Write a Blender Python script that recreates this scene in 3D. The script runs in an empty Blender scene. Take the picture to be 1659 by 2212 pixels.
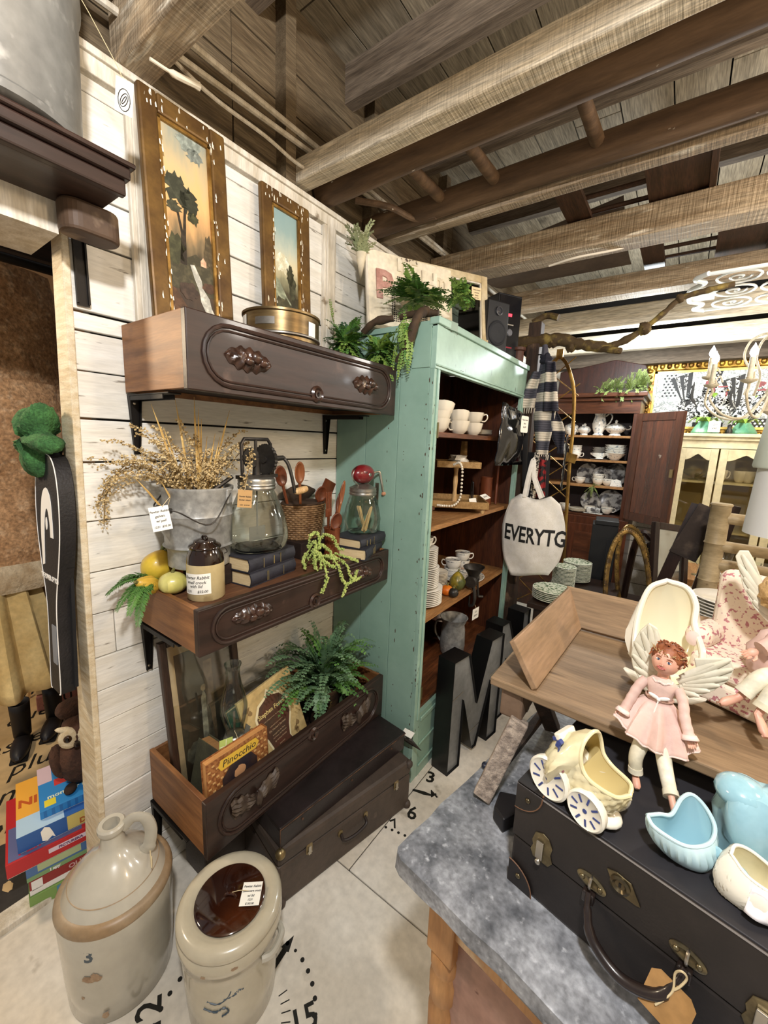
import bpy, math, random
from mathutils import Vector, Matrix, noise as mnoise
random.seed(7)
PI = math.pi
sc = bpy.context.scene
COL = sc.collection

# ------------------------------------------------------------------ camera, world, lights, exposure
cam_d = bpy.data.cameras.new('camera'); cam = bpy.data.objects.new('camera', cam_d); COL.objects.link(cam)
YAW, PITCH, ROLL, FPX = math.radians(35.76), math.radians(9.87), math.radians(2.33), 880.0
fw = Vector((-math.sin(YAW)*math.cos(PITCH), math.cos(YAW)*math.cos(PITCH), -math.sin(PITCH)))
rt = Vector((math.cos(YAW), math.sin(YAW), 0)); up = rt.cross(fw)
rt2 = math.cos(ROLL)*rt + math.sin(ROLL)*up; up2 = -math.sin(ROLL)*rt + math.cos(ROLL)*up
cam.matrix_world = Matrix(((rt2.x, up2.x, -fw.x, 1.28), (rt2.y, up2.y, -fw.y, 0), (rt2.z, up2.z, -fw.z, 1.5), (0, 0, 0, 1)))
cam_d.sensor_fit = 'VERTICAL'; cam_d.sensor_height = 24; cam_d.lens = 24*FPX/2212; cam_d.clip_start = .02
sc.camera = cam
w = bpy.data.worlds.new('world'); sc.world = w; w.use_nodes = True
w.node_tree.nodes['Background'].inputs[0].default_value = (1, .98, .97, 1)
w.node_tree.nodes['Background'].inputs[1].default_value = .22
vs = sc.view_settings; vs.view_transform = 'Standard'; vs.look = 'None'; vs.gamma = 1; vs.use_curve_mapping = False; vs.exposure = .5

def lamp(name, kind, loc, power, color, size=.1, target=None, spot=None):
    d = bpy.data.lights.new(name, kind); d.energy = power; d.color = color
    if kind == 'AREA': d.size = size
    else: d.shadow_soft_size = size
    if spot: d.spot_size = spot; d.spot_blend = .6
    o = bpy.data.objects.new(name, d); COL.objects.link(o); o.location = loc
    if target: o.rotation_euler = (Vector(target)-Vector(loc)).to_track_quat('-Z', 'Y').to_euler()
    return o
lamp('ceiling_bulb', 'POINT', (1.40, -.12, 2.36), 80, (1, .99, .99), .05)
lamp('warm_bulb', 'POINT', (2.5, 1.0, 2.2), 32, (1, .76, .50), .08)
lamp('shop_light', 'POINT', (2.1, 1.9, 2.3), 26, (1, .92, .82), .1)
lamp('cool_tube', 'POINT', (.95, 3.5, 2.22), 30, (.88, .96, 1), .08)
lamp('back_bulb', 'POINT', (2.0, 3.2, 2.25), 27, (1, .95, .88), .1)
lamp('doorway_fill', 'POINT', (-.9, -.35, 2.0), 48, (1, .80, .55), .1)  # unseen fill lamp, added to brighten the room behind the doorway

# ------------------------------------------------------------------ materials
def lin(h):
    h = h.lstrip('#'); c = [int(h[i:i+2], 16)/255 for i in (0, 2, 4)]
    return tuple(x/12.92 if x <= .04045 else ((x+.055)/1.055)**2.4 for x in c)+(1,)
def mat(name, col, rough=.6, metal=0, col2=None, scale=8, st=(1, 1, 1), det=5, lo=.35, hi=.65, bump=0, bs=None, bst=None,
        spot=None, ss=20, slo=.62, shi=.68, sst=(1, 1, 1), trans=0, ior=1.45, emit=0, coat=0, rnd=0, dist=0, spec=.5, sss=0, fine=.10, fs=None):
    m = bpy.data.materials.new(name); m.use_nodes = True
    N = m.node_tree.nodes; L = m.node_tree.links; B = N['Principled BSDF']
    B.inputs['Roughness'].default_value = rough; B.inputs['Metallic'].default_value = metal
    B.inputs['Transmission Weight'].default_value = trans; B.inputs['IOR'].default_value = ior
    B.inputs['Coat Weight'].default_value = coat; B.inputs['Specular IOR Level'].default_value = spec
    B.inputs['Coat Roughness'].default_value = .08
    if sss: B.inputs['Subsurface Weight'].default_value = sss; B.inputs['Subsurface Radius'].default_value = (.01, .006, .004)
    if emit:
        B.inputs['Emission Color'].default_value = lin(col); B.inputs['Emission Strength'].default_value = emit
    tc = N.new('ShaderNodeTexCoord'); oi = N.new('ShaderNodeObjectInfo')
    off = N.new('ShaderNodeVectorMath'); off.operation = 'MULTIPLY_ADD'
    L.new(oi.outputs['Random'], off.inputs[0]); off.inputs[1].default_value = (13.1, 7.7, 17.3)
    L.new(tc.outputs['Object'], off.inputs[2])
    def nz(s, stt, d, dd=0):
        mp = N.new('ShaderNodeMapping'); mp.inputs['Scale'].default_value = stt; L.new(off.outputs[0], mp.inputs[0])
        n = N.new('ShaderNodeTexNoise'); n.inputs['Scale'].default_value = s; n.inputs['Detail'].default_value = d
        n.inputs['Distortion'].default_value = dd
        L.new(mp.outputs[0], n.inputs[0]); return n.outputs[0]
    def ramp(src, a, b):
        r = N.new('ShaderNodeMapRange'); r.inputs[1].default_value = a; r.inputs[2].default_value = b; L.new(src, r.inputs[0]); return r.outputs[0]
    def mix(f, a, b):
        x = N.new('ShaderNodeMix'); x.data_type = 'RGBA'
        L.new(f, x.inputs[0])
        for i, v in ((6, a), (7, b)):
            if isinstance(v, tuple): x.inputs[i].default_value = v
            else: L.new(v, x.inputs[i])
        return x.outputs[2]
    out = lin(col)
    if col2: out = mix(ramp(nz(scale, st, det, dist), lo, hi), out, lin(col2))
    if spot: out = mix(ramp(nz(ss, sst, 4), slo, shi), out, lin(spot))
    if rnd:
        h = N.new('ShaderNodeHueSaturation'); r = N.new('ShaderNodeMapRange')
        r.inputs[3].default_value = 1-rnd; r.inputs[4].default_value = 1+rnd; L.new(oi.outputs['Random'], r.inputs[0]); L.new(r.outputs[0], h.inputs['Value'])
        if isinstance(out, tuple): h.inputs['Color'].default_value = out
        else: L.new(out, h.inputs['Color'])
        out = h.outputs[0]
    if fine and (col2 or spot):
        # fine grain and dirt over the broad colour
        n1 = nz(fs or scale*7, st, 9); mm = N.new('ShaderNodeMapRange'); mm.inputs[1].default_value = .3; mm.inputs[2].default_value = .7
        mm.inputs[3].default_value = 1-fine*1.5; mm.inputs[4].default_value = 1+fine; L.new(n1, mm.inputs[0])
        hv = N.new('ShaderNodeHueSaturation'); L.new(mm.outputs[0], hv.inputs['Value']); 
        if isinstance(out, tuple): hv.inputs['Color'].default_value = out
        else: L.new(out, hv.inputs['Color'])
        out = hv.outputs[0]
    if isinstance(out, tuple): B.inputs['Base Color'].default_value = out
    else: L.new(out, B.inputs['Base Color'])
    if bump:
        b = N.new('ShaderNodeBump'); b.inputs['Strength'].default_value = min(1, bump); b.inputs['Distance'].default_value = .004*max(1, bump)
        L.new(nz(bs or scale, bst or st, 4), b.inputs['Height']); L.new(b.outputs[0], B.inputs['Normal'])
    return m
def wood(name, a, b, grain='y', sc_=6, rough=.55, dist=.25, **k):
    st = {'x': (.6, 9, 9), 'y': (9, .6, 9), 'z': (9, 9, .6)}[grain]
    k.setdefault('bump', .25); k.setdefault('fine', .30)
    return mat(name, a, rough, col2=b, scale=sc_, st=st, det=6, lo=.3, hi=.7, dist=dist, **k)
def plain(name, col, rough=.6, **k): return mat(name, col, rough, **k)
def glass(name, tint='#ffffff', rough=.0):
    # thin glass: clear body with a reflecting surface, light passes straight through
    m = bpy.data.materials.new(name); m.use_nodes = True; N = m.node_tree.nodes; L = m.node_tree.links
    N.remove(N['Principled BSDF']); t = N.new('ShaderNodeBsdfTransparent'); t.inputs[0].default_value = lin(tint)
    g = N.new('ShaderNodeBsdfGlossy'); g.inputs[1].default_value = rough+.02; f = N.new('ShaderNodeLayerWeight'); f.inputs[0].default_value = .22
    mr = N.new('ShaderNodeMapRange'); mr.inputs[3].default_value = .05; mr.inputs[4].default_value = .75
    L.new(f.outputs['Fresnel'], mr.inputs[0])
    x = N.new('ShaderNodeMixShader'); L.new(mr.outputs[0], x.inputs[0]); L.new(t.outputs[0], x.inputs[1]); L.new(g.outputs[0], x.inputs[2])
    L.new(x.outputs[0], N['Material Output'].inputs[0]); return m

# ------------------------------------------------------------------ geometry helpers
def R(ax, deg): return Matrix.Rotation(math.radians(deg), 4, ax)
def T(*p): return Matrix.Translation(Vector(p))
def SC(x, y=None, z=None): return Matrix.Diagonal((x, x if y is None else y, x if z is None else z, 1))
def frame(o, x, y):
    x = Vector(x).normalized(); y = Vector(y); y = (y-x*y.dot(x)).normalized(); z = x.cross(y)
    return Matrix(((x.x, y.x, z.x, o[0]), (x.y, y.y, z.y, o[1]), (x.z, y.z, z.z, o[2]), (0, 0, 0, 1)))
def nse(x, y=0, z=0): return mnoise.noise((x, y, z))
class G:
    def __init__(s, M=None): s.v = []; s.f = []; s.mi = []; s.sm = []; s.M = M or Matrix(); s.cur = 0
    def at(s, M): s.M = M; return s
    def m(s, i): s.cur = i; return s
    def add(s, vs, fs, sm=False):
        b = len(s.v); M = s.M; s.v += [tuple(M @ Vector(p)) for p in vs]
        for f in fs: s.f.append([b+i for i in f]); s.mi.append(s.cur); s.sm.append(sm)
        return s
    def box(s, x0, x1, y0, y1, z0, z1, tp=None, tq=None):
        # tp: inset (x, y) of the top face
        a, b = tp or (0, 0); c, d = tq or (0, 0)
        return s.add([(x0+c, y0+d, z0), (x1-c, y0+d, z0), (x1-c, y1-d, z0), (x0+c, y1-d, z0), (x0+a, y0+b, z1), (x1-a, y0+b, z1), (x1-a, y1-b, z1), (x0+a, y1-b, z1)],
                     [(3, 2, 1, 0), (4, 5, 6, 7), (0, 1, 5, 4), (1, 2, 6, 5), (2, 3, 7, 6), (3, 0, 4, 7)])
    def bx(s, c, d): return s.box(c[0]-d[0]/2, c[0]+d[0]/2, c[1]-d[1]/2, c[1]+d[1]/2, c[2]-d[2]/2, c[2]+d[2]/2)
    def bar(s, a, b, w, h, upv=(0, 0, 1)):
        a = Vector(a); b = Vector(b); d = b-a; x = d.normalized(); z = Vector(upv); z = (z-x*z.dot(x))
        if z.length < 1e-4: z = Vector((1, 0, 0)); z = z-x*z.dot(x)
        z.normalize(); y = z.cross(x); M = s.M
        s.M = M @ Matrix(((x.x, y.x, z.x, a.x), (x.y, y.y, z.y, a.y), (x.z, y.z, z.z, a.z), (0, 0, 0, 1)))
        s.box(0, d.length, -w/2, w/2, -h/2, h/2); s.M = M; return s
    def tube(s, pts, r, n=8, close=False, cap=True, sm=True, sq=1):
        P = [Vector(p) for p in pts]; k = len(P); rr = r if isinstance(r, (list, tuple)) else [r]*k
        vs = []; fs = []; prev = None
        for i in range(k):
            t = (P[(i+1) % k]-P[i-1]) if (close or 0 < i < k-1) else (P[1]-P[0] if i == 0 else P[-1]-P[-2])
            if t.length < 1e-9: t = Vector((0, 0, 1))
            t.normalize()
            if prev is None:
                a = Vector((0, 0, 1)) if abs(t.z) < .9 else Vector((1, 0, 0)); u = t.cross(a).normalized()
            else:
                u = prev-t*prev.dot(t)
                u = u.normalized() if u.length > 1e-6 else t.orthogonal().normalized()
            prev = u; w_ = t.cross(u)
            for j in range(n):
                an = 2*PI*j/n; vs.append(P[i]+(u*math.cos(an)*sq+w_*math.sin(an))*rr[i])
        for i in range(k if close else k-1):
            for j in range(n):
                fs.append((i*n+j, i*n+(j+1) % n, ((i+1) % k)*n+(j+1) % n, ((i+1) % k)*n+j))
        if cap and not close: fs += [tuple(range(n-1, -1, -1)), tuple(range((k-1)*n, k*n))]
        return s.add(vs, fs, sm)
    def lathe(s, prof, n=32, sm=True, sy=1, tw=None):
        vs = []; fs = []; k = len(prof)
        for (r, z) in prof:
            for j in range(n):
                a = 2*PI*j/n; q = tw(a, z) if tw else 1; vs.append((r*q*math.cos(a), r*q*math.sin(a)*sy, z))
        for i in range(k-1):
            for j in range(n): fs.append((i*n+j, i*n+(j+1) % n, (i+1)*n+(j+1) % n, (i+1)*n+j))
        if prof[0][0] > 1e-5: fs.append(tuple(range(n-1, -1, -1)))
        if prof[-1][0] > 1e-5: fs.append(tuple(range((k-1)*n, k*n)))
        return s.add(vs, fs, sm)
    def prism(s, poly, z0, z1, sm=False, bev=0):
        n = len(poly)
        a = sum(poly[i][0]*poly[(i+1) % n][1]-poly[(i+1) % n][0]*poly[i][1] for i in range(n))
        if a < 0: poly = poly[::-1]
        vs = [(x, y, z0) for x, y in poly]+[(x, y, z1) for x, y in poly]
        fs = [tuple(range(n-1, -1, -1)), tuple(range(n, 2*n))]+[(i, (i+1) % n, n+(i+1) % n, n+i) for i in range(n)]
        return s.add(vs, fs, sm)
    def grid(s, fn, nu, nv, cu=False, cv=False, sm=True, th=0):
        vs = [fn(i/(nu if cu else nu-1), j/(nv if cv else nv-1)) for i in range(nu) for j in range(nv)]
        fs = []
        for i in range(nu if cu else nu-1):
            for j in range(nv if cv else nv-1):
                fs.append((i*nv+j, ((i+1) % nu)*nv+j, ((i+1) % nu)*nv+(j+1) % nv, i*nv+(j+1) % nv))
        return s.add(vs, fs, sm)
    def ball(s, c, r, n=14, m=9, fn=None):
        r = (r, r, r) if not isinstance(r, (tuple, list)) else r; vs = []; fs = []
        for i in range(m+1):
            th = PI*i/m
            for j in range(n):
                a = 2*PI*j/n; p = Vector((math.sin(th)*math.cos(a), math.sin(th)*math.sin(a), math.cos(th)))
                q = fn(p) if fn else 1
                vs.append((c[0]+p.x*r[0]*q, c[1]+p.y*r[1]*q, c[2]+p.z*r[2]*q))
        for i in range(m):
            for j in range(n): fs.append((i*n+j, (i+1)*n+j, (i+1)*n+(j+1) % n, i*n+(j+1) % n))
        return s.add(vs, fs, sm=True)
    def disc(s, c, r, h, n=20, ax='z'):
        M = s.M; s.M = M @ T(*c) @ ({'z': Matrix(), 'x': R('Y', 90), 'y': R('X', -90)}[ax])
        s.lathe([(0, 0), (r, 0), (r, h), (0, h)], n); s.M = M; return s
    def obj(s, name, mats, parent=None, bevel=0, solid=0, sub=0, ang=.75, seg=2):
        me = bpy.data.meshes.new(name); me.from_pydata(s.v, [], s.f)
        for mm in (mats if isinstance(mats, (list, tuple)) else [mats]): me.materials.append(mm)
        me.polygons.foreach_set('material_index', s.mi); me.polygons.foreach_set('use_smooth', s.sm); me.update()
        if any(s.sm): me.set_sharp_from_angle(angle=ang)
        o = bpy.data.objects.new(name, me); COL.objects.link(o)
        if parent: o.parent = parent
        if solid: q = o.modifiers.new('thickness', 'SOLIDIFY'); q.thickness = solid; q.offset = 0
        if bevel:
            q = o.modifiers.new('edge', 'BEVEL'); q.width = bevel; q.segments = seg; q.limit_method = 'ANGLE'; q.angle_limit = .6
        if sub: q = o.modifiers.new('smooth', 'SUBSURF'); q.levels = sub; q.render_levels = sub
        return o
def tag(o, label, cat, group=None, kind=None):
    if label: o['label'] = label
    if cat: o['category'] = cat
    if group: o['group'] = group
    if kind: o['kind'] = kind
    return o
def thing(name, label, cat, loc=(0, 0, 0), rz=0, group=None, rot=None):
    o = bpy.data.objects.new(name, None); COL.objects.link(o); o.empty_display_size = .02
    o.location = loc; o.rotation_euler = rot or (0, 0, math.radians(rz))
    return tag(o, label, cat, group)
def put(o, loc, rz=0, rot=None):
    o.location = loc; o.rotation_euler = rot or (0, 0, math.radians(rz)); return o
def struct(o): o['kind'] = 'structure'; return o
def stuff(o): o['kind'] = 'stuff'; return o
def dup(root, loc=None, rz=None, label=None, group=None, rot=None):
    r = root.copy(); COL.objects.link(r)
    if loc: r.location = loc
    if rz is not None: r.rotation_euler = (0, 0, math.radians(rz))
    if rot: r.rotation_euler = rot
    if label: r['label'] = label
    if group: r['group'] = group
    def kids(a, b):
        for ch in list(a.children):
            c = ch.copy(); COL.objects.link(c); c.parent = b; kids(ch, c)
    kids(root, r)
    return r
def piece(src, parent=None, loc=None):
    c = src.copy(); COL.objects.link(c)
    if parent: c.parent = parent
    if loc: c.location = loc
    return c
def txt(body, size, m, parent, M, name='lettering', ext=.0004, al='CENTER', sx=1, bold=0, sp=1, shear=0):
    cu = bpy.data.curves.new('t', 'FONT'); cu.body = body; cu.size = size; cu.align_x = al; cu.align_y = 'CENTER'
    cu.extrude = ext; cu.resolution_u = 2; cu.offset = bold; cu.space_character = sp; cu.shear = shear; cu.space_line = .95
    ob = bpy.data.objects.new('t', cu); me = bpy.data.meshes.new_from_object(ob); bpy.data.objects.remove(ob); bpy.data.curves.remove(cu)
    me.transform(M @ SC(sx, 1, 1)); me.materials.clear(); me.materials.append(m); me.name = name
    o = bpy.data.objects.new(name, me); COL.objects.link(o); o.parent = parent; return o
def circ(r, n=24, cx=0, cy=0, sy=1): return [(cx+r*math.cos(2*PI*i/n), cy+r*sy*math.sin(2*PI*i/n)) for i in range(n)]
def arc(p0, p1, p2, n=8):
    p0, p1, p2 = Vector(p0), Vector(p1), Vector(p2)
    return [p0*(1-t)**2+p1*2*t*(1-t)+p2*t*t for t in [i/n for i in range(n+1)]]
def smooth(pts, n=6):
    P = [Vector(p) for p in pts]; P = [P[0]*2-P[1]]+P+[P[-1]*2-P[-2]]; out = []
    for i in range(1, len(P)-2):
        a, b, c, d = P[i-1:i+3]
        for k in range(n):
            t = k/n; out.append(.5*((2*b)+(c-a)*t+(2*a-5*b+4*c-d)*t*t+(3*b-a-3*c+d)*t**3))
    return out+[P[-2]]
def rrect(w, h, r, n=5, cx=0, cy=0):
    o = []
    for sx, sy, a0 in ((1, 1, 0), (-1, 1, 90), (-1, -1, 180), (1, -1, 270)):
        for i in range(n+1):
            a = math.radians(a0+90*i/n); o.append((cx+sx*(w/2-r)+r*math.cos(a), cy+sy*(h/2-r)+r*math.sin(a)))
    return o
# ------------------------------------------------------------------ shared materials
WHITEP = mat('white_plank', '#e8e5dd', .5, fine=.07, col2='#dcd7cb', scale=5, st=(9, .6, 6), spot='#8d8579', ss=9, slo=.66, shi=.72, sst=(6, 1.2, 9), bump=.3, bs=14, bst=(6, 1, 6), rnd=.05)
WHITEB = mat('white_trim', '#ddd6c8', .5, col2='#c2b7a3', scale=6, st=(6, 6, .8), spot='#8b7d69', ss=14, slo=.66, shi=.72, bump=.25)
DARKGAP = plain('dark_gap', '#15110e', .9)
RAWB = wood('raw_board', '#75664f', '#564733', 'y', 5, .75, rnd=.15)
BEAMW = wood('beam_timber', '#b9a88f', '#8b765c', 'x', 4, .75, bump=.8, bs=16, bst=(9, .4, .4), spot='#e3d8c4', ss=6, slo=.6, shi=.7, sst=(1, 6, 6), rnd=.12)
BEAMN = wood('lit_beam', '#ddd2bd', '#bba98b', 'x', 4, .7, bump=.8, bs=16, bst=(9, .4, .4), spot='#8d7759', ss=6, slo=.66, shi=.78, sst=(.6, 5, 5))  # paler copy of the beam timber: brightness from the key light put into the colour
BEAMD = wood('dark_rafter', '#7a6c5c', '#584b3d', 'x', 4, .8, bump=.5, rnd=.2)
ROOFB = wood('roof_board', '#a39883', '#857a66', 'y', 3, .8, spot='#4b3f32', ss=3, slo=.66, shi=.8, rnd=.12)
FLOORW = mat('painted_floor', '#e2ddd2', .38, fine=.08, fs=40, col2='#cfc6b6', scale=3, det=8, spot='#8f8472', ss=9, slo=.68, shi=.78, bump=.35, bs=16)
BLACKINK = plain('black_paint', '#17150f', .6)
IRON = mat('black_iron', '#1d1a18', .45, .6, bump=.15, bs=40)
PAPER = plain('paper_white', '#efece2', .8)
TANTAG = plain('tan_card', '#b58f5c', .8)
INK = plain('ink', '#2a2622', .8)
STRING = plain('string', '#cdbb94', .9)

# ------------------------------------------------------------------ floor of painted sheets
fl = struct(G().box(-.2, 3.6, -1.7, 4.6, -.04, -.008).obj('floor', DARKGAP))
xs = (-.185, .517, 1.73, 2.95, 3.6); ys = (-1.7, -.29, .934, 2.15, 3.37, 4.6)
for j in range(5):
    bx_ = xs if j != 1 else (-.185, 1.1, 2.32, 3.6)
    for i in range(len(bx_)-1):
        G().box(bx_[i]+.002, bx_[i+1]-.002, ys[j]+.002, ys[j+1]-.002, -.008, 0).obj('panel', FLOORW, fl, bevel=.0015, seg=1)
def ftxt(s, x, y, size, ang, sx=1, bold=.004): txt(s, size, BLACKINK, fl, T(x, y, .0006) @ R('Z', ang), 'numeral', .0003, sx=sx, bold=bold*size*4)
cx, cy = .545, .455
g = G()
for k in range(40):
    a = 2*PI*k/40
    g.at(T(cx+.207*math.cos(a), cy+.207*math.sin(a), 0)).prism(circ(.0062 if k % 5 else .0045, 10), .0002, .0008)
g.obj('minute_dots', BLACKINK, fl)['kind'] = 'stuff'
for k in range(12):
    a = PI/2+math.radians(8)-2*PI*k/12; M = T(cx, cy, 0) @ R('Z', math.degrees(a)-90)
    if k == 0:
        G(M).prism([(-.007, .112), (.007, .112), (.008, .19), (.014, .192), (0, .232), (-.014, .192), (-.008, .19)], .0002, .0008).obj('clock_hand', BLACKINK, fl)
ftxt('12', .355, .335, .085, 152); ftxt('15', .675, .575, .075, 60); ftxt('8', .60, .27, .07, 100)
for k in range(9):
    a = math.radians(70-k*9); g = G(T(.545+.13*math.cos(a), .455+.13*math.sin(a), 0) @ R('Z', math.degrees(a))).box(-.012, .012, -.0012, .0012, .0002, .0007)
    g.obj('chapter_tick', BLACKINK, fl)
# second clock print between suitcase and table
ftxt('3', .545, 1.468, .085, 20, bold=.006); ftxt('4', .60, 1.395, .06, 70); ftxt('6', .575, 1.262, .085, 20); ftxt('7', .545, 1.178, .055, 60)
G(T(.515, 1.362, 0) @ R('Z', -72)).prism([(-.005, 0), (.005, 0), (.009, .05), (.003, .09), (-.003, .09), (-.009, .05)], .0002, .0008).obj('clock_hand', BLACKINK, fl)
for k in range(7): G(T(.50+.026*k, 1.14+.006*k, 0)).prism(circ(.0055, 10), .0002, .0008).obj('minute_dot', BLACKINK, fl)

# floor of the room behind the doorway
SCRIPTF = mat('script_floor', '#cdb184', .55, col2='#bb9c6c', scale=3, det=6, bump=.15)
f2 = struct(G().box(-3.2, -.225, -1.7, 2.4, -.04, 0).obj('floor', SCRIPTF))
for i, (s, x, y) in enumerate((('temps', -.78, .30), ('les plus', -.93, .33), ('vasses', -1.12, .38), ('mes que je', -1.33, .42), ('nous sommes', -1.58, .46), ('les fleurs', -1.85, .52), ('tempi, vu', -.62, .21), ('que les', -.5, .08))):
    txt(s, .13, BLACKINK, f2, T(x, y, .0006) @ R('Z', 86), 'script_line', .0003, shear=.45, sx=.95)
thr = struct(G().box(-.235, -.17, -1.2, .372, -.02, .02).obj('trim_1', WHITEB, bevel=.003))

# ------------------------------------------------------------------ left wall: shiplap on studs
wl = struct(G().box(-.06, -.018, .455, 3.3, 0, 2.37).box(-.06, -.02, 3.3, 4.4, 0, 2.37).obj('wall_left', DARKGAP))
zs = [0, .14, .268, .397, .525, .647, .75, .853, .985, 1.107, 1.252, 1.411, 1.528, 1.648, 1.746, 1.794, 1.961, 2.075, 2.19, 2.30, 2.37]
random.seed(3)
for k in range(len(zs)-1):
    y0 = .375+.036*max(0, (zs[k]-.4)/1.6)+random.uniform(-.002, .003)
    gp = .008 if k in (11, 14, 15) else random.choice((.0025, .003, .004))
    cuts = [y0, random.uniform(1.5, 2.4), 4.4]
    if k == 7: cuts = [y0, .452, 2.1, 4.4]
    for a, b in zip(cuts, cuts[1:]):
        pr = random.uniform(-.003, .001)
        G().box(-.018, pr, a+.001, b-.001, zs[k]+gp/2, zs[k+1]-gp/2).obj('plank', WHITEP, wl, bevel=.0015, seg=1)
# leaning end board of the wall and moulded battens
lb = G().add([(-.012-.12, .362, 0), (.006, .362, 0), (.006, .378, 0), (-.132, .378, 0), (-.06, .402, 2.1), (.004, .402, 2.1), (.004, .42, 2.1), (-.06, .42, 2.1)],
             [(3, 2, 1, 0), (4, 5, 6, 7), (0, 1, 5, 4), (1, 2, 6, 5), (2, 3, 7, 6), (3, 0, 4, 7)])
struct(lb.obj('trim_2', mat('sawn_white_post', '#dccfb4', .6, col2='#c7b390', scale=40, st=(.3, 1, 1.6), bump=.6, bs=60, bst=(.2, .2, 1.3), spot='#6d5b43', ss=5, slo=.7, shi=.76), bevel=.003))
for i, (a, b) in enumerate(((.558, .60), (1.277, 1.345))):
    struct(G().box(0, .016, a, b, 1.75, 2.37).box(.016, .022, a+.012, b-.012, 1.75, 2.37).obj('trim_%d' % (3+i), WHITEB, bevel=.003))
struct(G().box(-.02, .02, .44, 4.4, 2.335, 2.385).box(0, .03, .44, 4.4, 2.372, 2.39).obj('trim_5', WHITEB, bevel=.003))
struct(G().box(-.11, .09, -1.7, .37, 1.925, 2.2).obj('wall_lintel', WHITEB))
# raw boards above the plate
wu = struct(G().box(-.07, -.045, -.6, 4.4, 2.39, 3.05).obj('wall_upper', DARKGAP))
for k in range(5):
    z = 2.39+k*.13
    for a, b in ((-.6, .9), (.9, 2.4), (2.4, 4.4)): G().box(-.045, -.025+random.uniform(-.004, .004), a+.001, b-.002, z+.002, z+.128).obj('plank', RAWB, wu)
for y in (1.07, 1.55, 2.2): G().box(-.025, .03, y, y+.045, 2.39, 2.95).obj('stud', RAWB, wu)

# ------------------------------------------------------------------ roof boards, rafters, beams
ce = struct(G().box(-.1, 3.7, -1.7, 4.5, 3.0, 3.03).obj('ceiling', DARKGAP))
x = -.1
while x < 3.65:
    wd = random.uniform(.17, .23); y = -1.7+random.uniform(0, 1)
    cutsy = [-1.7, y, y+1.9, y+3.6, 4.5]
    for a, b in zip(cutsy, cutsy[1:]):
        if b > a: G().box(x+.003, x+wd-.003, a+.003, min(b, 4.5)-.003, 2.98, 3.0-random.uniform(0, .004)).obj('roof_board', ROOFB, ce)
    x += wd
for y in (.28, .95, 1.42, 1.95, 2.62, 3.3): G().box(-.05, 3.7, y, y+.05, 2.84, 2.98).obj('rafter', BEAMD, ce)
WB = wood('whitewashed_beam', '#cfc5b2', '#b3a58c', 'x', 4, .7, bump=.5, rnd=.08)
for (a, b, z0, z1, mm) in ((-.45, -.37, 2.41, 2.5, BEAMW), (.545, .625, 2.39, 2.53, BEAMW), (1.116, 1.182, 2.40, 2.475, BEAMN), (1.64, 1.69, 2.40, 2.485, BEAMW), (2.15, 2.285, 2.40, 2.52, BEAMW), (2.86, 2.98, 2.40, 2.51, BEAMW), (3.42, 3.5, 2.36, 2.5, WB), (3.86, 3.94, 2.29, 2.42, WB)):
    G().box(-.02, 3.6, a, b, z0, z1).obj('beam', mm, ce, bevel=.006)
# board boxed in at the back beam
G().box(-.02, 3.6, 4.25, 4.39, 2.24, 2.4).obj('header_board', BEAMD, ce)
# back wall
wb = struct(G().box(-.1, 3.7, 4.42, 4.46, 0, 3.0).obj('wall_back', DARKGAP))
for k in range(17):
    z = k*.135
    for a, b in ((-.05, 1.3), (1.3, 3.65)): G().box(a, b-.002, 4.40, 4.42, z+.003, z+.132).obj('plank', WHITEP, wb)
struct(G().box(-.05, 3.65, 4.38, 4.40, 2.15, 2.235).obj('trim_6', WHITEB, bevel=.003))
struct(G().box(3.62, 3.68, -1.7, 4.45, 0, 3.0).obj('wall_right', WHITEB))
struct(G().box(-3.2, -3.15, -1.7, 2.4, 0, 3.0).box(-3.2, -.06, 2.4, 2.45, 0, 3.0).obj('wall_far', plain('tan_wall', '#8a6a48', .8)))
# conduits on the wall plate
tag(G().tube([(.035, -.3, 2.45), (.035, .7, 2.50), (.035, 1.3, 2.53), (.035, 2.6, 2.55)], .009).obj('conduit', WHITEB), 'grey conduit running along wall top under the beams, lower of two', 'pipe')
tag(G().tube([(.03, -.3, 2.55), (.03, 4.2, 2.58)], .010).obj('conduit', WHITEB), 'grey conduit running along wall top above the other, upper of two', 'pipe')
tag(G().tube(smooth([(.04, .58, 2.50), (.07, .75, 2.44), (.07, .95, 2.44), (.07, 1.08, 2.43), (.06, 1.2, 2.45)]), .0055).obj('cable', WHITEB), 'thin white cable sagging under the conduits to the first beam', 'cable')
tag(G().tube(smooth([(1.0, 2.28, 2.44), (.92, 2.24, 2.40), (.75, 2.20, 2.385), (.62, 2.22, 2.38)]), .005).obj('cable', plain('white_wire', '#e6dccb', .5)), 'white cable looped beneath the third rough beam', 'cable')
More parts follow.
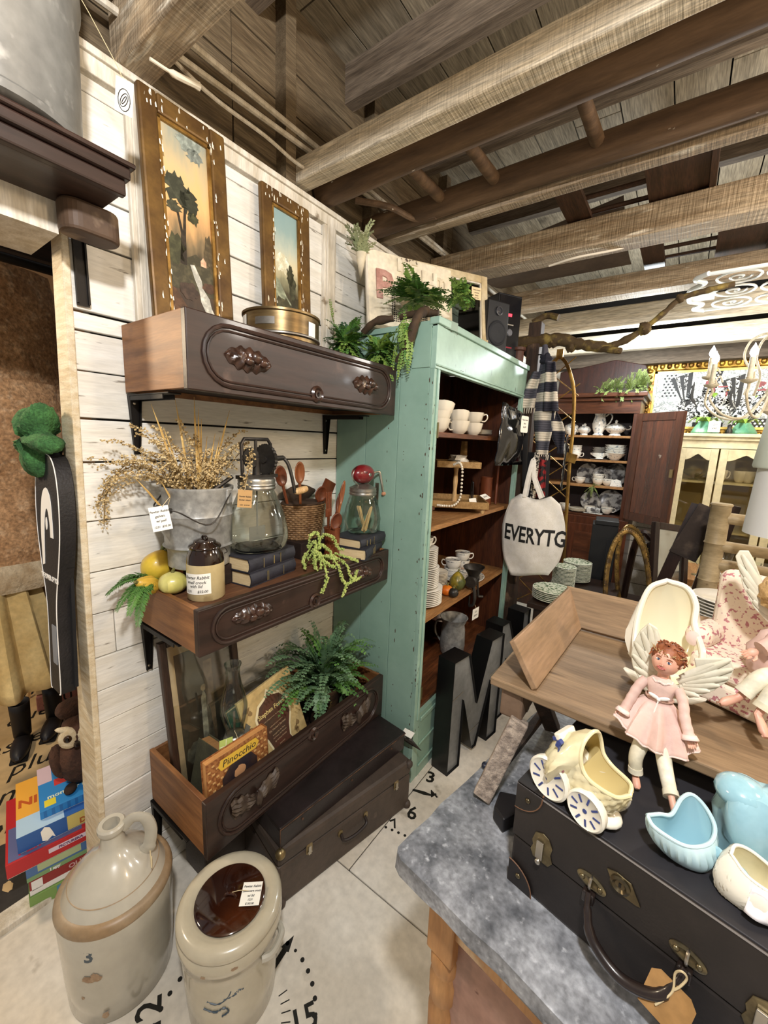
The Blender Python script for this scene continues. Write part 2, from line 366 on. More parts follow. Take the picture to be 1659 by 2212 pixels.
# ------------------------------------------------------------------ drawer shelves on the left wall
DFRONT = mat('dark_drawer_front', '#36241d', .42, col2='#241712', scale=5, st=(6, .7, 6), spot='#5a443a', ss=11, slo=.66, shi=.8, bump=.2, coat=.15)
DSIDE = mat('drawer_side_wood', '#94653c', .5, col2='#6f4729', scale=5, st=(.8, 6, 9), det=6, spot='#3f2718', ss=4, slo=.62, shi=.8, bump=.15)
DUNDER = wood('drawer_under', '#2a1a14', '#1c110d', 'y', 5, .7)
CARVED = mat('carved_pull', '#2c1c15', .3, col2='#4a3024', scale=40, lo=.4, hi=.7, bump=.2, coat=.35)
GREYPULL = mat('worn_carved_pull', '#57493c', .5, col2='#33251d', scale=26, bump=.3)
def stadium(L, h, n=10):
    return [(L/2-h+h*math.cos(a), h*math.sin(a)) for a in [-PI/2+PI*i/n for i in range(n+1)]]+[(-L/2+h+h*math.cos(a), h*math.sin(a)) for a in [PI/2+PI*i/n for i in range(n+1)]]
def carved_leaf(M, nuts, L=.15, W=.037):
    g = G(M)
    def f(u, v):
        a = u*2-1; b = v*2-1; e = max(0, 1-abs(a)**2.4)**.7*(1+.13*math.cos(16*a)); y = a*L/2; z = b*W*e+.006*a
        x = .015*(1-b*b)*e+.0035*math.sin(20*a+4*abs(b))*(1-b*b)+.004*nse(a*6, b*4, 3)
        return (max(0, x), y, z)
    g.grid(f, 34, 11)
    for (y, z, r) in nuts: g.ball((.014, y, z), (r*.9, r*1.1, r*.95), 12, 8, lambda p: 1+.07*math.sin(9*math.atan2(p.y, p.z)))
    return g
def drawer(z0, h, label, esc, kind, group='drawer shelves'):
    D = thing('drawer_shelf', label, 'drawer', (0, .52, z0), 0, group); LY = .835; DX = .336
    for y in (0, LY-.014): G().box(.004, DX-.02, y, y+.014, .004, h).obj('side_panel', DSIDE, D, bevel=.0015)
    G().box(.003, .015, .014, LY-.014, .004, h-.004).obj('back_panel', DSIDE, D)
    if kind == 'open': G().box(.015, DX-.02, .014, LY-.014, .006, .014).obj('bottom_panel', DUNDER, D)
    else:
        G().box(.015, DX-.02, .014, LY-.014, h-.018, h-.008).obj('top_panel', wood('worn_drawer_top', '#6d4930', '#4d3021', 'y', 5), D)
        G().box(.015, DX-.02, .014, LY-.014, .02, .028).obj('bottom_panel', DUNDER, D)
    fr = G().box(DX-.021, DX, -.002, LY+.002, 0, h).obj('front_panel', DFRONT, D, bevel=.003)
    g = G(); zc = h/2
    for (l, hh, r) in ((LY-.075, h*.40, .0055), (LY-.095, h*.40-.012, .003)):
        g.tube([(DX+.001, y+LY/2, z+zc) for y, z in stadium(l, hh)], r, 8, close=True, sq=1)
    g.obj('oval_moulding', DFRONT, fr)
    ez = esc; M = T(DX+.002, .41, ez) @ R('Y', 90)
    g = G(M).lathe([(0, .004), (.012, .006), (.014, .001), (.02, .007), (.026, .001)], 20); g.obj('keyhole_rosette', CARVED, fr)
    G(M).box(-.005, .006, -.0016, .0016, .006, .008).obj('keyhole', DARKGAP, fr)
    return D, fr
def pulls(fr, zz, style, h):
    for i, y in enumerate((.163, .65)):
        if style == 'moth':
            g = G(T(.337, y, zz))
            for s in (-1, 1):
                def f(u, v, s=s):
                    a = u; b = v*2-1; sp = .088*a; e = (.010+.05*a*(1-a)**.6+.012*a)*(1+.14*math.sin(24*a))
                    return (max(0, .013*(1-b*b)*(1-.5*a)+.0035*math.sin(16*b+6*a)), s*sp, b*e-.004+.022*a*a)
                g.grid(f, 16, 11)
            g.ball((.012, .002, -.004), (.014, .012, .026), 12, 8, lambda p: 1+.1*math.cos(7*math.atan2(p.y, p.x)))
            g.obj('carved_pull', GREYPULL, fr)
        else:
            carved_leaf(T(.337, y, zz) @ R('X', -8), [(.012, .008, .015), (.034, .002, .013), (-.008, -.006, .012)], .14, .030 if h > .15 else .026).obj('carved_pull', CARVED, fr)
D1, f1 = drawer(1.60, .18, 'dark carved drawer shelf holding two gilt pictures, topmost of the three on the white wall', .034, 'lid'); pulls(f1, .092, 'leaf', .18)
D2, f2_ = drawer(.925, .13, 'dark carved drawer shelf holding bucket, glass churns and gourds, middle of the three', .034, 'lid'); pulls(f2_, .07, 'leaf', .13)
D3, f3 = drawer(.295, .187, 'open dark drawer with moth shaped pulls holding books and fern, lowest of the three', .158, 'open'); pulls(f3, .094, 'moth', .187)
G().box(.302, .312, .02, .815, 1.604-1.60, .03).obj('under_rail', DUNDER, D1)
# steel shelf brackets
def bracket(y, z, label, L=.165):
    b = thing('shelf_bracket', label, 'bracket', (.002, y, z), 0, 'steel shelf brackets')
    g = G().add([(0, -.017, 0), (0, .017, 0), (0, .008, -L), (0, -.008, -L), (.004, -.017, 0), (.004, .017, 0), (.004, .008, -L), (.004, -.008, -L)], [(3, 2, 1, 0), (4, 5, 6, 7), (0, 1, 5, 4), (1, 2, 6, 5), (2, 3, 7, 6), (3, 0, 4, 7)])
    for s in (-1, 1): g.add([(.004, s*.017, 0), (.018, s*.017, 0), (.009, s*.008, -L), (.004, s*.008, -L), (.004, s*.014, 0), (.018, s*.014, 0), (.009, s*.005, -L), (.004, s*.005, -L)], [(3, 2, 1, 0), (4, 5, 6, 7), (0, 1, 5, 4), (1, 2, 6, 5), (2, 3, 7, 6), (3, 0, 4, 7)])
    g.obj('upright', IRON, b, bevel=.001)
    G().box(.0, .23, -.017, .017, -.004, 0, tp=None).box(.004, .2, -.016, -.013, -.016, -.004).box(.004, .2, .013, .016, -.016, -.004).obj('arm', IRON, b, bevel=.001)
    for zz in (-.022, -L+.015): G(T(.004, 0, zz) @ R('Y', 90)).lathe([(0, .003), (.004, .002), (.004, 0)], 10).obj('screw', plain('steel', '#b9b3a8', .3, metal=1) if 'steel' not in bpy.data.materials else bpy.data.materials['steel'], b)
    return b
bk = bracket(.54, 1.599, 'black steel bracket under left end of topmost drawer shelf')
dup(bk, (.002, 1.31, 1.599), label='black steel bracket under right end of topmost drawer shelf')
dup(bk, (.002, .535, .924), label='black steel bracket under left end of middle drawer shelf')
dup(bk, (.002, .835, .924), label='black steel bracket behind lamp under middle drawer shelf')
dup(bk, (.002, .53, .294), label='black steel bracket behind stoneware jug under lowest drawer')

# ------------------------------------------------------------------ gilt pictures on the top drawer
GILT = mat('worn_gilt', '#573d1e', .45, metal=.3, col2='#77592c', scale=6, st=(2, 2, 2), spot='#e9ddc2', ss=34, slo=.70, shi=.72, sst=(1, 1, .35), bump=.25)
GILTL = mat('gilt_lip', '#b58c48', .35, metal=.5, col2='#7a5626', scale=20)
def paint_mat(name, stops, seed, noise=.09):
    m = bpy.data.materials.new(name); m.use_nodes = True; N = m.node_tree.nodes; L = m.node_tree.links; B = N['Principled BSDF']; B.inputs['Roughness'].default_value = .45
    tc = N.new('ShaderNodeTexCoord'); sx = N.new('ShaderNodeSeparateXYZ'); L.new(tc.outputs['Generated'], sx.inputs[0])
    n = N.new('ShaderNodeTexNoise'); n.inputs['Scale'].default_value = 5; n.inputs['Detail'].default_value = 8; L.new(tc.outputs['Generated'], n.inputs[0])
    a = N.new('ShaderNodeMath'); a.operation = 'MULTIPLY_ADD'; L.new(n.outputs[0], a.inputs[0]); a.inputs[1].default_value = noise*4; a.inputs[2].default_value = -noise*2
    b = N.new('ShaderNodeMath'); b.operation = 'ADD'; L.new(a.outputs[0], b.inputs[0]); L.new(sx.outputs['Z'], b.inputs[1])
    r = N.new('ShaderNodeValToRGB'); L.new(b.outputs[0], r.inputs[0]); e = r.color_ramp.elements
    e[0].position = stops[0][0]; e[0].color = lin(stops[0][1]); e[1].position = stops[-1][0]; e[1].color = lin(stops[-1][1])
    for p, c in stops[1:-1]: q = e.new(p); q.color = lin(c)
    L.new(r.outputs[0], B.inputs['Base Color']); return m
def picture(name, label, Wd, H, fwid, loc, tilt, cm, marks):
    p = thing(name, label, 'picture', loc, 0, None, (0, tilt, 0))
    fm = G()
    fm.box(0, .022, -Wd/2, -Wd/2+fwid, 0, H).box(0, .022, Wd/2-fwid, Wd/2, 0, H).box(0, .022, -Wd/2+fwid, Wd/2-fwid, 0, fwid).box(0, .022, -Wd/2+fwid, Wd/2-fwid, H-fwid, H)
    fo = fm.obj('frame', GILT, p, bevel=.006)
    li = G(); a = Wd/2-fwid
    for (y0, y1, z0, z1) in ((-a, -a+.008, fwid, H-fwid), (a-.008, a, fwid, H-fwid), (-a, a, fwid, fwid+.008), (-a, a, H-fwid-.008, H-fwid)): li.box(.006, .016, y0, y1, z0, z1)
    li.obj('inner_lip', GILTL, fo)
    random.seed(int(H*1000)); ch = G()
    for k in range(60):
        z = random.uniform(.02, H-.02); s = random.choice((-1, 1)); y = s*(Wd/2-fwid+random.choice((.002, .006, -.004, fwid*.5 if random.random() < .2 else .004)))
        if random.random() < .25: y = random.uniform(-Wd/2, Wd/2); z = random.choice((H-fwid*.4, H-fwid+.004))
        ch.add([(.0232, y, z), (.0232, y+random.uniform(.002, .004), z+random.uniform(-.002, .002)), (.0232, y+.002, z+random.uniform(.004, .02)), (.0232, y-.001, z+random.uniform(.004, .012))], [(0, 1, 2, 3)])
    stuff(ch.obj('plaster_chips', plain('plaster', '#efe6d2', .8) if 'plaster' not in bpy.data.materials else bpy.data.materials['plaster'], fo))
    G().box(.004, .008, -a, a, fwid, H-fwid).obj('canvas', cm, p)
    cv = p.children[-1]
    for (nm, poly, col, x) in marks:
        key = 'paint_'+col[1:]; mm = bpy.data.materials.get(key) or mat(key, col, .5, col2='#%02x%02x%02x' % tuple(min(255, int(int(col[i:i+2], 16)*1.35)+8) for i in (1, 3, 5)), scale=60, lo=.45, hi=.75)
        G().add([(x, y, z) for y, z in poly], [tuple(range(len(poly)))]).obj(nm, mm, cv)
    return p
def blob(cy, cz, ry, rz, seed, n=26, am=.25):
    return [(cy+ry*math.cos(2*PI*i/n)*(1+am*nse(seed+3*math.cos(2*PI*i/n), 3*math.sin(2*PI*i/n), seed)*2), cz+rz*math.sin(2*PI*i/n)*(1+am*nse(seed+9+4*math.cos(2*PI*i/n), 4*math.sin(2*PI*i/n), seed)*2)) for i in range(n)]
c1 = paint_mat('dusk_landscape', [(.0, '#2a1d14'), (.18, '#4b3826'), (.30, '#3c3524'), (.42, '#7d6a4c'), (.55, '#c79c68'), (.68, '#dcb478'), (.8, '#c9b184'), (1, '#97998a')], 1)
X0 = .0085
m1 = [('painted_cloud', blob(.012, .535, .035, .028, 2, 30, .5), '#7c8278', X0), ('painted_cloud', blob(.03, .505, .022, .018, 5, 24, .5), '#6f746c', X0),
      ('painted_hill', [(-.075, .22), (-.045, .245), (-.015, .22), (.015, .24), (.05, .215), (.078, .235), (.078, .13), (-.075, .13)], '#3f3a28', X0),
      ('painted_tree', [(-.034, .20), (-.026, .28), (-.04, .36), (-.034, .362), (-.02, .29), (-.012, .365), (-.006, .362), (-.012, .28), (-.014, .20)], '#2a2218', X0+.0004),
      ('painted_tree', blob(-.03, .395, .035, .035, 11, 34, .4), '#37382a', X0+.0006), ('painted_tree', blob(.002, .372, .026, .032, 12, 30, .4), '#2f3022', X0+.0006), ('painted_tree', blob(-.042, .345, .02, .014, 13, 24, .4), '#3b3a2a', X0+.0006), ('painted_tree', blob(.012, .333, .016, .014, 15, 24, .4), '#35341f', X0+.0006),
      ('painted_bush', blob(-.05, .235, .03, .04, 21, 26, .4), '#3b3a25', X0+.0004), ('painted_bush', blob(.058, .255, .018, .045, 22, 26, .4), '#4a3f2b', X0+.0003),
      ('painted_house', [(.028, .212), (.028, .226), (.037, .238), (.046, .226), (.046, .212)], '#c49a7c', X0+.0005),
      ('painted_stream', [(-.005, .205), (.008, .208), (.028, .17), (.03, .15), (.05, .125), (.055, .10), (.078, .06), (.078, .03), (.05, .05), (.035, .085), (.022, .11), (.018, .14), (.004, .175)], '#a9a69a', X0+.0006),
      ('painted_rock', blob(-.012, .13, .028, .022, 31, 20, .3), '#382a20', X0+.0008), ('painted_rock', blob(.05, .155, .022, .014, 32, 20, .3), '#4a3324', X0+.0008),
      ('painted_bank', [(-.078, .14), (-.05, .125), (-.02, .085), (.01, .05), (.03, .02), (-.078, .02)], '#4a3220', X0+.0005)]
tall = picture('framed_picture', 'tall narrow landscape painting with waterfall in flaking gilt frame on top drawer', .245, .60, .048, (.055, .70, 1.775), -.055, c1, m1)
c2 = paint_mat('pale_landscape', [(.0, '#2f2a1c'), (.2, '#4a4430'), (.32, '#8d8a6c'), (.45, '#d8cba4'), (.62, '#b9bfae'), (.8, '#8fa6a2'), (1, '#86a0a0')], 4, .06)
m2 = [('painted_cloud', blob(-.02, .21, .035, .03, 42, 28, .4), '#cfc8a8', X0), ('painted_mountain', [(-.06, .07), (-.06, .16), (-.035, .15), (.0, .10), (.03, .07)], '#7d826c', X0+.0002),
      ('painted_tree', blob(.018, .18, .016, .035, 44, 28, .4), '#33321f', X0+.0005), ('painted_tree', blob(.028, .13, .014, .05, 45, 28, .35), '#3b3a28', X0+.0005), ('painted_bush', blob(-.02, .065, .045, .025, 46, 28, .4), '#413d28', X0+.0006), ('painted_bush', blob(.045, .075, .025, .03, 47, 28, .4), '#34301f', X0+.0006)]
small = picture('framed_picture', 'small landscape painting with pale blue sky in gilt frame behind the brass tin', .215, .43, .045, (.035, 1.065, 1.90), -.04, c2, m2)
# the small one stands on a low block
tag(G(T(.075, 1.07, 1.773)).box(-.06, -.01, -.09, .08, 0, .127).obj('wood_block', DUNDER, bevel=.002), 'dark wood block under small gilt picture behind brass tin', 'block')
# sieve tin
BRASS = mat('old_brass', '#85704c', .36, metal=.75, col2='#5a4930', scale=5, st=(1, 1, 6), spot='#b39c74', ss=18, slo=.64, shi=.75)
STEELD = mat('dull_steel', '#8b8780', .42, metal=.8, col2='#6f6b66', scale=9)
t = thing('sieve_tin', 'round brass sieve tin with paper labels on topmost drawer shelf', 'tin', (.19, .915, 1.7725), 0)
G().lathe([(.108, 0), (.113, .004), (.113, .028), (.117, .032), (.117, .09), (.121, .093), (.121, .099), (.117, .10), (.114, .097), (.114, .036), (0, .034)], 48).obj('body', BRASS, t)
G().lathe([(.1175, .0), (.119, .003), (.1175, .007)], 48).at(T(0, 0, .026)).lathe([(.114, 0), (.1205, .003), (.1205, .007), (.117, .01)], 48).obj('band', STEELD, t)
for a0, a1, z0, z1, mm in ((-118, -100, .015, .085, PAPER), (2, 18, .03, .075, PAPER), (-80, -50, .052, .072, STEELD)):
    G().grid(lambda u, v: (.1185*math.cos(math.radians(a0+(a1-a0)*u)), .1185*math.sin(math.radians(a0+(a1-a0)*u)), z0+(z1-z0)*v), 8, 2).obj('paper_label', mm, t)
# ------------------------------------------------------------------ upper left: shelf, block foot and galvanised bin
GALV = mat('galvanised', '#b9b8b3', .42, metal=.3, fine=.22, col2='#8b8a86', scale=7, st=(1, 1, 1), det=8, spot='#c9c7c0', ss=26, slo=.6, shi=.75, bump=.12, bs=30)
sh = thing('wall_shelf', 'dark moulded wooden shelf high over the doorway under galvanised bin', 'shelf', (0, 0, 1.99))
G().box(.005, .235, -.35, .44, .0, .03).obj('board', DFRONT, sh, bevel=.002)
g = G().box(.225, .26, -.36, .455, .03, .052).box(.22, .268, -.362, .463, .052, .062).box(.23, .25, -.355, .448, .0, .03)
g.box(.005, .225, .44, .455, .03, .052); g.obj('moulding', DFRONT, sh, bevel=.004)
G(T(.12, .42, -.032)).prism(rrect(.075, .115, .033, 6), -.032, .032).obj('block_foot', mat('block_foot_wood', '#54402f', .6, col2='#3a291e', scale=8, spot='#7b6753', ss=9), sh, bevel=.007)
G().box(.004, .008, .421, .449, -.185, .0).box(.008, .014, .421, .425, -.18, 0).box(.008, .014, .445, .449, -.18, 0).obj('bracket_strip', IRON, sh)
bn = thing('galvanised_bin', 'large galvanised metal bin on the high shelf', 'bin', (.115, .255, 2.053))
G().lathe([(.15, 0), (.163, .006), (.163, .02), (.157, .026), (.165, .26), (.17, .27), (.17, .29), (.165, .30), (.168, .42), (.174, .43), (.166, .44), (.15, .02), (0, .015)], 56).obj('body', mat('bin_metal', '#8f8e89', .42, metal=.4, col2='#757470', scale=6, det=8, spot='#b5b3ad', ss=22, slo=.6, shi=.75, bump=.12, bs=30), bn)
G(T(.155, .075, .25)).tube([(0, 0, 0), (.03, .01, .02), (.03, .01, .1), (0, 0, .12)], .006).obj('handle', GALV, bn)
tg = thing('price_tag', 'white price tag with black round sketch hanging by galvanised bin', 'tag', (.215, .47, 2.20), 0)
Mt = frame((.0, .0, 0), (.35, .93, -.1), (.1, -.1, 1))
G(Mt).prism(rrect(.032, .062, .002, 2), 0, .0008).obj('card', PAPER, tg)
g = G(Mt)
for rx, ry, ph in ((.011, .02, 0), (.007, .013, .5), (.004, .008, 1)): g.tube([(rx*math.cos(a), -.006+ry*math.sin(a+ph), .0012) for a in [i*PI/8 for i in range(16)]], .0008, 4, close=True)
g.obj('sketch', INK, tg); G().tube([(0, 0, .029), (-.005, -.005, .05), (-.015, -.05, .12), (-.01, -.09, .16)], .0008, 5).obj('string', STRING, tg)
# candle drip bracket: broken end of cord on the beam
tag(G().tube(smooth([(.12, .575, 2.38), (.12, .63, 2.385), (.12, .70, 2.40)]), [.004]*6+[.008]*6+[.010], 8).obj('frayed_cord', plain('frayed', '#d9cdb6', .9)), 'frayed pale cord end below the first beam above tall picture', 'cord')
# ------------------------------------------------------------------ things on the middle drawer
GLASS = glass('clear_glass', '#f4f8f4'); GLASSG = glass('greenish_glass', '#eef5f0')
STEEL = plain('steel', '#b9b3a8', .3, metal=1) if 'steel' not in bpy.data.materials else bpy.data.materials['steel']
ZINCLID = mat('zinc_lid', '#a8a49a', .35, metal=.85, col2='#85817a', scale=14)
CASTIRON = mat('cast_iron', '#4a4642', .4, metal=.7, col2='#35322f', scale=18)
REDWOOD = mat('red_brown_wood', '#5e2f1b', .35, col2='#743d22', scale=5, st=(6, 6, .7), bump=.1, coat=.25)
LIGHTW = wood('pale_wood', '#d9b98a', '#c79f6a', 'z', 6, .5, bump=.1)
NAVYB = mat('navy_book_cloth', '#23232b', .6, col2='#2e2e38', scale=30, bump=.15, bs=160)
PAGES = mat('page_edges', '#dfcba2', .8, col2='#c9b083', scale=60, st=(.3, .3, 8), lo=.3, hi=.7)
GOLDP = plain('gold_print', '#8f7f55', .45, metal=.4)
Z2 = 1.0475
def book(name, label, Ly, Dx, H, cov, loc, rz=0, group=None, lines=None, rot=None, pages=PAGES, spine_txt=None):
    b = thing(name, label, 'book', loc, rz, group, rot)
    g = G().box(-Dx/2, Dx/2-.004, -Ly/2, Ly/2, 0, .003).box(-Dx/2, Dx/2-.004, -Ly/2, Ly/2, H-.003, H)
    n = 6; pr = [(Dx/2-.006+.008*math.sin(PI*i/n), H*i/n) for i in range(n+1)]
    vs = [(x, y, z) for y in (-Ly/2, Ly/2) for x, z in pr]+[(x-.004, y, z) for y in (-Ly/2, Ly/2) for x, z in pr]; k = n+1
    fs = [(i, k+i, k+i+1, i+1) for i in range(n)]+[(2*k+i, 2*k+i+1, 3*k+i+1, 3*k+i) for i in range(n)]+[(i, i+1, 2*k+i+1, 2*k+i) for i in range(n)]+[(k+i, 3*k+i, 3*k+i+1, k+i+1) for i in range(n)]
    g.add(vs, fs, True); c = g.obj('cover', cov, b, ang=.6)
    G().box(-Dx/2+.004, Dx/2-.008, -Ly/2+.004, Ly/2-.004, .003, H-.003).obj('page_block', pages, b)
    if lines:
        q = G()
        for (y, hgt, wd) in lines: q.box(Dx/2+.0012, Dx/2+.0024, y-wd/2, y+wd/2, H*(.5-hgt/2), H*(.5+hgt/2))
        q.obj('gilt_band', GOLDP, c)
    if spine_txt: txt(spine_txt, H*.22, GOLDP, c, T(Dx/2+.0023, 0, H/2) @ frame((0, 0, 0), (0, 0, 1), (0, -1, 0)) @ T(0, 0, 0), 'spine_lettering', .0003)
    return b
BG = 'dark cloth books on the middle drawer'
book('cloth_book', 'thick black cloth book lying directly under another beneath the big glass churn', .205, .155, .044, NAVYB, (.19, .808, Z2), 8.9, BG, [(-.03, .7, .0015), (-.035, .7, .0015), (.04, .7, .0015)])
book('cloth_book', 'thick black cloth book on which the big glass churn stands', .205, .152, .044, NAVYB, (.19, .806, Z2+.0445), 8.2, BG, [(-.045, .7, .002), (.03, .7, .002), (.0, .6, .004)], spine_txt=None)
book('cloth_book', 'navy cloth book lowest of the two beside the cabinet under the small beater jar', .19, .13, .044, NAVYB, (.268, 1.245, Z2), 19, BG, [(-.02, .5, .004), (-.005, .6, .004)], spine_txt='CLASSICS')
book('cloth_book', 'navy cloth book upper of the two beside the cabinet under the small beater jar', .195, .135, .036, NAVYB, (.262, 1.25, Z2+.0445), 8, BG, [(-.03, .6, .003), (-.055, .6, .003)], spine_txt='FAMOUS')
tag(G(T(0, 0, Z2)).box(.02, .09, .60, 1.05, 0, .062).box(.09, .20, .61, .725, 0, .062).box(.09, .17, 1.02, 1.18, 0, .062).obj('riser_block', DUNDER, bevel=.002), 'dark low wooden riser at back of middle drawer under bucket and basket', 'block')
# --- bucket with dried flowers
bu = thing('galvanised_bucket', 'galvanised bucket with wire bail holding dried flowers on middle drawer', 'bucket', (.125, .650, Z2+.0625))
bb = G().lathe([(.082, 0), (.088, .004), (.088, .05), (.094, .06), (.10, .065), (.094, .07), (.096, .15), (.0985, .155), (.096, .16), (.0965, .225), (.101, .23), (.101, .238), (.095, .238), (.092, .22), (.08, .02), (0, .02)], 48)
bb.obj('body', GALV, bu)
g = G(R('Z', -105)).add([(.085, -.035, .08), (.085, .035, .08), (.118, .03, .145), (.118, -.03, .145), (.085, -.04, .16), (.085, .04, .16)], [(0, 1, 2, 3), (3, 2, 5, 4), (0, 3, 4), (1, 5, 2)])
g.obj('side_pocket', GALV, bu, solid=.002)
for a in (28, 208): G(R('Z', a) @ T(.098, 0, .212)).box(-.003, .006, -.014, .014, -.022, .022).obj('bail_ear', GALV, bu, bevel=.004)
e1 = Vector((.104*math.cos(math.radians(28)), .104*math.sin(math.radians(28)), .22)); e2 = Vector((-e1.x, -e1.y, .22)); mid = Vector((.06, -.145, .185))
bw = smooth([e1, e1*.75+Vector((.06, -.075, -.02)), mid+Vector((.035, .03, 0)), mid, mid+Vector((-.04, .02, .005)), e2*.8+Vector((-.02, -.045, .0)), e2], 6)
wire = G().tube(bw, .0022, 6).obj('bail', CASTIRON, bu)
G().tube([bw[13], bw[16], bw[20], bw[23]], [.007, .008, .008, .007], 10).obj('grip', plain('black_grip', '#26231f', .5), wire)
DRY = mat('dried_floret', '#e0cb9c', .8, col2='#c2a672', scale=60); STRAW = mat('straw_blade', '#dcb973', .7, col2='#c29c58', scale=20)
df = thing('dried_flowers', 'bunch of dried straw grasses and tan floret sprigs in galvanised bucket', 'flowers', (.125, .650, Z2+.025))
random.seed(11)
for k, (dx, dy, h, bend) in enumerate(((-.02, -.11, .50, .02), (-.01, -.05, .52, .01), (0, .0, .53, 0), (.0, .02, .47, 0), (.01, .03, .42, .01), (.02, .05, .43, .02), (.02, .10, .50, .03), (-.02, -.08, .44, 0), (.03, -.12, .30, .05), (-.01, -.17, .31, .03), (.0, .012, .5, .0), (.02, .065, .42, .02))):
    pts = arc((.01*(k % 3-1), .012*(k % 4-1.5), .03), (dx*.4, dy*.4, h*.6), (dx, dy, h), 6); g = G()
    wv = [.001, .003, .0042, .0042, .0036, .003, .0004]; vs = []
    for i, p in enumerate(pts): vs += [p+Vector((0, -wv[i], 0)), p+Vector((.0015, 0, 0)), p+Vector((0, wv[i], 0))]
    g.add(vs, [f for i in range(6) for f in ((i*3, i*3+1, i*3+4, i*3+3), (i*3+1, i*3+2, i*3+5, i*3+4))]); g.obj('grass_blade', STRAW, df)
tips = [(-.09, -.20, .27), (-.08, -.21, .40), (-.02, -.17, .44), (-.03, -.11, .44), (.02, -.06, .46), (.0, .0, .42), (.03, .03, .38), (.02, .10, .40), (.0, .17, .44), (.05, .13, .40), (.06, .07, .30), (-.05, -.24, .33), (.0, -.20, .36), (.06, -.08, .36), (.06, .0, .34), (-.06, .05, .38), (.0, -.13, .37), (.05, .06, .36), (-.03, -.16, .38), (.03, -.14, .40)]
random.seed(12)
tips += [(t[0]+random.uniform(-.035, .035), t[1]+random.uniform(-.035, .035), t[2]*random.uniform(.8, 1.02)) for t in tips]
for k, tp in enumerate(tips):
    tp = Vector(tp); a = Vector((random.uniform(-.04, .04), random.uniform(-.04, .04), .18)); md = Vector((tp.x*.45, tp.y*.45, max(tp.z, .3)*.92+.03))
    if tp.z < .34: md.z += .06
    pts = arc(a, md, tp, 12); g = G().m(0).tube(pts, [.0016-.0001*i for i in range(13)], 5)
    for i in range(3, 13):
        for q in range(7 if i > 3 else 4):
            d = Vector((random.uniform(-1, 1), random.uniform(-1, 1), random.uniform(-.6, 1))).normalized(); L = random.uniform(.008, .02)*(1.25-i/14)
            b = pts[i]+(pts[i-1]-pts[i])*random.random(); c = b+d*L; s1 = d.orthogonal().normalized(); s2 = d.cross(s1)
            g.m(0).add([b, c+s1*.0008, c-s1*.0008], [(0, 1, 2)])
            for (u_, v_) in ((s1, s2), (d, s1)): g.m(1).add([c-u_*.0042, c+v_*.0028, c+u_*.0042, c-v_*.0028], [(0, 1, 2, 3)])
    g.obj('floret_sprig', [mat('dry_stem', '#8d7346', .8) if k == 0 else bpy.data.materials['dry_stem'], DRY], df)
# long sprays arching out to the left and right
for pts in ([(0, -.05, .26), (-.05, -.13, .33), (-.09, -.19, .30), (-.11, -.225, .22)], [(0, -.05, .27), (-.06, -.15, .34), (-.10, -.20, .26), (-.115, -.21, .17)], [(0, .03, .25), (.05, .12, .38), (.09, .12, .36), (.105, .085, .27)]):
    P = smooth(pts, 7); g = G().m(0).tube(P, .0014, 5)
    for i in range(4, len(P)):
        for q in range(8):
            d = Vector((random.uniform(-1, 1), random.uniform(-1, 1), random.uniform(-.8, .8))).normalized(); b = P[i]; c = b+d*random.uniform(.006, .018); s1 = d.orthogonal().normalized(); s2 = d.cross(s1)
            g.m(0).add([b, c+s1*.0007, c-s1*.0007], [(0, 1, 2)])
            for (u_, v_) in ((s1, s2), (d, s1)): g.m(1).add([c-u_*.0042, c+v_*.0028, c+u_*.0042, c-v_*.0028], [(0, 1, 2, 3)])
    g.obj('floret_sprig', [bpy.data.materials['dry_stem'], DRY], df)
# handwritten price tags
def ptag(label, loc, x, y, w_, h_, lines, m=PAPER, size=.011, string=None, name='price_tag', clip=0):
    t = thing(name, label, 'tag', loc); M = frame((0, 0, 0), x, y)
    G(M).prism([(-w_/2, -h_/2), (w_/2, -h_/2), (w_/2, h_/2-clip), (w_/2-clip, h_/2), (-w_/2+clip, h_/2), (-w_/2, h_/2-clip)], -.0004, .0004).obj('card', m, t)
    c = t.children[0]
    for (s, dx, dy, k) in lines: txt(s, size*k, INK, c, M @ T(dx, dy, .0007), 'handwriting', .0001, shear=.25, bold=.00012)
    if string: G().tube(smooth(string, 5), .0008, 5).obj('string', STRING, t)
    return t
ptag('white handwritten tag hanging from bail of galvanised bucket', (.235, .488, 1.285), (.25, .95, .12), (-.2, -.1, 1), .045, .062, [('Pewter Rabbit', 0, .018, .7), ('galvan.', 0, .006, .8), ('w/ pail', 0, -.006, .8), ('1231  $30.00', 0, -.021, .65)], string=[(0, .005, .03), (-.01, .03, .05), (-.02, .03, .03)])
# --- big churn
JZ = Z2+.0895
ch = thing('glass_churn', 'large glass butter churn with iron crank gear standing on black books', 'churn', (.195, .808, JZ))
sq4 = lambda a, z: 1+(.10*math.cos(4*(a-.3))*max(0, min(1, (.2-z)/.12)) if z > .01 else .06*math.cos(4*(a-.3)))
G().lathe([(0, .003), (.06, .002), (.076, .004), (.090, .02), (.097, .045), (.096, .075), (.088, .115), (.075, .150), (.062, .178), (.055, .192), (.0535, .205), (.0535, .215)], 48, tw=sq4).obj('jar', GLASS, ch)
G(T(0, 0, .006)).lathe([(0, 0), (.05, 0), (.07, .002), (.072, .004), (.05, .008), (0, .009)], 40, tw=sq4).obj('jar_base', glass('thick_base', '#8e9496'), ch)
ld = G().lathe([(.057, .198), (.059, .203), (.057, .208), (.059, .213), (.057, .218), (.0585, .225), (.055, .232), (0, .234)], 40).obj('screw_lid', ZINCLID, ch)
M = R('Z', 4) @ T(0, 0, .234) @ SC(1.35) @ T(0, 0, -.234)
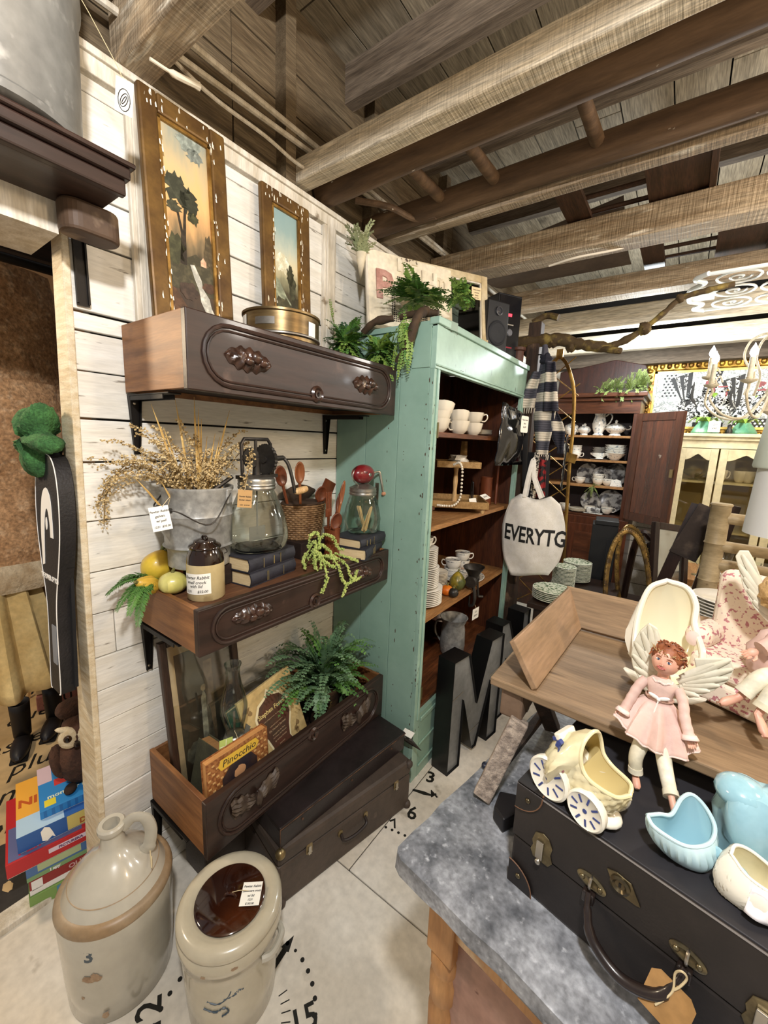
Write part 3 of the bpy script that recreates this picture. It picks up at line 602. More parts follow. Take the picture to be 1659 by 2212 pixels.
g = G(M).tube([(0, -.04, .234), (0, -.042, .31), (0, -.034, .322), (0, .034, .322), (0, .042, .312), (0, .05, .234)], .0042, 8)
g.tube([(0, -.002, .234), (0, -.002, .322)], .0036, 8); g.box(-.012, .012, -.05, .055, .232, .24); g.obj('gear_frame', CASTIRON, ch)
def gear(M, r, t, nt, name):
    g = G(M); pl = []
    for i in range(nt*2): a = PI*i/nt; q = r*(1+(.06 if i % 2 else 0)); pl.append((q*math.cos(a), q*math.sin(a)))
    g.prism(pl, -t/2, t/2).tube([(0, 0, -t), (0, 0, t)], r*.25, 10); g.obj(name, CASTIRON, ch)
gear(M @ T(0, .028, .275) @ R('X', 90) @ R('Y', 0), .035, .008, 26, 'gear_wheel'); gear(M @ T(.004, -.02, .28) @ R('Y', 90), .022, .006, 16, 'pinion')
G(M).lathe([(.01, .24), (.008, .27), (.01, .28), (0, .285)], 12).tube([(0, .03, .275), (0, .085, .278)], [.008, .006], 8).obj('axle', CASTIRON, ch)
cr = G(M).tube(smooth([(0, .085, .279), (.01, .093, .26), (.018, .1, .22), (.022, .103, .19)]), .0045, 8).obj('crank_arm', CASTIRON, ch)
G(M @ T(.022, .103, .192) @ R('X', -82)).lathe([(.005, 0), (.009, .008), (.0095, .03), (.008, .042), (0, .044)], 12).obj('crank_grip', LIGHTW, ch)
G().tube([(0, 0, .198), (0, 0, .05)], .003, 6).box(-.001, .001, -.03, .03, .03, .075).obj('dasher', plain('dasher_grey', '#77746c', .5), ch)
G(M).tube([(-.03, -.045, .235), (-.04, -.1, .20)], .005, 8).obj('side_arm', CASTIRON, ch)
ptag('tan card tag tied to the iron frame of the big glass churn', (.262, .716, 1.318), (.3, .95, -.12), (-.12, .12, 1), .042, .052, [('Pewter Rabbit', 0, .006, .6), ('Butter churn', 0, -.004, .65), ('1231  $169.00', 0, -.019, .5)], TANTAG, .010, [(0, 0, .024), (-.015, .015, .04), (-.045, .04, .05)])
# --- basket with spoons
WICK = mat('wicker', '#8f6f4a', .6, col2='#6b4e31', scale=40, bump=.3)
ba = thing('wicker_basket', 'wicker basket with brown lining behind the glass churn', 'basket', (.088, 1.105, 1.1105))
g = G(); NB = 44
for k in range(16):
    z = .004+k*.0085; rx = .056+.0011*k; ry = .074+.0011*k
    g.tube([((rx+(.003 if (i+k) % 2 else -.002))*math.cos(2*PI*i/NB), (ry+(.003 if (i+k) % 2 else -.002))*math.sin(2*PI*i/NB), z) for i in range(NB)], .0046, 5, close=True)
stuff(g.obj('weave', WICK, ba))
G().lathe([(.0, .003), (.052, .003), (.066, .135), (.07, .142), (.074, .138)], 32, sy=1.3).obj('lining', mat('brown_lining', '#3d2a1b', .8), ba)
G(T(-.058, .03, .165) @ R('Y', -12) @ R('X', 4)).grid(lambda u, v: (.012*math.sin(PI*v), (u-.5)*.17, (v-.5)*.07*math.sin(PI*min(.97, max(.03, u)))**.5+.0*u), 20, 6).obj('bark_back', mat('bark', '#4a3826', .8, col2='#33261a', scale=20, bump=.6), ba)
def spoon(label, loc, rot, L=.24, bw_=.026, bl=.036, m=REDWOOD, kind='spoon', group='wooden spoons in basket and cup', name='wooden_spoon'):
    s = thing(name, label, 'spoon', loc, 0, group, rot)
    if kind == 'spoon':
        g = G(T(0, 0, L)).grid(lambda u, v: (-.012*(1-(u)**2)*1.0+.004, bw_*u*math.cos(2*PI*v), bl*u*math.sin(2*PI*v)), 7, 20, cv=True)
        g.obj('bowl', m, s, solid=.004)
    elif kind == 'spatula': G(T(0, 0, L)).prism([(-.02, -.05), (.02, -.05), (.036, .0), (.034, .05), (-.034, .05), (-.036, 0)], -.002, .002).obj('blade', m, s); s.children[0].matrix_local = T(0, 0, L) @ frame((0, 0, 0), (0, 1, 0), (0, 0, 1)) @ T(0, 0, 0) @ T(0, 0, -L) if False else Matrix(); me = s.children[0].data; me.transform(T(0, 0, L) @ frame((0, 0, 0), (0, 1, 0), (0, 0, 1)) @ T(0, 0, -L))
    elif kind == 'fork':
        g = G()
        for q in (-1.5, -.5, .5, 1.5): g.box(-.002, .002, q*.008-.0025, q*.008+.0025, L-.02, L+.045)
        g.box(-.0025, .0025, -.0155, .0155, L-.05, L-.018, tp=(0, 0)); g.obj('tines', m, s, bevel=.0015)
    G().tube([(0, 0, 0), (0, 0, L*.5), (0, 0, L-bl*.8)], [.0055, .005, .006], 8).obj('handle', m, s)
    return s
REDW2 = mat('orange_brown_wood', '#8f5530', .32, col2='#7a4526', scale=5, st=(6, 6, .7), coat=.3)
def rxyz(x, y, z): return tuple(math.radians(q) for q in (x, y, z))
spoon('tall orange brown wooden spoon in wicker basket beside churn crank', (.10, 1.085, 1.12), rxyz(8, 6, 0), .255, .024, .042, REDW2)
spoon('dark wooden spoon half hidden behind churn gear in basket', (.08, 1.07, 1.12), rxyz(18, 2, 0), .25, .026, .04)
spoon('wide brown wooden spoon leaning right in wicker basket', (.10, 1.12, 1.13), rxyz(-16, 10, 0), .16, .034, .032)
spoon('brown wooden spatula with slanted end at right of basket', (.09, 1.14, 1.13), rxyz(-24, 8, 0), .17, kind='spatula', name='wooden_spatula')
cu_ = thing('wooden_cup', 'red brown turned wooden cup holding utensils on middle drawer', 'cup', (.235, 1.118, Z2))
G().lathe([(.026, 0), (.03, .004), (.028, .05), (.031, .115), (.033, .12), (.03, .122), (.027, .115), (.025, .01), (0, .01)], 28).obj('body', REDWOOD, cu_)
spoon('round bowled wooden spoon at front of the wooden cup', (.245, 1.112, 1.06), rxyz(3, 8, 0), .14, .03, .033)
spoon('wooden fork standing in wooden cup', (.22, 1.112, 1.06), rxyz(2, 2, 0), .20, kind='fork', name='wooden_fork')
spoon('flat pale wooden stick leaning right in wooden cup', (.23, 1.122, 1.06), rxyz(-8, 4, 0), .24, .010, .05, REDW2)
spoon('dark wooden spatula upright in wooden cup beside the beater jar', (.215, 1.13, 1.06), rxyz(-12, 0, 0), .20, .012, .045)
# --- small beater jar
J2 = Z2+.0445+.0365
ej = thing('beater_jar', 'small glass beater jar with red football shaped gear housing on navy books', 'churn', (.25, 1.278, J2))
sq2 = lambda a, z: 1+.06*math.cos(4*(a-.2))
G().lathe([(0, .003), (.05, .002), (.062, .006), (.072, .03), (.075, .06), (.068, .10), (.058, .135), (.052, .15), (.051, .168)], 44, tw=sq2).obj('jar', GLASSG, ej)
G().lathe([(.055, .155), (.056, .16), (.054, .165), (.056, .17), (.054, .176), (.055, .183), (.04, .19), (.025, .198), (0, .2)], 36).obj('screw_lid', ZINCLID, ej)
hs = G(T(0, -.002, .238)).ball((0, 0, 0), (.036, .060, .038), 24, 14).obj('gear_housing', mat('red_enamel', '#7d1a1f', .3, col2='#5e1216', scale=12, coat=.4, spot='#3a1515', ss=22, slo=.64, shi=.7), ej)
G(T(0, -.002, .232)).tube([(0, .063*math.cos(a), .040*math.sin(a)) for a in [i*PI/14 for i in range(28)]], .0025, 6, close=True).obj('housing_seam', STEEL, hs)
G(T(.036, -.002, .238) @ R('Y', 90)).lathe([(.008, 0), (.006, .003), (0, .003)], 14).obj('boss', STEEL, hs)
g = G().tube(smooth([(0, .055, .238), (.01, .080, .244), (.018, .090, .235), (.03, .102, .15)]), .0045, 8).obj('crank_arm', STEEL, ej)
G(T(.03, .092, .152) @ R('X', -84)).lathe([(.004, 0), (.0085, .006), (.0075, .03), (.0075, .05), (0, .052)], 12).obj('crank_grip', wood('pink_grip', '#c28e6e', '#a97353', 'z'), ej)
G().box(.012, .03, .066, .068, .13, .20).obj('side_plate', STEEL, ej)
for k, (x, y, a, b) in enumerate(((.01, -.01, 10, -18), (.02, .0, 6, -12), (.0, .02, -6, 14), (-.01, .03, -10, 16))):
    t_ = thing('wooden_stick', 'pale flat wooden stick inside small beater jar, '+('leaning left at front', 'leaning left behind the front one', 'leaning right', 'leaning right at back')[k], 'stick', (.25+x, 1.278+y, J2+.006), 0, 'sticks in the beater jar', rxyz(b, a, 0))
    G().prism(rrect(.014, .105, .007, 4, 0, .0525), -.001, .001).obj('strip', LIGHTW, t_); t_.children[0].data.transform(frame((0, 0, 0), (0, 1, 0), (0, 0, 1)))
# --- crock with lid and label
STONE = mat('cream_stoneware', '#c8b78c', .3, fine=.04, col2='#bba87a', scale=12, coat=.4, spot='#a8946a', ss=16)
BROWNG = mat('brown_glaze', '#1c100b', .12, col2='#2b170d', scale=9, coat=.6)
ck = thing('lidded_crock', 'small cream stoneware crock with black glazed shoulder and lid and paper label', 'crock', (.24, .600, Z2))
G().lathe([(.046, 0), (.0495, .004), (.0495, .1), (.049, .104), (0, .104)], 44).obj('body', STONE, ck)
G().lathe([(.0492, .102), (.049, .108), (.046, .125), (.04, .138), (.037, .144)], 44).obj('shoulder', BROWNG, ck)
l_ = G().lathe([(.041, .142), (.043, .146), (.041, .151), (.03, .157), (.028, .163), (.016, .167), (0, .166)], 36).obj('lid', BROWNG, ck)
G(T(0, 0, .168)).tube(smooth([(-.012, 0, 0), (-.006, 0, .006), (.006, 0, .006), (.012, 0, 0)]), .0035, 8).obj('lid_knob', BROWNG, l_)
G().tube(smooth([(.0, .045, .128), (.0, .06, .13), (.01, .062, .12), (.015, .05, .118)]), .0013, 6).obj('wire_clip', CASTIRON, ck)
ca = -62
def labf(u, v):
    a = math.radians(ca+(u-.5)*92); return (.0502*math.cos(a), .0502*math.sin(a), .022+.058*v+.004*(u-.5))
lb_ = G().grid(labf, 14, 2).obj('paper_label', PAPER, ck)
def wrap(s, z, size, r=.0505, a0=ca, par=lb_, m=INK, sx=1):
    o = txt(s, size, m, par, Matrix(), 'handwriting', .00005, shear=.25, bold=.00012, sx=sx)
    for v in o.data.vertices:
        a = math.radians(a0)+v.co.x/r; v.co = ((r+v.co.z)*math.cos(a), (r+v.co.z)*math.sin(a), z+v.co.y+.004*(v.co.x/(r*1.6)))
    return o
wrap('Pewter Rabbit', .069, .0125); wrap('small crock', .056, .012); wrap('with lid', .045, .012); wrap('1231      $32.00', .030, .010)
# --- gourds, greens, leaf
def gourd(name, label, loc, r, h, cols, ribs=8, amp=.06, neck=0, tilt=(0, 0, 0), lump=0, stem=True, group='gourds on the middle drawer', spot=None, st=(1, 1, 1)):
    g_ = thing(name, label, 'gourd', loc, 0, group, tilt); k = len(bpy.data.materials)
    def fn(p):
        a = math.atan2(p.y, p.x); q = 1-amp*abs(math.cos(ribs*a/2))*(1-p.z*p.z)
        if neck: q *= 1-neck*max(0, p.z)**1.2
        if lump: q *= 1+lump*nse(p.x*4+k, p.y*4, p.z*4)
        return q
    def f2(p):
        return fn(p)
    g = G(T(0, 0, h)); vs = []; n, m_ = 32, 14
    for i in range(m_+1):
        th = PI*i/m_
        for j in range(n):
            a = 2*PI*j/n; p = Vector((math.sin(th)*math.cos(a), math.sin(th)*math.sin(a), math.cos(th))); q = fn(p)
            vs.append((p.x*r*q, p.y*r*q, p.z*h*(1+.0*q)))
    g.add(vs, [(i*n+j, (i+1)*n+j, (i+1)*n+(j+1) % n, i*n+(j+1) % n) for i in range(m_) for j in range(n)], True)
    g.obj('flesh', mat(name+'_skin_%d' % k, cols[0], .4, col2=cols[1], scale=9, st=st, lo=.45, hi=.6, fine=.05, spot=spot, ss=26, slo=.6, shi=.66, coat=.2, bump=.15, bs=25), g_)
    if stem: G(T(0, 0, h*2*.97)).tube(smooth([(0, 0, -.003), (.002, .001, .008), (.006, .002, .014)]), [.005]*6+[.004]*6+[.0035], 7).obj('stem', plain('gourd_stem', '#6d6a3a', .7) if 'gourd_stem' not in bpy.data.materials else bpy.data.materials['gourd_stem'], g_)
    return g_
gourd('yellow_gourd', 'plump yellow gourd at left end of middle drawer against the wall', (.045, .535, Z2+.014), .044, .050, ('#d9b93e', '#c9a02c'), 10, .05, .25, rxyz(-25, 10, 0))
gourd('striped_gourd', 'yellow and green striped gourd lying between yellow gourd and pale pumpkin', (.095, .535, Z2+.006), .028, .040, ('#cda53c', '#8d8a2e'), 10, .14, .3, rxyz(55, 30, 0), st=(3, 3, .3))
gourd('pale_pumpkin', 'small pale yellow ribbed pumpkin beside the cream crock', (.150, .552, Z2-.001), .040, .031, ('#d6cd7f', '#c3bb62'), 12, .09)
gourd('orange_gourd', 'warty orange gourd with green end half hidden behind the crock', (.055, .64, Z2+.004), .036, .032, ('#c85a1c', '#d97a2c'), 8, .05, 0, rxyz(60, 0, 30), .5, spot='#31502a')
LEAFG = mat('fern_green', '#5f8a3f', .5, col2='#456f33', scale=30, rnd=.12); LEAFB = mat('fern_bluegreen', '#6f8d66', .5, col2='#527353', scale=30, rnd=.15)
LEAFY = mat('fern_yellowgreen', '#8fab52', .5, col2='#6c8f40', scale=30, rnd=.12)
def frond(g, pts, W, step=.008, lw=.45, ang=60, m=0, taper=1, start=1, fold=.25, stem=.0011, rag=.15, ms=1, upv=Vector((0, 0, 1))):
    """one fern frond: a stem and two rows of folded leaflets"""
    P = [Vector(p) for p in pts]; g.m(ms).tube(P, [stem*(1-.6*i/len(P)) for i in range(len(P))], 4, cap=False); g.m(m)
    ln = [0]
    for i in range(1, len(P)): ln.append(ln[-1]+(P[i]-P[i-1]).length)
    tot = ln[-1]; s = step*start; i = 1
    while s < tot:
        while i < len(P)-1 and ln[i] < s: i += 1
        f = (s-ln[i-1])/max(1e-6, ln[i]-ln[i-1]); p = P[i-1].lerp(P[i], f); t = (P[i]-P[i-1]).normalized()
        sd = t.cross(upv); sd = sd.normalized() if sd.length > .05 else t.orthogonal().normalized(); nn = sd.cross(t)
        w_ = W*min(1, .45+1.6*(s/tot))*(1-(s/tot)**2.2*taper)
        for q in (-1, 1):
            a = math.radians(ang+random.uniform(-9, 9)); d = t*math.cos(a)+sd*q*math.sin(a)+nn*random.uniform(-.25, .12); L = w_*random.uniform(1-rag, 1+rag); b = d.cross(nn).normalized()*L*lw*.5
            g.add([p, p+d*L*.55+b+nn*L*fold*.3, p+d*L, p+d*L*.55-b+nn*L*fold*.3], [(0, 1, 2, 3)])
        s += step
gr = thing('pine_sprig', 'bright green feathery sprig drooping over left end of middle drawer', 'greenery', (.06, .51, Z2+.02))
random.seed(5)
for k, tp in enumerate(((-.03, -.085, -.02), (.02, -.10, -.005), (.06, -.095, -.04), (.11, -.085, -.04), (.135, -.075, -.065), (.08, -.07, -.02), (.0, -.07, .01), (.10, -.05, -.03))):
    tp = Vector(tp); g = G(); base = Vector((.03, .03, .01)); pts = arc(base, (base+tp)*.5+Vector((.0, -.02, .045)), tp, 9)
    frond(g, pts, .026, .0017, .17, 48, 0, .7, 1, .2, .0012)
    g.obj('needle_frond', [LEAFG, LEAFG], gr)
lf = thing('dark_leaf', 'single dark olive leaf standing behind the yellow gourd', 'leaf', (.03, .575, Z2))
G().grid(lambda u, v: (.01+.012*u+.006*math.sin(PI*v), .004*u+(v-.5)*.042*math.sin(PI*min(.98, u*.95+.05))**.8, .125*u), 12, 7).obj('blade', mat('olive_leaf', '#54562a', .4, col2='#6c6f38', scale=30), lf, solid=.001)
# --- berry garland hanging over the front of the drawer
BERRY = mat('green_berry', '#b9c574', .5, col2='#97a95a', scale=40, rnd=.1)
bg_ = thing('berry_garland', 'trailing garland of tiny pale green berries spilling over middle drawer front', 'garland', (0, 0, 0))
random.seed(8)
bl_ = [[(.23, .98, 1.06), (.25, 1.0, 1.13), (.28, .985, 1.13), (.30, .96, 1.07)], [(.24, 1.0, 1.06), (.26, 1.04, 1.15), (.29, 1.06, 1.15), (.30, 1.08, 1.11), (.31, 1.10, 1.10)],
       [(.24, 1.0, 1.07), (.28, .98, 1.12), (.31, .955, 1.09), (.33, .94, 1.065)], [(.25, 1.02, 1.06), (.29, 1.0, 1.10), (.33, .985, 1.065), (.347, .975, 1.02), (.347, .955, .985)],
       [(.25, 1.02, 1.06), (.30, 1.02, 1.09), (.34, 1.03, 1.07), (.35, 1.05, 1.01), (.352, 1.07, .98), (.352, 1.055, .945)], [(.26, 1.03, 1.06), (.31, 1.05, 1.08), (.345, 1.08, 1.05), (.352, 1.10, 1.0), (.352, 1.13, .985), (.352, 1.155, .99)],
       [(.26, 1.02, 1.06), (.30, 1.07, 1.085), (.335, 1.11, 1.07), (.345, 1.14, 1.055)], [(.352, 1.07, .98), (.354, 1.10, .985), (.354, 1.12, 1.0), (.352, 1.13, 1.02)],
       [(.24, .98, 1.06), (.26, .96, 1.10), (.27, .94, 1.08), (.29, .93, 1.06)], [(.25, 1.01, 1.06), (.27, 1.02, 1.12), (.30, 1.03, 1.11), (.32, 1.04, 1.07)], [(.23, 1.0, 1.08), (.25, .99, 1.16), (.27, 1.01, 1.165), (.285, 1.0, 1.12)],
       [(.26, .98, 1.06), (.30, .99, 1.085), (.325, 1.0, 1.07), (.34, 1.02, 1.055)], [(.25, .97, 1.06), (.29, .965, 1.11), (.31, .98, 1.10), (.325, .97, 1.06)]]
bs_ = G().ball((0, 0, 0), .0036, 6, 4)
for pts in bl_:
    P = smooth(pts, 10); g = G().m(1).tube(P, .001, 4, cap=False).m(0)
    for i, p in enumerate(P[4:]):
        for q in range(3):
            d = Vector((random.uniform(-1, 1), random.uniform(-1, 1), random.uniform(-1, 1))).normalized()*random.uniform(.002, .0065); r = random.uniform(.0027, .0042)
            g.at(T(*(p+d))).ball((0, 0, 0), r, 6, 4).at(Matrix())
    g.obj('berry_strand', [BERRY, LEAFY], bg_)
# ------------------------------------------------------------------ lowest drawer: books, lamp, print, fern
Z3 = .3095
DKFRAME = wood('dark_frame_wood', '#2b1c15', '#3b281d', 'z', 6, .45)
pr = thing('framed_print', 'old dark religious looking print with cream mat in brown frame standing in lowest drawer', 'picture', (.115, .672, Z3), 0, None, (0, -.13, 0))
W_, H_ = .262, .555; a = W_/2
fm = G()
for (y0, y1, z0, z1) in ((-a, -a+.022, 0, H_), (a-.022, a, 0, H_), (-a+.022, a-.022, 0, .022), (-a+.022, a-.022, H_-.022, H_)): fm.box(0, .022, y0, y1, z0, z1)
fo = fm.obj('frame', DKFRAME, pr, bevel=.003)
G().box(.004, .007, -a+.02, a-.02, .02, H_-.02).obj('mat_board', mat('aged_mat', '#b5a27c', .8, col2='#9f8c66', scale=5), pr)
pc = G().box(.007, .0085, -a+.045, a-.022, .055, H_-.06).obj('print', mat('dark_print', '#2e2a22', .4, col2='#4e4636', scale=10, det=8, lo=.4, hi=.7), pr)
for nm, poly, col in (('printed_pillar', [(.0, .14), (.03, .15), (.035, .44), (.005, .44)], '#6a5b45'), ('printed_figure', [(-.02, .16), (.02, .165), (.015, .27), (.006, .32), (-.004, .345), (-.014, .32), (-.016, .26)], '#a2a18b'), ('printed_head', blob(-.002, .352, .010, .012, 3, 16, .1), '#9c8a68'), ('printed_kneeler', blob(-.045, .15, .035, .035, 7, 20, .3), '#6f6f5c'), ('printed_arch', blob(.06, .34, .02, .09, 9, 20, .2), '#4f4330')):
    mm = bpy.data.materials.get('paint_'+col[1:]) or mat('paint_'+col[1:], col, .5, col2='#%02x%02x%02x' % tuple(int(int(col[i:i+2], 16)*.7) for i in (1, 3, 5)), scale=45)
    G().add([(.0089, y, z) for y, z in poly], [tuple(range(len(poly)))]).obj(nm, mm, pc)
G(T(0, 0, 0)).box(.0095, .0105, -a+.02, a-.02, .02, H_-.02).obj('pane', glass('print_glass', '#ffffff', .03), pr)
# oil lamp
lp = thing('oil_lamp', 'clear glass oil lamp with tall chimney standing in lowest drawer', 'lamp', (.205, .70, Z3))
G().lathe([(.05, 0), (.052, .006), (.03, .03), (.016, .05), (.014, .075), (.022, .09), (.05, .105), (.062, .125), (.064, .15), (.052, .175), (.028, .19), (.022, .195)], 40).obj('font', GLASS, lp)
G().lathe([(.022, .19), (.024, .2), (.03, .205), (.031, .218), (.026, .224), (.012, .228), (0, .229)], 28).obj('burner', ZINCLID, lp)
G().tube([(0, 0, .225), (0, 0, .30)], .004, 6).obj('wick_tube', ZINCLID, lp)
G().lathe([(.027, .22), (.026, .232), (.033, .26), (.042, .30), (.043, .325), (.036, .365), (.026, .40), (.0215, .43), (.0215, .455), (.027, .47), (.0265, .472), (.0205, .456)], 40).obj('chimney', GLASS, lp)
ptag('white handwritten tag hanging on the oil lamp in lowest drawer', (.282, .652, .505), (.15, 1, .05), (-.15, .05, 1), .036, .065, [('Pewter Rabbit', 0, .013, .55), ('Bedroom', 0, .002, .65), ('lamp', 0, -.009, .65), ('1231 $30.00', 0, -.024, .5)], string=[(0, 0, .03), (-.02, .02, .055), (-.05, .03, .06)])
kt = ptag('small lime green folded card with a cross fold behind the white lamp tag', (.262, .632, .558), (.15, 1, -.15), (-.15, .18, 1), .042, .042, [], plain('lime_card', '#a9bd68', .7))
G(frame((0, 0, 0), (.15, 1, -.15), (-.15, .18, 1))).box(-.02, .02, -.0006, .0006, .0004, .0008).box(-.0006, .0006, -.02, .02, .0004, .0008).obj('fold_line', PAPER, kt)
# books in the lowest drawer
def slab_book(label, loc, rot, D_, Wy, Hz, cov, pages=PAGES, name='hardback_book'):
    """standing book: thickness along x, width along y, height along z"""
    b = thing(name, label, 'book', loc, 0, None, rot)
    G().box(-D_/2, -D_/2+.003, -Wy/2, Wy/2, 0, Hz).box(D_/2-.003, D_/2, -Wy/2, Wy/2, 0, Hz).box(-D_/2, D_/2, Wy/2-.003, Wy/2, 0, Hz).obj('cover', cov, b, bevel=.001)
    G().box(-D_/2+.003, D_/2-.003, -Wy/2+.004, Wy/2-.003, .004, Hz-.004).obj('page_block', pages, b)
    return b
TANPG = mat('tan_pages', '#9c7446', .8, col2='#866038', scale=60, st=(8, .3, .3)); ORPG = mat('orange_pages', '#d29a5e', .7, col2='#c2874c', scale=50, st=(8, .3, .3))
ob_ = thing('hardback_book', 'old olive hardback with brown page edges leaning at left end of lowest drawer', 'book', (.215, .595, Z3+.012), 0, None, (math.radians(-14), 0, math.radians(4)))
G().box(-.085, .085, -.02, -.017, 0, .205).box(-.085, .085, .017, .02, 0, .205).box(.082, .085, -.02, .02, 0, .205).obj('cover', mat('olive_cloth', '#4b4a36', .7, col2='#3c3a2c', scale=20), ob_)
G().box(-.08, .082, -.017, .017, .004, .201).obj('page_block', TANPG, ob_)
gc = thing('grey_card', 'grey folded card between old olive book and oil lamp', 'card', (.15, .655, Z3+.003), 0, None, (math.radians(-26), 0, 0))
G().box(-.06, .06, -.001, .001, 0, .235).obj('leaf_card', plain('grey_card_stock', '#777468', .8), gc)
PINC = mat('woven_cover', '#a06c3d', .55, col2='#7b4824', scale=9, st=(1, 12, 12), lo=.4, hi=.6)
pb = slab_book('tan woven pattern childrens book titled Pinocchio leaning inside front of lowest drawer', (.292, .655, Z3+.002), (0, math.radians(-3), 0), .030, .215, .250, PINC, ORPG)
g = G()
for i in range(16):
    for j in range(18):
        if (i+j) % 2 == 0: g.box(.015, .0162, -.104+i*.013, -.104+i*.013+.009, .004+j*.0135, .004+j*.0135+.005)
pcv = pb.children[0]; stuff(g.obj('woven_print', plain('weave_cream', '#c29a63', .6), pcv))
G().add([(.0166, y, z) for y, z in ((-.06, .02), (.062, .02), (.062, .175), (.04, .205), (-.03, .205), (-.06, .175))], [(0, 1, 2, 3, 4, 5)]).obj('dark_panel', mat('night_panel', '#1f1b26', .5, col2='#3a2a26', scale=30), pcv)
G().add([(.0168, y, z) for y, z in ((-.062, .205), (.06, .205), (.072, .222), (.06, .24), (-.062, .24), (-.072, .222))], [(0, 1, 2, 3, 4, 5)]).obj('title_plate', plain('yellow_plate', '#d2ac3c', .6), pcv)
txt('Pinocchio', .03, INK, pcv, T(.0171, 0, .222) @ frame((0, 0, 0), (0, 1, 0), (0, 0, 1)), 'title', .0002, shear=.2)
G(T(.0169, .0, .165)).add([(0, y, z) for y, z in blob(0, 0, .02, .018, 5, 18, .2)], [tuple(range(18))]).obj('printed_shape', plain('skin_print', '#b98a62', .6), pcv)
gbk = slab_book('dark green hardback standing behind the song book in lowest drawer', (.20, .862, Z3+.002), (math.radians(9), math.radians(-13), 0), .02, .22, .285, mat('green_cloth', '#2f5a4a', .6, col2='#264b3d', scale=30))
SONG = mat('aged_song_cover', '#cdb37b', .7, col2='#a98a52', scale=9, det=8, lo=.45, hi=.75)
sb = thing('song_book', 'aged cream song book with brown shield reading Stephen Foster in lowest drawer', 'book', (.232, .90, Z3+.004), 0, None, (math.radians(9), math.radians(-14), 0))
cv_ = G().box(-.006, .006, -.118, .118, 0, .315).obj('cover', SONG, sb, bevel=.001)
shp = [(-.045, .25), (-.015, .262), (0, .285), (.015, .262), (.045, .25), (.066, .215), (.066, .16), (.048, .12), (.038, .08), (.048, .055), (.055, .035), (.01, .045), (-.005, .03), (-.03, .045), (-.055, .035), (-.048, .055), (-.038, .08), (-.048, .12), (-.066, .16), (-.066, .215)]
G().add([(.0066, y, z) for y, z in [(p[0]*1.13, (p[1]-.16)*1.09+.16) for p in shp]], [tuple(range(len(shp)))]).obj('shield_edge', plain('pale_edge', '#e3d6ae', .7), cv_)
G().add([(.007, y, z) for y, z in shp], [tuple(range(len(shp)))]).obj('shield', mat('brown_shield', '#5b3426', .6, col2='#4b3a2c', scale=20), cv_)
Ms = lambda z, dy=0: T(.0074, dy, z) @ frame((0, 0, 0), (0, 1, 0), (0, 0, 1))
txt('Stephen Foster', .024, plain('gold_text', '#d3bf7d', .6), cv_, Ms(.215), 'title', .0002, sx=.85, bold=.0004)
CRM = plain('cream_text', '#bfa27e', .6)
for i, (s, z, q) in enumerate((('A life of Stephen Foster, His Songs and Story', .188, .0062), ('collected and edited by', .158, .0075), ('Ella Herbert Bartlett', .143, .011), ('arranged for the Piano', .124, .0075), ('and Voice, with Pictures', .112, .0075), ('by various Artists', .098, .009), ('New York', .078, .007), ('Publishers', .066, .007))): txt(s, q, CRM, cv_, Ms(z), 'subtitle', .00015, sx=.85)
for k in range(14):
    y = random.choice((-1, 1))*random.uniform(.06, .105); z = random.uniform(.03, .30)
    if abs(y) < .07 and z < .25: y *= 1.4
    G().add([(.0064, p, q) for p, q in blob(y, z, random.uniform(.006, .014), random.uniform(.006, .012), k, 14, .5)], [tuple(range(14))]).obj('printed_vignette', bpy.data.materials.get('paint_6f5a38') or plain('paint_6f5a38', '#8a7048', .7), cv_)
# fern in a brown pot
def fern_plant(label, name, loc, pot, fr, mats, seed, W=.03, step=.010, lw=.55):
    random.seed(seed); F = thing(name, label, 'plant', loc)
    if pot: pot(F)
    for (tip, h, base) in fr:
        tip = Vector(tip); b = Vector(base); md = (b+tip)*.5; md.z = max(b.z, tip.z)+h
        g = G(); frond(g, arc(b, md, tip, 12), W*random.uniform(.8, 1.15), step, lw, 68, 0, .8, 3, .35, .0013)
        g.obj('frond', [random.choice(mats), mats[0]], F)
    return F
BARKP = bpy.data.materials['bark']
def potf(F):
    G().lathe([(.05, 0), (.058, .02), (.075, .16), (.078, .175), (.07, .175), (.06, .15), (0, .15)], 24, tw=lambda a, z: 1+.06*nse(3*math.cos(a), 3*math.sin(a), z*30)).obj('pot', mat('mossy_brown_pot', '#4a3520', .7, col2='#2c1f13', scale=30, bump=.8, spot='#7d6a3a', ss=50, slo=.6, shi=.7), F)
random.seed(21); fr = []
for k in range(88):
    a = random.uniform(0, 2*PI); r = random.uniform(.10, .29); zt = random.uniform(.06, .40)*(1.1-r*1.3)
    if math.cos(a) < -.3: r = min(r, .2/abs(math.cos(a)))
    x_ = r*math.cos(a)*.75; y_ = r*math.sin(a)*1.0
    if y_ > .215: y_ = .215
    fr.append(((x_, y_, .06+zt), random.uniform(.02, .10), (random.uniform(-.03, .03), random.uniform(-.03, .03), .16)))
fr += [((.085, .04, .005), .02, (.06, .035, .17)), ((.04, -.33, .30), .06, (0, -.04, .18)), ((.02, -.31, .40), .05, (0, -.03, .18)), ((.05, -.28, .20), .08, (0, -.03, .18)), ((.12, .20, .12), .06, (.02, .03, .18)), ((.09, -.12, .08), .07, (.03, -.04, .17)), ((.11, .11, .10), .06, (.03, .04, .17))]
fern_plant('bushy artificial fern in brown mossy pot at right end of lowest drawer', 'potted_fern', (.185, 1.135, Z3+.002), potf, fr, [LEAFB, LEAFB, LEAFB, LEAFG], 22, .036, .0140, .85)

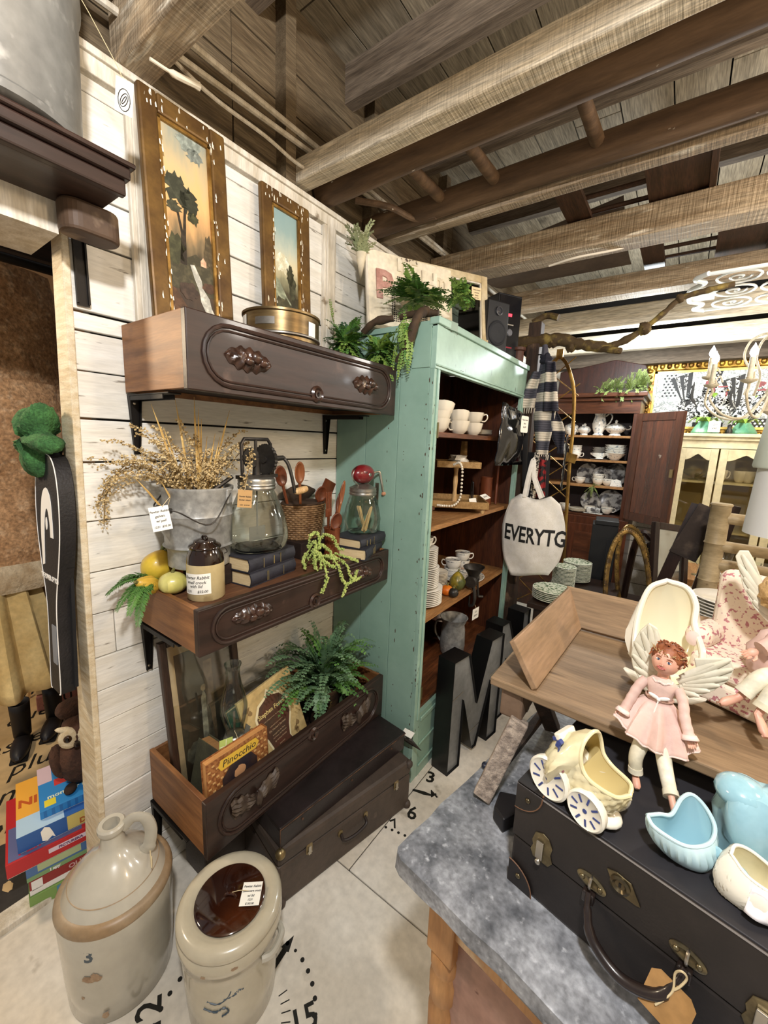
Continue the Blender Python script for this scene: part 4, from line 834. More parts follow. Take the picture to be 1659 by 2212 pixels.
# ------------------------------------------------------------------ cases below the lowest drawer
CASEB = mat('brown_fibre_case', '#4d4138', .55, col2='#3f352e', scale=7, bump=.2, bs=120, spot='#6d5d50', ss=14, slo=.68, shi=.8)
CASEK = mat('black_fibre_case', '#1b1514', .4, col2='#292020', scale=8, spot='#55443c', ss=20, slo=.70, shi=.76, bump=.2, bs=60)
CASEE = mat('worn_case_edge', '#6a4a33', .6, col2='#2a1f19', scale=30)
BRASSC = plain('tarnished_brass', '#8b7a57', .35, metal=.8)
sc_ = thing('suitcase', 'brown fibre suitcase standing flat on the floor under the lowest drawer', 'suitcase', (.483, .992, .002), -12)
Ls, Ds, Hs = .60, .30, .215
G(T(-Ds/2, 0, 0)).box(-Ds/2, Ds/2, -Ls/2, Ls/2, 0, Hs-.062).obj('bottom_shell', CASEB, sc_, bevel=.012)
G(T(-Ds/2, 0, 0)).box(-Ds/2-.002, Ds/2+.002, -Ls/2-.002, Ls/2+.002, Hs-.06, Hs).obj('lid', CASEB, sc_, bevel=.014)
def latch(M, par, m=BRASSC, s=1):
    o = G(M).prism(rrect(.024*s, .042*s, .008*s), 0, .002).obj('latch', m, par, bevel=.0006)
    G(M).box(-.005*s, .005*s, -.019*s, .012*s, .002, .007).tube([(-.008*s, -.012*s, .005), (.008*s, -.012*s, .005)], .003*s, 8).obj('hasp', STEEL, o); return o
FX = lambda y, z: T(0, y, z) @ frame((0, 0, 0), (0, 1, 0), (0, 0, 1))
for y in (-.185, .215): latch(FX(y, Hs-.065), sc_)
hn = G().tube(smooth([(.002, -.055, .115), (.016, -.05, .095), (.02, 0, .088), (.016, .05, .095), (.002, .055, .115)]), .006, 8).obj('handle', plain('dark_leather', '#241a17', .5), sc_)
for y in (-.058, .058): G(FX(y, .118)).prism(rrect(.018, .024, .006), 0, .004).obj('handle_mount', BRASSC, hn)
for y in (-Ls/2+.012, Ls/2-.012):
    for z in (.012, Hs-.014): G(T(-.004, y, z)).ball((0, 0, 0), (.017, .017, .017), 12, 8).obj('corner_cap', BRASSC if z > .1 and y < 0 else CASEB, sc_)
bc = thing('black_case', 'long black fibre case lying on the brown suitcase under the lowest drawer', 'case', (.452, 1.015, .002+Hs+.001), -6.5)
G(T(-.09, 0, 0)).box(-.10, .09, -.305, .305, 0, .068).obj('body', CASEK, bc, bevel=.004)
G(T(-.09, 0, 0)).box(-.102, .092, -.307, .307, .0685, .078).obj('lid', CASEK, bc, bevel=.004)
G().tube([(.002, -.307, .072), (.002, .307, .072)], .0018, 6).tube([(.002, -.306, .0), (.002, -.306, .07)], .0018, 6).obj('worn_edge', CASEE, bc)
for y in (-.22, .0, .22): G(FX(y, .05) @ T(0, 0, .0)).disc((0, 0, 0), .004, .003, 10).obj('stud', CASEE, bc)
ot = thing('old_case', 'brown leather edged case mostly hidden behind stoneware crock under lowest drawer', 'case', (.10, .84, .002), 0)
G().box(-.06, .075, -.24, .26, 0, .19).obj('body', CASEB, ot, bevel=.008)
G().box(.05, .079, -.243, -.05, .15, .195).obj('leather_edge', mat('brown_leather', '#5a3f2c', .5, col2='#47301f', scale=12), ot, bevel=.006)
hk = thing('umbrella_tip', 'dark pointed metal tip with paper tag beside cabinet foot', 'tool', (.465, 1.352, .235), 0)
G().tube([(0, -.02, .02), (.03, .0, .0), (.075, .02, -.035)], [.008, .012, .001], 8).obj('point', CASTIRON, hk); G(T(.01, 0, .028) @ R('X', 20)).box(-.02, .03, -.012, .018, 0, .001).obj('paper_tag', PAPER, hk)

# ------------------------------------------------------------------ stoneware on the floor
JUGM = mat('grey_stoneware', '#b5b0a2', .25, fine=.04, col2='#a5a092', scale=4, det=8, coat=.55, spot='#8f7d62', ss=14, slo=.73, shi=.78)
JUGB = mat('tan_salt_band', '#94826a', .4, col2='#8b7253', scale=9)
BLUEG = plain('cobalt_mark', '#3c4a55', .4); STAIN = mat('brown_stain', '#8a6d52', .5, col2='#a38b70', scale=40)
jg = thing('stoneware_jug', 'tall grey stoneware jug with narrow neck and loop handle marked 3 on the floor', 'jug', (.185, .342, 0))
G().lathe([(.118, 0), (.124, .006), (.128, .08), (.132, .2), (.135, .282), (.134, .288)], 64).obj('body', JUGM, jg)
G().lathe([(.135, .284), (.1365, .29), (.134, .302), (.127, .308), (.118, .311)], 64).obj('shoulder_band', JUGB, jg)
G().lathe([(.119, .3105), (.105, .335), (.082, .365), (.055, .39), (.036, .405), (.029, .418), (.0265, .44), (.026, .452), (.031, .456), (.033, .462), (.033, .472), (.029, .476), (.020, .474), (.018, .44), (0, .42)], 56).obj('shoulder', JUGM, jg)
G(R('Z', 52)).tube(smooth([(.024, 0, .452), (.05, 0, .478), (.08, 0, .47), (.092, 0, .43), (.085, 0, .385), (.075, 0, .372)], 6), [.014]*12+[.016]*12+[.019]*6+[.02], 10, sq=.55).obj('handle', JUGM, jg)
for z in (.336, .345, .41): G().lathe([(.1045-(z-.336)*1.15, z-.0008), (.1055-(z-.336)*1.15, z), (.1035-(z-.336)*1.15, z+.0012)], 48).obj('turning_line', JUGB, jg) if z < .4 else None
def cyl(o, r, a0, zc, tilt=0):
    for v in o.data.vertices:
        a = math.radians(a0)+v.co.x/r; rr = r+v.co.z; v.co = (rr*math.cos(a), rr*math.sin(a), zc+v.co.y)
cyl(txt('3', .05, BLUEG, jg, Matrix(), 'painted_number', .0002, bold=.001), .1335, -48, .235)
for (da, z, rx, rz, s) in ((-47, .165, .022, .009, 3), (-44, .17, .01, .012, 4), (-38, .04, .008, .01, 6), (-60, .10, .004, .004, 9)):
    o = G().prism(blob(0, 0, rx, rz, s, 20, .4), 0, .0004).obj('stain', STAIN, jg); cyl(o, .1325 if z > .12 else .129, da, z)
G().tube(smooth([(.085*math.cos(.95), .085*math.sin(.95), .376), (.1, .05, .36), (.08, .06, .372)]), .0015, 6).obj('twine', STRING, jg)
ck2 = thing('stoneware_crock', 'grey stoneware crock with brown glazed lid and blue looped brushwork on the floor', 'crock', (.472, .502, 0))
G().lathe([(.105, 0), (.111, .006), (.117, .1), (.122, .2), (.1235, .23), (.129, .236), (.131, .25), (.131, .268), (.127, .276), (.131, .282), (.1305, .292), (.124, .302), (.110, .306), (.10, .303), (.085, .296), (0, .296)], 64).obj('body', mat('cream_grey_stoneware', '#b9b09a', .25, fine=.04, col2='#a89f89', scale=4, det=8, coat=.6, spot='#8d7a58', ss=12, slo=.72, shi=.78), ck2)
G().lathe([(.0, .2985), (.07, .2985), (.086, .3), (.088, .303), (.084, .306), (.03, .3045), (.016, .306), (0, .309)], 56).obj('lid', mat('treacle_glaze', '#24100a', .08, col2='#4a2410', scale=5, coat=.7), ck2)
G(T(0, 0, .3055) @ R('Z', 35)).tube(smooth([(-.014, 0, 0), (-.008, 0, .008), (.008, 0, .008), (.014, 0, 0)]), .004, 8).obj('lid_knob', bpy.data.materials['treacle_glaze'], ck2)
for s in (1, -1):
    G(R('Z', 20 if s > 0 else 200)).tube(smooth([(.118, -.04, .215), (.135, -.025, .215), (.139, 0, .215), (.135, .025, .215), (.118, .04, .215)]), .009, 8).obj('side_lug', JUGM, ck2)
for pts in ([(-.035, .06), (-.01, .075), (.015, .065), (.005, .05), (-.015, .05)], [(-.045, .035), (0, .05), (.03, .04), (.035, .01), (.01, -.015), (-.02, -.01)], [(.02, -.005), (.045, .0), (.06, .008)], [(-.03, -.035), (0, -.04), (.02, -.03), (.03, -.045), (.015, -.055)], [(.045, .004), (.055, .01), (.065, .004)]):
    P = smooth([(p[0], p[1], 0) for p in pts], 6); o = G().tube(P, [.0016+.0012*math.sin(3*i) if i % 3 else .0022 for i in range(len(P))], 6).obj('brush_loop', BLUEG, ck2); cyl(o, .1195, -52, .165)
for (da, z, rx, s) in ((-70, .09, .012, 3), (-62, .245, .006, 6), (-30, .26, .008, 4)):
    o = G().prism(blob(0, 0, rx, rx*.6, s, 18, .4), 0, .0005).obj('stain', STAIN, ck2); cyl(o, .1145 if z < .2 else .131, da, z)
t_ = ptag('white handwritten tag lying on brown lid of stoneware crock', (.515, .535, .3145), (.75, .66, 0), (-.66, .75, .06), .05, .055, [('Pewter Rabbit', 0, .017, .7), ('Stoneware crock', 0, .006, .6), ('w/ lid', 0, -.005, .7), ('1231', 0, -.014, .6), ('$150.00', 0, -.023, .6)], string=[(-.01, 0, .001), (-.025, -.015, .006), (-.04, -.03, .003)])
# ------------------------------------------------------------------ green cabinet
GREEN = mat('mint_paint', '#8fae9f', .42, fine=.03, col2='#82a293', scale=4, det=6, spot='#6a5137', ss=15, slo=.735, shi=.75, sst=(2, 2, .9), bump=.15, bs=9, coat=.1)
GREEND = mat('mint_paint_worn', '#9ab9aa', .4, fine=.04, col2='#87a698', scale=7, spot='#2f261c', ss=24, slo=.72, shi=.74, sst=(3, 3, .5), bump=.25, bs=14)
BROWNI = wood('cabinet_inside', '#5c3118', '#43200f', 'z', 4, .5, spot='#2a140a', ss=4, slo=.62, shi=.8)
SHELFW = wood('shelf_wood', '#6b3d1f', '#4d2a15', 'y', 5, .5); SHELFL = wood('pale_shelf', '#a5794a', '#875c33', 'y', 5, .55)
cb = thing('green_cabinet', 'tall mint green painted open cabinet with brown inside holding crockery', 'cabinet', (.004, 1.385, 0))
CX, CY = .485, 1.06
for i, (a, b) in enumerate(((0, .165), (.167, .33), (.332, CX-.02))): G().box(a, b, 0, .022, 0, 1.92).obj('side_board', GREEN, cb, bevel=.0015)
G().box(0, CX-.02, CY-.022, CY, 0, 1.92).obj('side_panel', BROWNI, cb)
for k in range(6): G().box(0, .012, .022+k*.17, .022+k*.17+.168, .02, 1.92).obj('back_board', BROWNI, cb)
G().box(0, CX, 0, CY, 1.925, 1.945).obj('top_board', GREEN, cb)
def stile(y0, y1, nm='stile'):
    g = G().box(CX-.02, CX, y0, y1, 0, 1.775).box(CX, CX+.006, y0+.02 if y0 < .5 else y0+.006, y0+.028 if y0 < .5 else y0+.012, .30, 1.775)
    return g.obj(nm, GREEND, cb, bevel=.002)
stile(0, .046); stile(CY-.046, CY)
G().box(CX-.02, CX+.003, 0, CY, 1.775, 1.94).obj('lintel', GREEND, cb, bevel=.002)
G().box(CX-.03, CX+.012, -.006, CY+.008, 1.93, 1.956).box(CX, CX+.008, .0, CY, 1.785, 1.792).obj('cornice', GREEND, cb, bevel=.003)
G().box(CX-.10, CX-.02, -.004, 0, 1.78, 1.945).obj('side_cap', GREEN, cb, bevel=.001)
ap = G().box(CX-.02, CX, .046, CY-.046, 0, .32).obj('apron', GREEN, cb)
for (z0, z1) in ((.28, .30), (.16, .172), (.05, .062)): G().box(CX, CX+.007, .05, CY-.05, z0, z1).obj('apron_moulding', GREEN, ap, bevel=.003)
for z, mm in ((.335, SHELFW), (.75, SHELFL), (1.155, SHELFL), (1.545, SHELFW)):
    s_ = G().box(.012, CX-.022, .022, CY-.022, z-.018, z).obj('shelf', mm, cb, bevel=.001); G().box(CX-.022, CX-.018, .046, CY-.046, z-.02, z).obj('shelf_edge', mm, s_)
for z in (1.55, .42): G(T(CX+.001, .046, z)).box(-.01, .004, -.003, .004, -.03, .03).obj('hinge', BRASSC, cb)
G(T(.25, .07, 1.22)).box(-.2, .2, -.0, .06, .0, .015).obj('inner_cleat', BROWNI, cb)
G().box(.012, .03, .022, .6, 1.36, 1.385).obj('back_rail', SHELFL, cb)
tp = G(T(CX-.03, .045, 1.958) @ R('Z', -8)).box(-.035, .035, -.0, .09, -.0, .001).box(.034, .036, 0, .09, -.03, .001).obj('tape_patch', plain('grey_tape', '#7d9384', .4), cb)
random.seed(55); gc_ = G()
for i in range(90):
    z = random.uniform(.1, 1.75); h_ = random.uniform(.002, .016)*(1 if random.random() < .8 else 1.8); w_ = random.uniform(.0012, .0045); x = CX-random.choice((.0215, .0205, .004, .03, .12, .2))-random.uniform(0, .004)
    if x < CX-.026 and random.random() < .5: h_ *= .4
    gc_.add([(x, -.0004, z), (x+w_, -.0004, z+h_*.2), (x+w_*.7, -.0004, z+h_), (x-w_*.4, -.0004, z+h_*.6)], [(0, 1, 2, 3)])
    if i % 3 == 0: y = random.uniform(.0, .045); gc_.add([(CX+.0006, y, z), (CX+.0006, y+w_, z+h_*.3), (CX+.0006, y+w_*.6, z+h_), (CX+.0006, y-w_*.4, z+h_*.5)], [(0, 1, 2, 3)])
for i in range(26): y = random.uniform(0, CY); z = random.choice((1.79, 1.925, 1.93, 1.80))+random.uniform(-.004, .004); w_ = random.uniform(.003, .012); gc_.add([(CX+.0036, y, z), (CX+.0036, y+w_, z+.001), (CX+.0036, y+w_*.7, z+.003), (CX+.0036, y+.001, z+.0025)], [(0, 1, 2, 3)])
stuff(gc_.obj('paint_chips', plain('bare_wood_chip', '#4a3524', .7), cb))
# ---- crockery helpers
CHINA = mat('white_china', '#e8e4da', .16, coat=.5); CREAMC = mat('cream_china', '#e0d6c2', .18, coat=.5); ROSE = plain('rose_print', '#a2666c', .3); GREYP = mat('grey_transfer', '#d9d6cc', .2, col2='#6b6f75', scale=55, lo=.48, hi=.56, coat=.4)
def cup_mesh(r=.045, h=.055, flare=1.0, m=None, bandm=None):
    t = thing('teacup', 'cup', 'cup', (0, 0, 0))
    G().lathe([(r*.5, 0), (r*.55, .004), (r*.62, .006), (r*.85, h*.35), (r*.98, h*.75), (r*flare, h), (r*flare-.0025, h), (r*.93, h*.75), (r*.8, h*.35), (r*.5, .01), (0, .009)], 28, tw=(lambda a, z: 1+.03*math.cos(10*a)*(z > .01)) if flare > 1 else None).obj('bowl', m or CHINA, t)
    G().tube(smooth([(r*.93, 0, h*.8), (r*1.3, 0, h*.88), (r*1.42, 0, h*.6), (r*1.2, 0, h*.32), (r*.84, 0, h*.3)], 4), .0035, 7).obj('handle', m or CHINA, t)
    if bandm: G().lathe([(r*.99+.0006, h*.80), (r*.995+.0008, h*.9)], 28).obj('printed_band', bandm, t)
    return t
def plate_mesh(r=.10, h=.016, m=None, name='dinner_plate', label='plate', rim=None):
    t = thing(name, label, 'plate', (0, 0, 0))
    G().lathe([(r*.55, 0), (r*.58, .002), (r*.66, .004), (r, h), (r+.001, h+.002), (r-.002, h+.003), (r*.66, .008), (0, .007)], 36).obj('body', m or CHINA, t)
    if rim: G().lathe([(r*.72, h*.42+.0035), (r*.98, h+.003)], 36).obj('rim_band', rim, t)
    return t
used = set()
def place(src, loc, rz=0, label=None, group=None, rot=None):
    if src.name not in used:
        used.add(src.name); o = src; o.location = loc; o.rotation_euler = rot or (0, 0, math.radians(rz))
        if label: o['label'] = label
        if group: o['group'] = group
        return o
    return dup(src, loc, rz, label, group, rot)
cupA = cup_mesh(.048, .06, 1.05, CREAMC); cupB = cup_mesh(.046, .056, 1.0, CHINA, GREYP); plA = plate_mesh(.075, .012, CREAMC, 'saucer', 'saucer'); plB = plate_mesh(.10, .016, CHINA)
G1 = 'cream fluted cups on top cabinet shelf'
for i, (x, y, z, rz, lb) in enumerate(((.40, 1.60, 1.546, 200, 'cream fluted cup lowest at left end of top cabinet shelf'), (.40, 1.605, 1.578, 170, 'cream fluted cup nested second in the left pile on top cabinet shelf'), (.41, 1.61, 1.612, 200, 'cream fluted cup tipped on top of the left pile on top cabinet shelf'),
        (.41, 1.78, 1.546, 250, 'wide cream fluted cup in middle of top cabinet shelf'), (.385, 1.83, 1.592, 215, 'cream fluted cup tilted over the middle cup on top cabinet shelf'), (.40, 1.96, 1.546, 215, 'cream cup with handle to the left at right of top cabinet shelf'), (.39, 1.985, 1.60, 30, 'cream fluted cup stacked on the right cup of top cabinet shelf'))):
    place(cupA, (x, y, z), rz, lb, G1, rot=(.25 if i in (2, 4) else 0, 0, math.radians(rz)))
for i in range(4): place(plA, (.36, 2.12, 1.546+i*.0065), 0, 'cream saucer in low stack at right of top cabinet shelf, %s' % ('lowest', 'second from below', 'third from below', 'topmost')[i], 'saucers on top cabinet shelf')
# two tier tray
TRAYW = wood('tray_wood', '#b08d58', '#8f6c3c', 'y', 8, .5)
tt = thing('tiered_tray', 'two tier pale wooden tray holding beads and trinkets on middle cabinet shelf', 'tray', (.31, 1.99, 1.156), 33)
def traybox(Wx, Wy, z, h, par, nm):
    g = G().box(-Wx, Wx, -Wy, Wy, z, z+.006)
    o = g.obj(nm, TRAYW, par)
    for (x0, x1, y0, y1) in ((-Wx-.006, -Wx, -Wy-.006, Wy+.006), (Wx, Wx+.006, -Wy-.006, Wy+.006), (-Wx, Wx, -Wy-.006, -Wy), (-Wx, Wx, Wy, Wy+.006)): G().box(x0, x1, y0, y1, z, z+h).obj('tray_side', TRAYW, o, bevel=.001)
traybox(.15, .15, .025, .035, tt, 'lower_tray'); traybox(.105, .105, .225, .032, tt, 'upper_tray')
G().lathe([(.012, .03), (.014, .05), (.010, .10), (.013, .15), (.010, .19), (.014, .225)], 14).obj('post', LIGHTW, tt)
for x in (-.13, .13):
    for y in (-.13, .13): G(T(x, y, 0)).lathe([(.007, 0), (.013, .02), (.012, .026)], 10).obj('foot', LIGHTW, tt)
bd = thing('bead_string', 'string of pale round beads hanging from upper tier to lower tier of tray', 'beads', (0, 0, 0))
P = smooth([(.37, 1.84, 1.40), (.40, 1.835, 1.41), (.415, 1.84, 1.38), (.415, 1.845, 1.31), (.41, 1.85, 1.24), (.39, 1.83, 1.20), (.35, 1.80, 1.195), (.32, 1.79, 1.195)], 4)
for i, p in enumerate(P): G(T(*p)).ball((0, 0, 0), .0065, 10, 7).obj('bead', CREAMC, bd)
mb = thing('wood_offcut', 'upright notched piece of wood standing on upper tier of tray', 'block', (.29, 2.11, 1.388)); G().box(-.015, .015, -.02, .02, 0, .13, tp=(.003, .006)).obj('body', TRAYW, mb, bevel=.002)
cl = thing('crumpled_paper', 'crumpled white paper packet with tag on upper tier of tray', 'paper', (.33, 1.97, 1.39)); G().ball((0, 0, .025), (.05, .06, .028), 14, 9, lambda p: 1+.5*nse(p.x*3, p.y*3, p.z*3)).obj('body', mat('paper_crumple', '#b9b0a0', .6, col2='#e4ddcf', scale=20), cl)
ch_ = thing('wire_holder', 'black wire card holder bent in two arches on lower tier of tray', 'holder', (.36, 2.10, 1.187), 30)
for y in (-.03, .03): G(T(0, y, 0)).tube(smooth([(0, -.05, 0), (0, -.015, .10), (0, .0, .112), (0, .015, .10), (0, .05, 0)], 5), .003, 6).obj('wire_arch', IRON, ch_)
ptag('white folded price card on right corner of lower tray tier', (.44, 2.10, 1.225), (.1, 1, .1), (-.9, .1, .5), .06, .04, [('$36.00', 0, 0, 1.2)])
ptag('white blank card on front edge of lower tray tier', (.435, 1.95, 1.215), (.2, 1, 0), (-.3, 0, 1), .06, .028, [])
ld_ = thing('wooden_ladle', 'large dark wooden spoon leaning in right corner of middle cabinet shelf', 'spoon', (.41, 2.34, 1.157), 0, None, rxyz(-4, -2, 0))
G(T(0, 0, .33)).grid(lambda u, v: (.015-.02*(1-u*u), .04*u*math.cos(2*PI*v), .055*u*math.sin(2*PI*v)), 6, 18, cv=True).obj('bowl', REDWOOD, ld_, solid=.004); G().tube([(0, 0, 0), (0, 0, .30)], .008, 8).obj('handle', REDWOOD, ld_)
rc = thing('wooden_canister', 'tall red brown wooden canister at right end of middle cabinet shelf', 'canister', (.36, 2.30, 1.156)); G().lathe([(.035, 0), (.036, .01), (.034, .15), (.037, .16), (.03, .16), (.028, .02), (0, .02)], 24).obj('body', REDWOOD, rc)
# lower shelf: plates, cups, gourds, grinder
ST = 'plates in tall stack on lower cabinet shelf'
for i in range(30):
    s = 1.0 if i < 9 else (.80 if i < 20 else .70); p = place(plB, (.36, 1.60, .751+i*.0088), i*7, 'white plate in tall stack at left of lower cabinet shelf, %s layer from the bottom' % ('first second third fourth fifth sixth seventh eighth ninth tenth eleventh twelfth thirteenth fourteenth fifteenth sixteenth seventeenth eighteenth nineteenth twentieth'.split()+['twenty-'+k for k in 'first second third fourth fifth sixth seventh eighth ninth'.split()]+['thirtieth'])[i], ST); p.scale = (s, s, 1)
place(cupB, (.36, 1.60, 1.018), 60, 'white rose printed cup on top of tall plate stack', 'white cups in cabinet')
for i in range(10): p = place(plA, (.30, 1.86, .751+i*.0075), 0, 'cream saucer in stack behind tall plates, %s from below' % ('lowest second third fourth fifth sixth seventh eighth ninth topmost'.split()[i]), 'saucers on lower cabinet shelf'); p.scale = (.8, .8, 1)
for (x, y, z, rz, lb) in ((.30, 2.05, .751, 240, 'white floral cup, lower of left pair on lower cabinet shelf'), (.30, 2.055, .80, 210, 'white floral cup, upper of left pair on lower cabinet shelf'), (.27, 2.24, .751, 220, 'white floral cup, lower of right pair on lower cabinet shelf'), (.27, 2.24, .80, 30, 'white floral cup with handle right, upper of right pair on lower cabinet shelf')): place(cupB, (x, y, z), rz, lb, 'white cups in cabinet')
ov = thing('oval_platter', 'white oval platter with floral rim in front of the cups on lower cabinet shelf', 'plate', (.375, 2.06, .752)); G().lathe([(.05, 0), (.055, .003), (.10, .016), (.102, .018), (.098, .019), (.06, .007), (0, .006)], 36, sy=1.35).obj('body', CHINA, ov); G().lathe([(.072, .0115), (.098, .0195)], 36, sy=1.35).obj('rim_print', GREYP, ov)
gourd('mottled_gourd', 'mottled green and yellow gourd before oval platter on lower cabinet shelf', (.42, 1.87, .75), .042, .052, ('#b89a2c', '#4d5428'), 8, .05, .45, group='gourds on lower cabinet shelf', spot='#3a4522')
gourd('orange_squash', 'small orange gourd behind the black gourd on lower cabinet shelf', (.41, 1.775, .75), .034, .026, ('#d97a1e', '#c9641a'), 9, .09, 0, group='gourds on lower cabinet shelf')
gourd('black_gourd', 'small black round gourd at edge of lower cabinet shelf', (.448, 1.77, .75), .026, .024, ('#1f1e1c', '#2d2b28'), 8, .05, 0, group='gourds on lower cabinet shelf')
mg = thing('meat_grinder', 'dark iron hand meat grinder clamped on front edge of lower cabinet shelf', 'grinder', (.475, 1.94, .755))
G(T(0, 0, .03)).lathe([(.02, 0), (.022, .03), (.034, .06), (.052, .085), (.054, .09), (.048, .088), (.03, .06), (.0, .03)], 24, sy=1.2).obj('hopper', CASTIRON, mg)
G(T(0, -.04, .045) @ R('X', -90)).lathe([(.03, 0), (.032, .02), (.024, .03), (.02, .08), (0, .085)], 20).obj('barrel', CASTIRON, mg)
G().tube(smooth([(0, 0, .02), (.014, .0, -.02), (.014, .0, -.08), (-.01, 0, -.10)]), [.01]*10+[.008]*9, 8).tube([(-.012, 0, -.10), (-.012, 0, -.045)], .005, 8).obj('clamp', CASTIRON, mg)
G().tube(smooth([(0, .045, .045), (.0, .06, .03), (.01, .065, -.06)]), .006, 8).tube([(.01, .065, -.06), (.03, .08, -.06)], .008, 8).obj('crank', CASTIRON, mg)
ptag('white price tag hanging under the iron meat grinder', (.50, 1.95, .62), (.1, 1, .0), (0, 0, 1), .065, .06, [('1231', 0, .01, 1.2), ('$38.00', 0, -.01, 1.2)], string=[(0, 0, .03), (-.01, -.005, .06)])
# bottom compartment: pitcher, dark bowl
pt = thing('zinc_pitcher', 'grey zinc pitcher with side handle in bottom of green cabinet', 'pitcher', (.36, 1.99, .336))
G().lathe([(.06, 0), (.066, .006), (.07, .05), (.066, .14), (.06, .17), (.075, .205), (.078, .21), (.074, .21), (.056, .17), (.05, .02), (0, .02)], 36).obj('body', GALV, pt); G(R('Z', 200)).tube(smooth([(.06, 0, .185), (.095, 0, .17), (.1, 0, .11), (.07, 0, .06)]), .006, 8, sq=1.6).obj('handle', GALV, pt)
bw2 = thing('brown_bowl', 'large dark brown bowl behind zinc pitcher in bottom of green cabinet', 'bowl', (.22, 2.16, .336)); G().lathe([(.06, 0), (.07, .01), (.13, .12), (.135, .13), (.13, .132), (.06, .02), (0, .02)], 36).obj('body', mat('dark_brown_pottery', '#4a2413', .3, coat=.3), bw2)
# ---- sheet metal letters
TINF = mat('letter_zinc', '#868a8d', .38, metal=.15, col2='#63676a', scale=6, det=8, spot='#8d9194', ss=16, slo=.66, shi=.8); BLK = plain('letter_black', '#0d0d0e', .35)
def letter(name, label, poly, loc, rz, dep=.09):
    L_ = thing(name, label, 'letter', loc, rz, 'sheet metal letters')
    n = len(poly); ar = sum(poly[i][0]*poly[(i+1) % n][1]-poly[(i+1) % n][0]*poly[i][1] for i in range(n))
    if ar < 0: poly = poly[::-1]
    pts = [(y, z) for y, z in poly]
    G().add([(0, y, z) for y, z in pts]+[(-dep, y, z) for y, z in pts], [(i, n+i, n+(i+1) % n, (i+1) % n) for i in range(n)]).obj('rim', BLK, L_, solid=.002)
    G().add([(-.012, y, z) for y, z in pts], [tuple(range(n))]).obj('face', TINF, L_, solid=.001)
    G().add([(-dep, y, z) for y, z in pts], [tuple(range(n))[::-1]]).obj('back', BLK, L_, solid=.001)
    return L_
Mp = [(0, 0), (.095, 0), (.095, .34), (.20, .03), (.235, .03), (.335, .34), (.335, 0), (.43, 0), (.43, .56), (.31, .56), (.215, .27), (.12, .56), (0, .56)]
lm = letter('metal_letter', 'large grey metal letter M with black sides standing on floor before green cabinet', Mp, (.60, 1.52, .001), -9)
for (y, z, a, b) in ((.0, .36, .10, .375), (.33, .36, .43, .375), (.17, .12, .27, .135)): G(T(-.0105, 0, 0)).add([(0, y, z), (0, a, b), (0, a, b+.004), (0, y, z+.004)], [(0, 1, 2, 3)]).obj('solder_seam', STEEL, lm.children[0])
Np = [(0, 0), (.09, 0), (.09, .34), (.26, 0), (.35, 0), (.35, .56), (.26, .56), (.26, .22), (.09, .56), (0, .56)]
letter('metal_letter', 'second large black sided metal letter N standing behind the M by the cabinet', Np, (.63, 2.02, .001), -7, .1)
# ---- on top of the cabinet
ZT = 1.957
sg = thing('letter_sign', 'white board sign with mixed relief letters and mesh leaning on top of green cabinet', 'sign', (.175, 1.375, ZT), -27, None, (0, math.radians(-9), math.radians(-27)))
SGW = mat('sign_board', '#e6dcc6', .7, col2='#d5c7aa', scale=6)
sgb = G().box(-.006, .0, 0, .42, 0, .315).obj('board', SGW, sg, bevel=.001)
G().box(-.008, .004, -.006, .004, 0, .318).obj('edge_strip', WHITEB, sg, bevel=.001)
MSF = lambda y, z, x=.0005: T(x, y, z) @ frame((0, 0, 0), (0, 1, 0), (0, 0, 1))
txt('P', .155, mat('pink_letter', '#c69a8c', .6, col2='#a6776a', scale=30), sg, MSF(.075, .175), 'relief_letter', .006, bold=.006)
txt('D', .145, mat('grey_letter', '#a79c86', .6, col2='#c9bfa9', scale=50, lo=.48, hi=.52), sg, MSF(.175, .135), 'relief_letter', .006, bold=.006)
txt('T', .12, mat('dotted_letter', '#d3c6ac', .6, col2='#5a4c3d', scale=60, lo=.55, hi=.58), sg, MSF(.20, .26), 'relief_letter', .006, bold=.004); txt('n', .10, SGW, sg, MSF(.165, .285), 'relief_letter', .005, bold=.004)
txt('H', .12, SGW, sg, MSF(.30, .23), 'relief_letter', .006, bold=.004); txt('m', .09, SGW, sg, MSF(.36, .25), 'relief_letter', .005, bold=.003)
for (y, z) in ((.33, .05), (.375, .05)): txt('I', .09, mat('tan_letter%d' % int(y*1000), '#b39a76', .6), sg, MSF(y, z), 'relief_letter', .006, bold=.004)
g = G()
for (y0, y1, z0, z1) in ((.11, .155, .04, .20), (.14, .24, .19, .235), (.22, .29, .06, .19), (.30, .41, .0, .10)):
    ny = int((y1-y0)/.0085); nz = int((z1-z0)/.0085)
    for i in range(ny):
        for j in range(nz): g.add([(.0012, y0+i*.0085, z0+j*.0085), (.0012, y0+i*.0085+.006, z0+j*.0085), (.0012, y0+i*.0085+.006, z0+j*.0085+.006), (.0012, y0+i*.0085, z0+j*.0085+.006)], [(0, 1, 2, 3)])
stuff(g.obj('mesh_holes', plain('mesh_black', '#1a1714', .7), sgb))
wf = thing('window_frame', 'old white wooden window frame with glass leaning on top of green cabinet', 'frame', (.20, 1.63, ZT), 0, None, (0, math.radians(-9), math.radians(-31)))
FW, FH, fw_ = .44, .36, .034; fr_ = G()
for (y0, y1, z0, z1) in ((0, fw_, 0, FH), (FW-fw_, FW, 0, FH), (fw_, FW-fw_, 0, fw_), (fw_, FW-fw_, FH-fw_, FH)): fr_.box(-.02, .006, y0, y1, z0, z1)
fo = fr_.obj('frame', mat('aged_white_frame', '#ddcfae', .6, col2='#b8a37b', scale=7, spot='#7d6443', ss=12, slo=.64, shi=.7), wf, bevel=.002)
g = G()
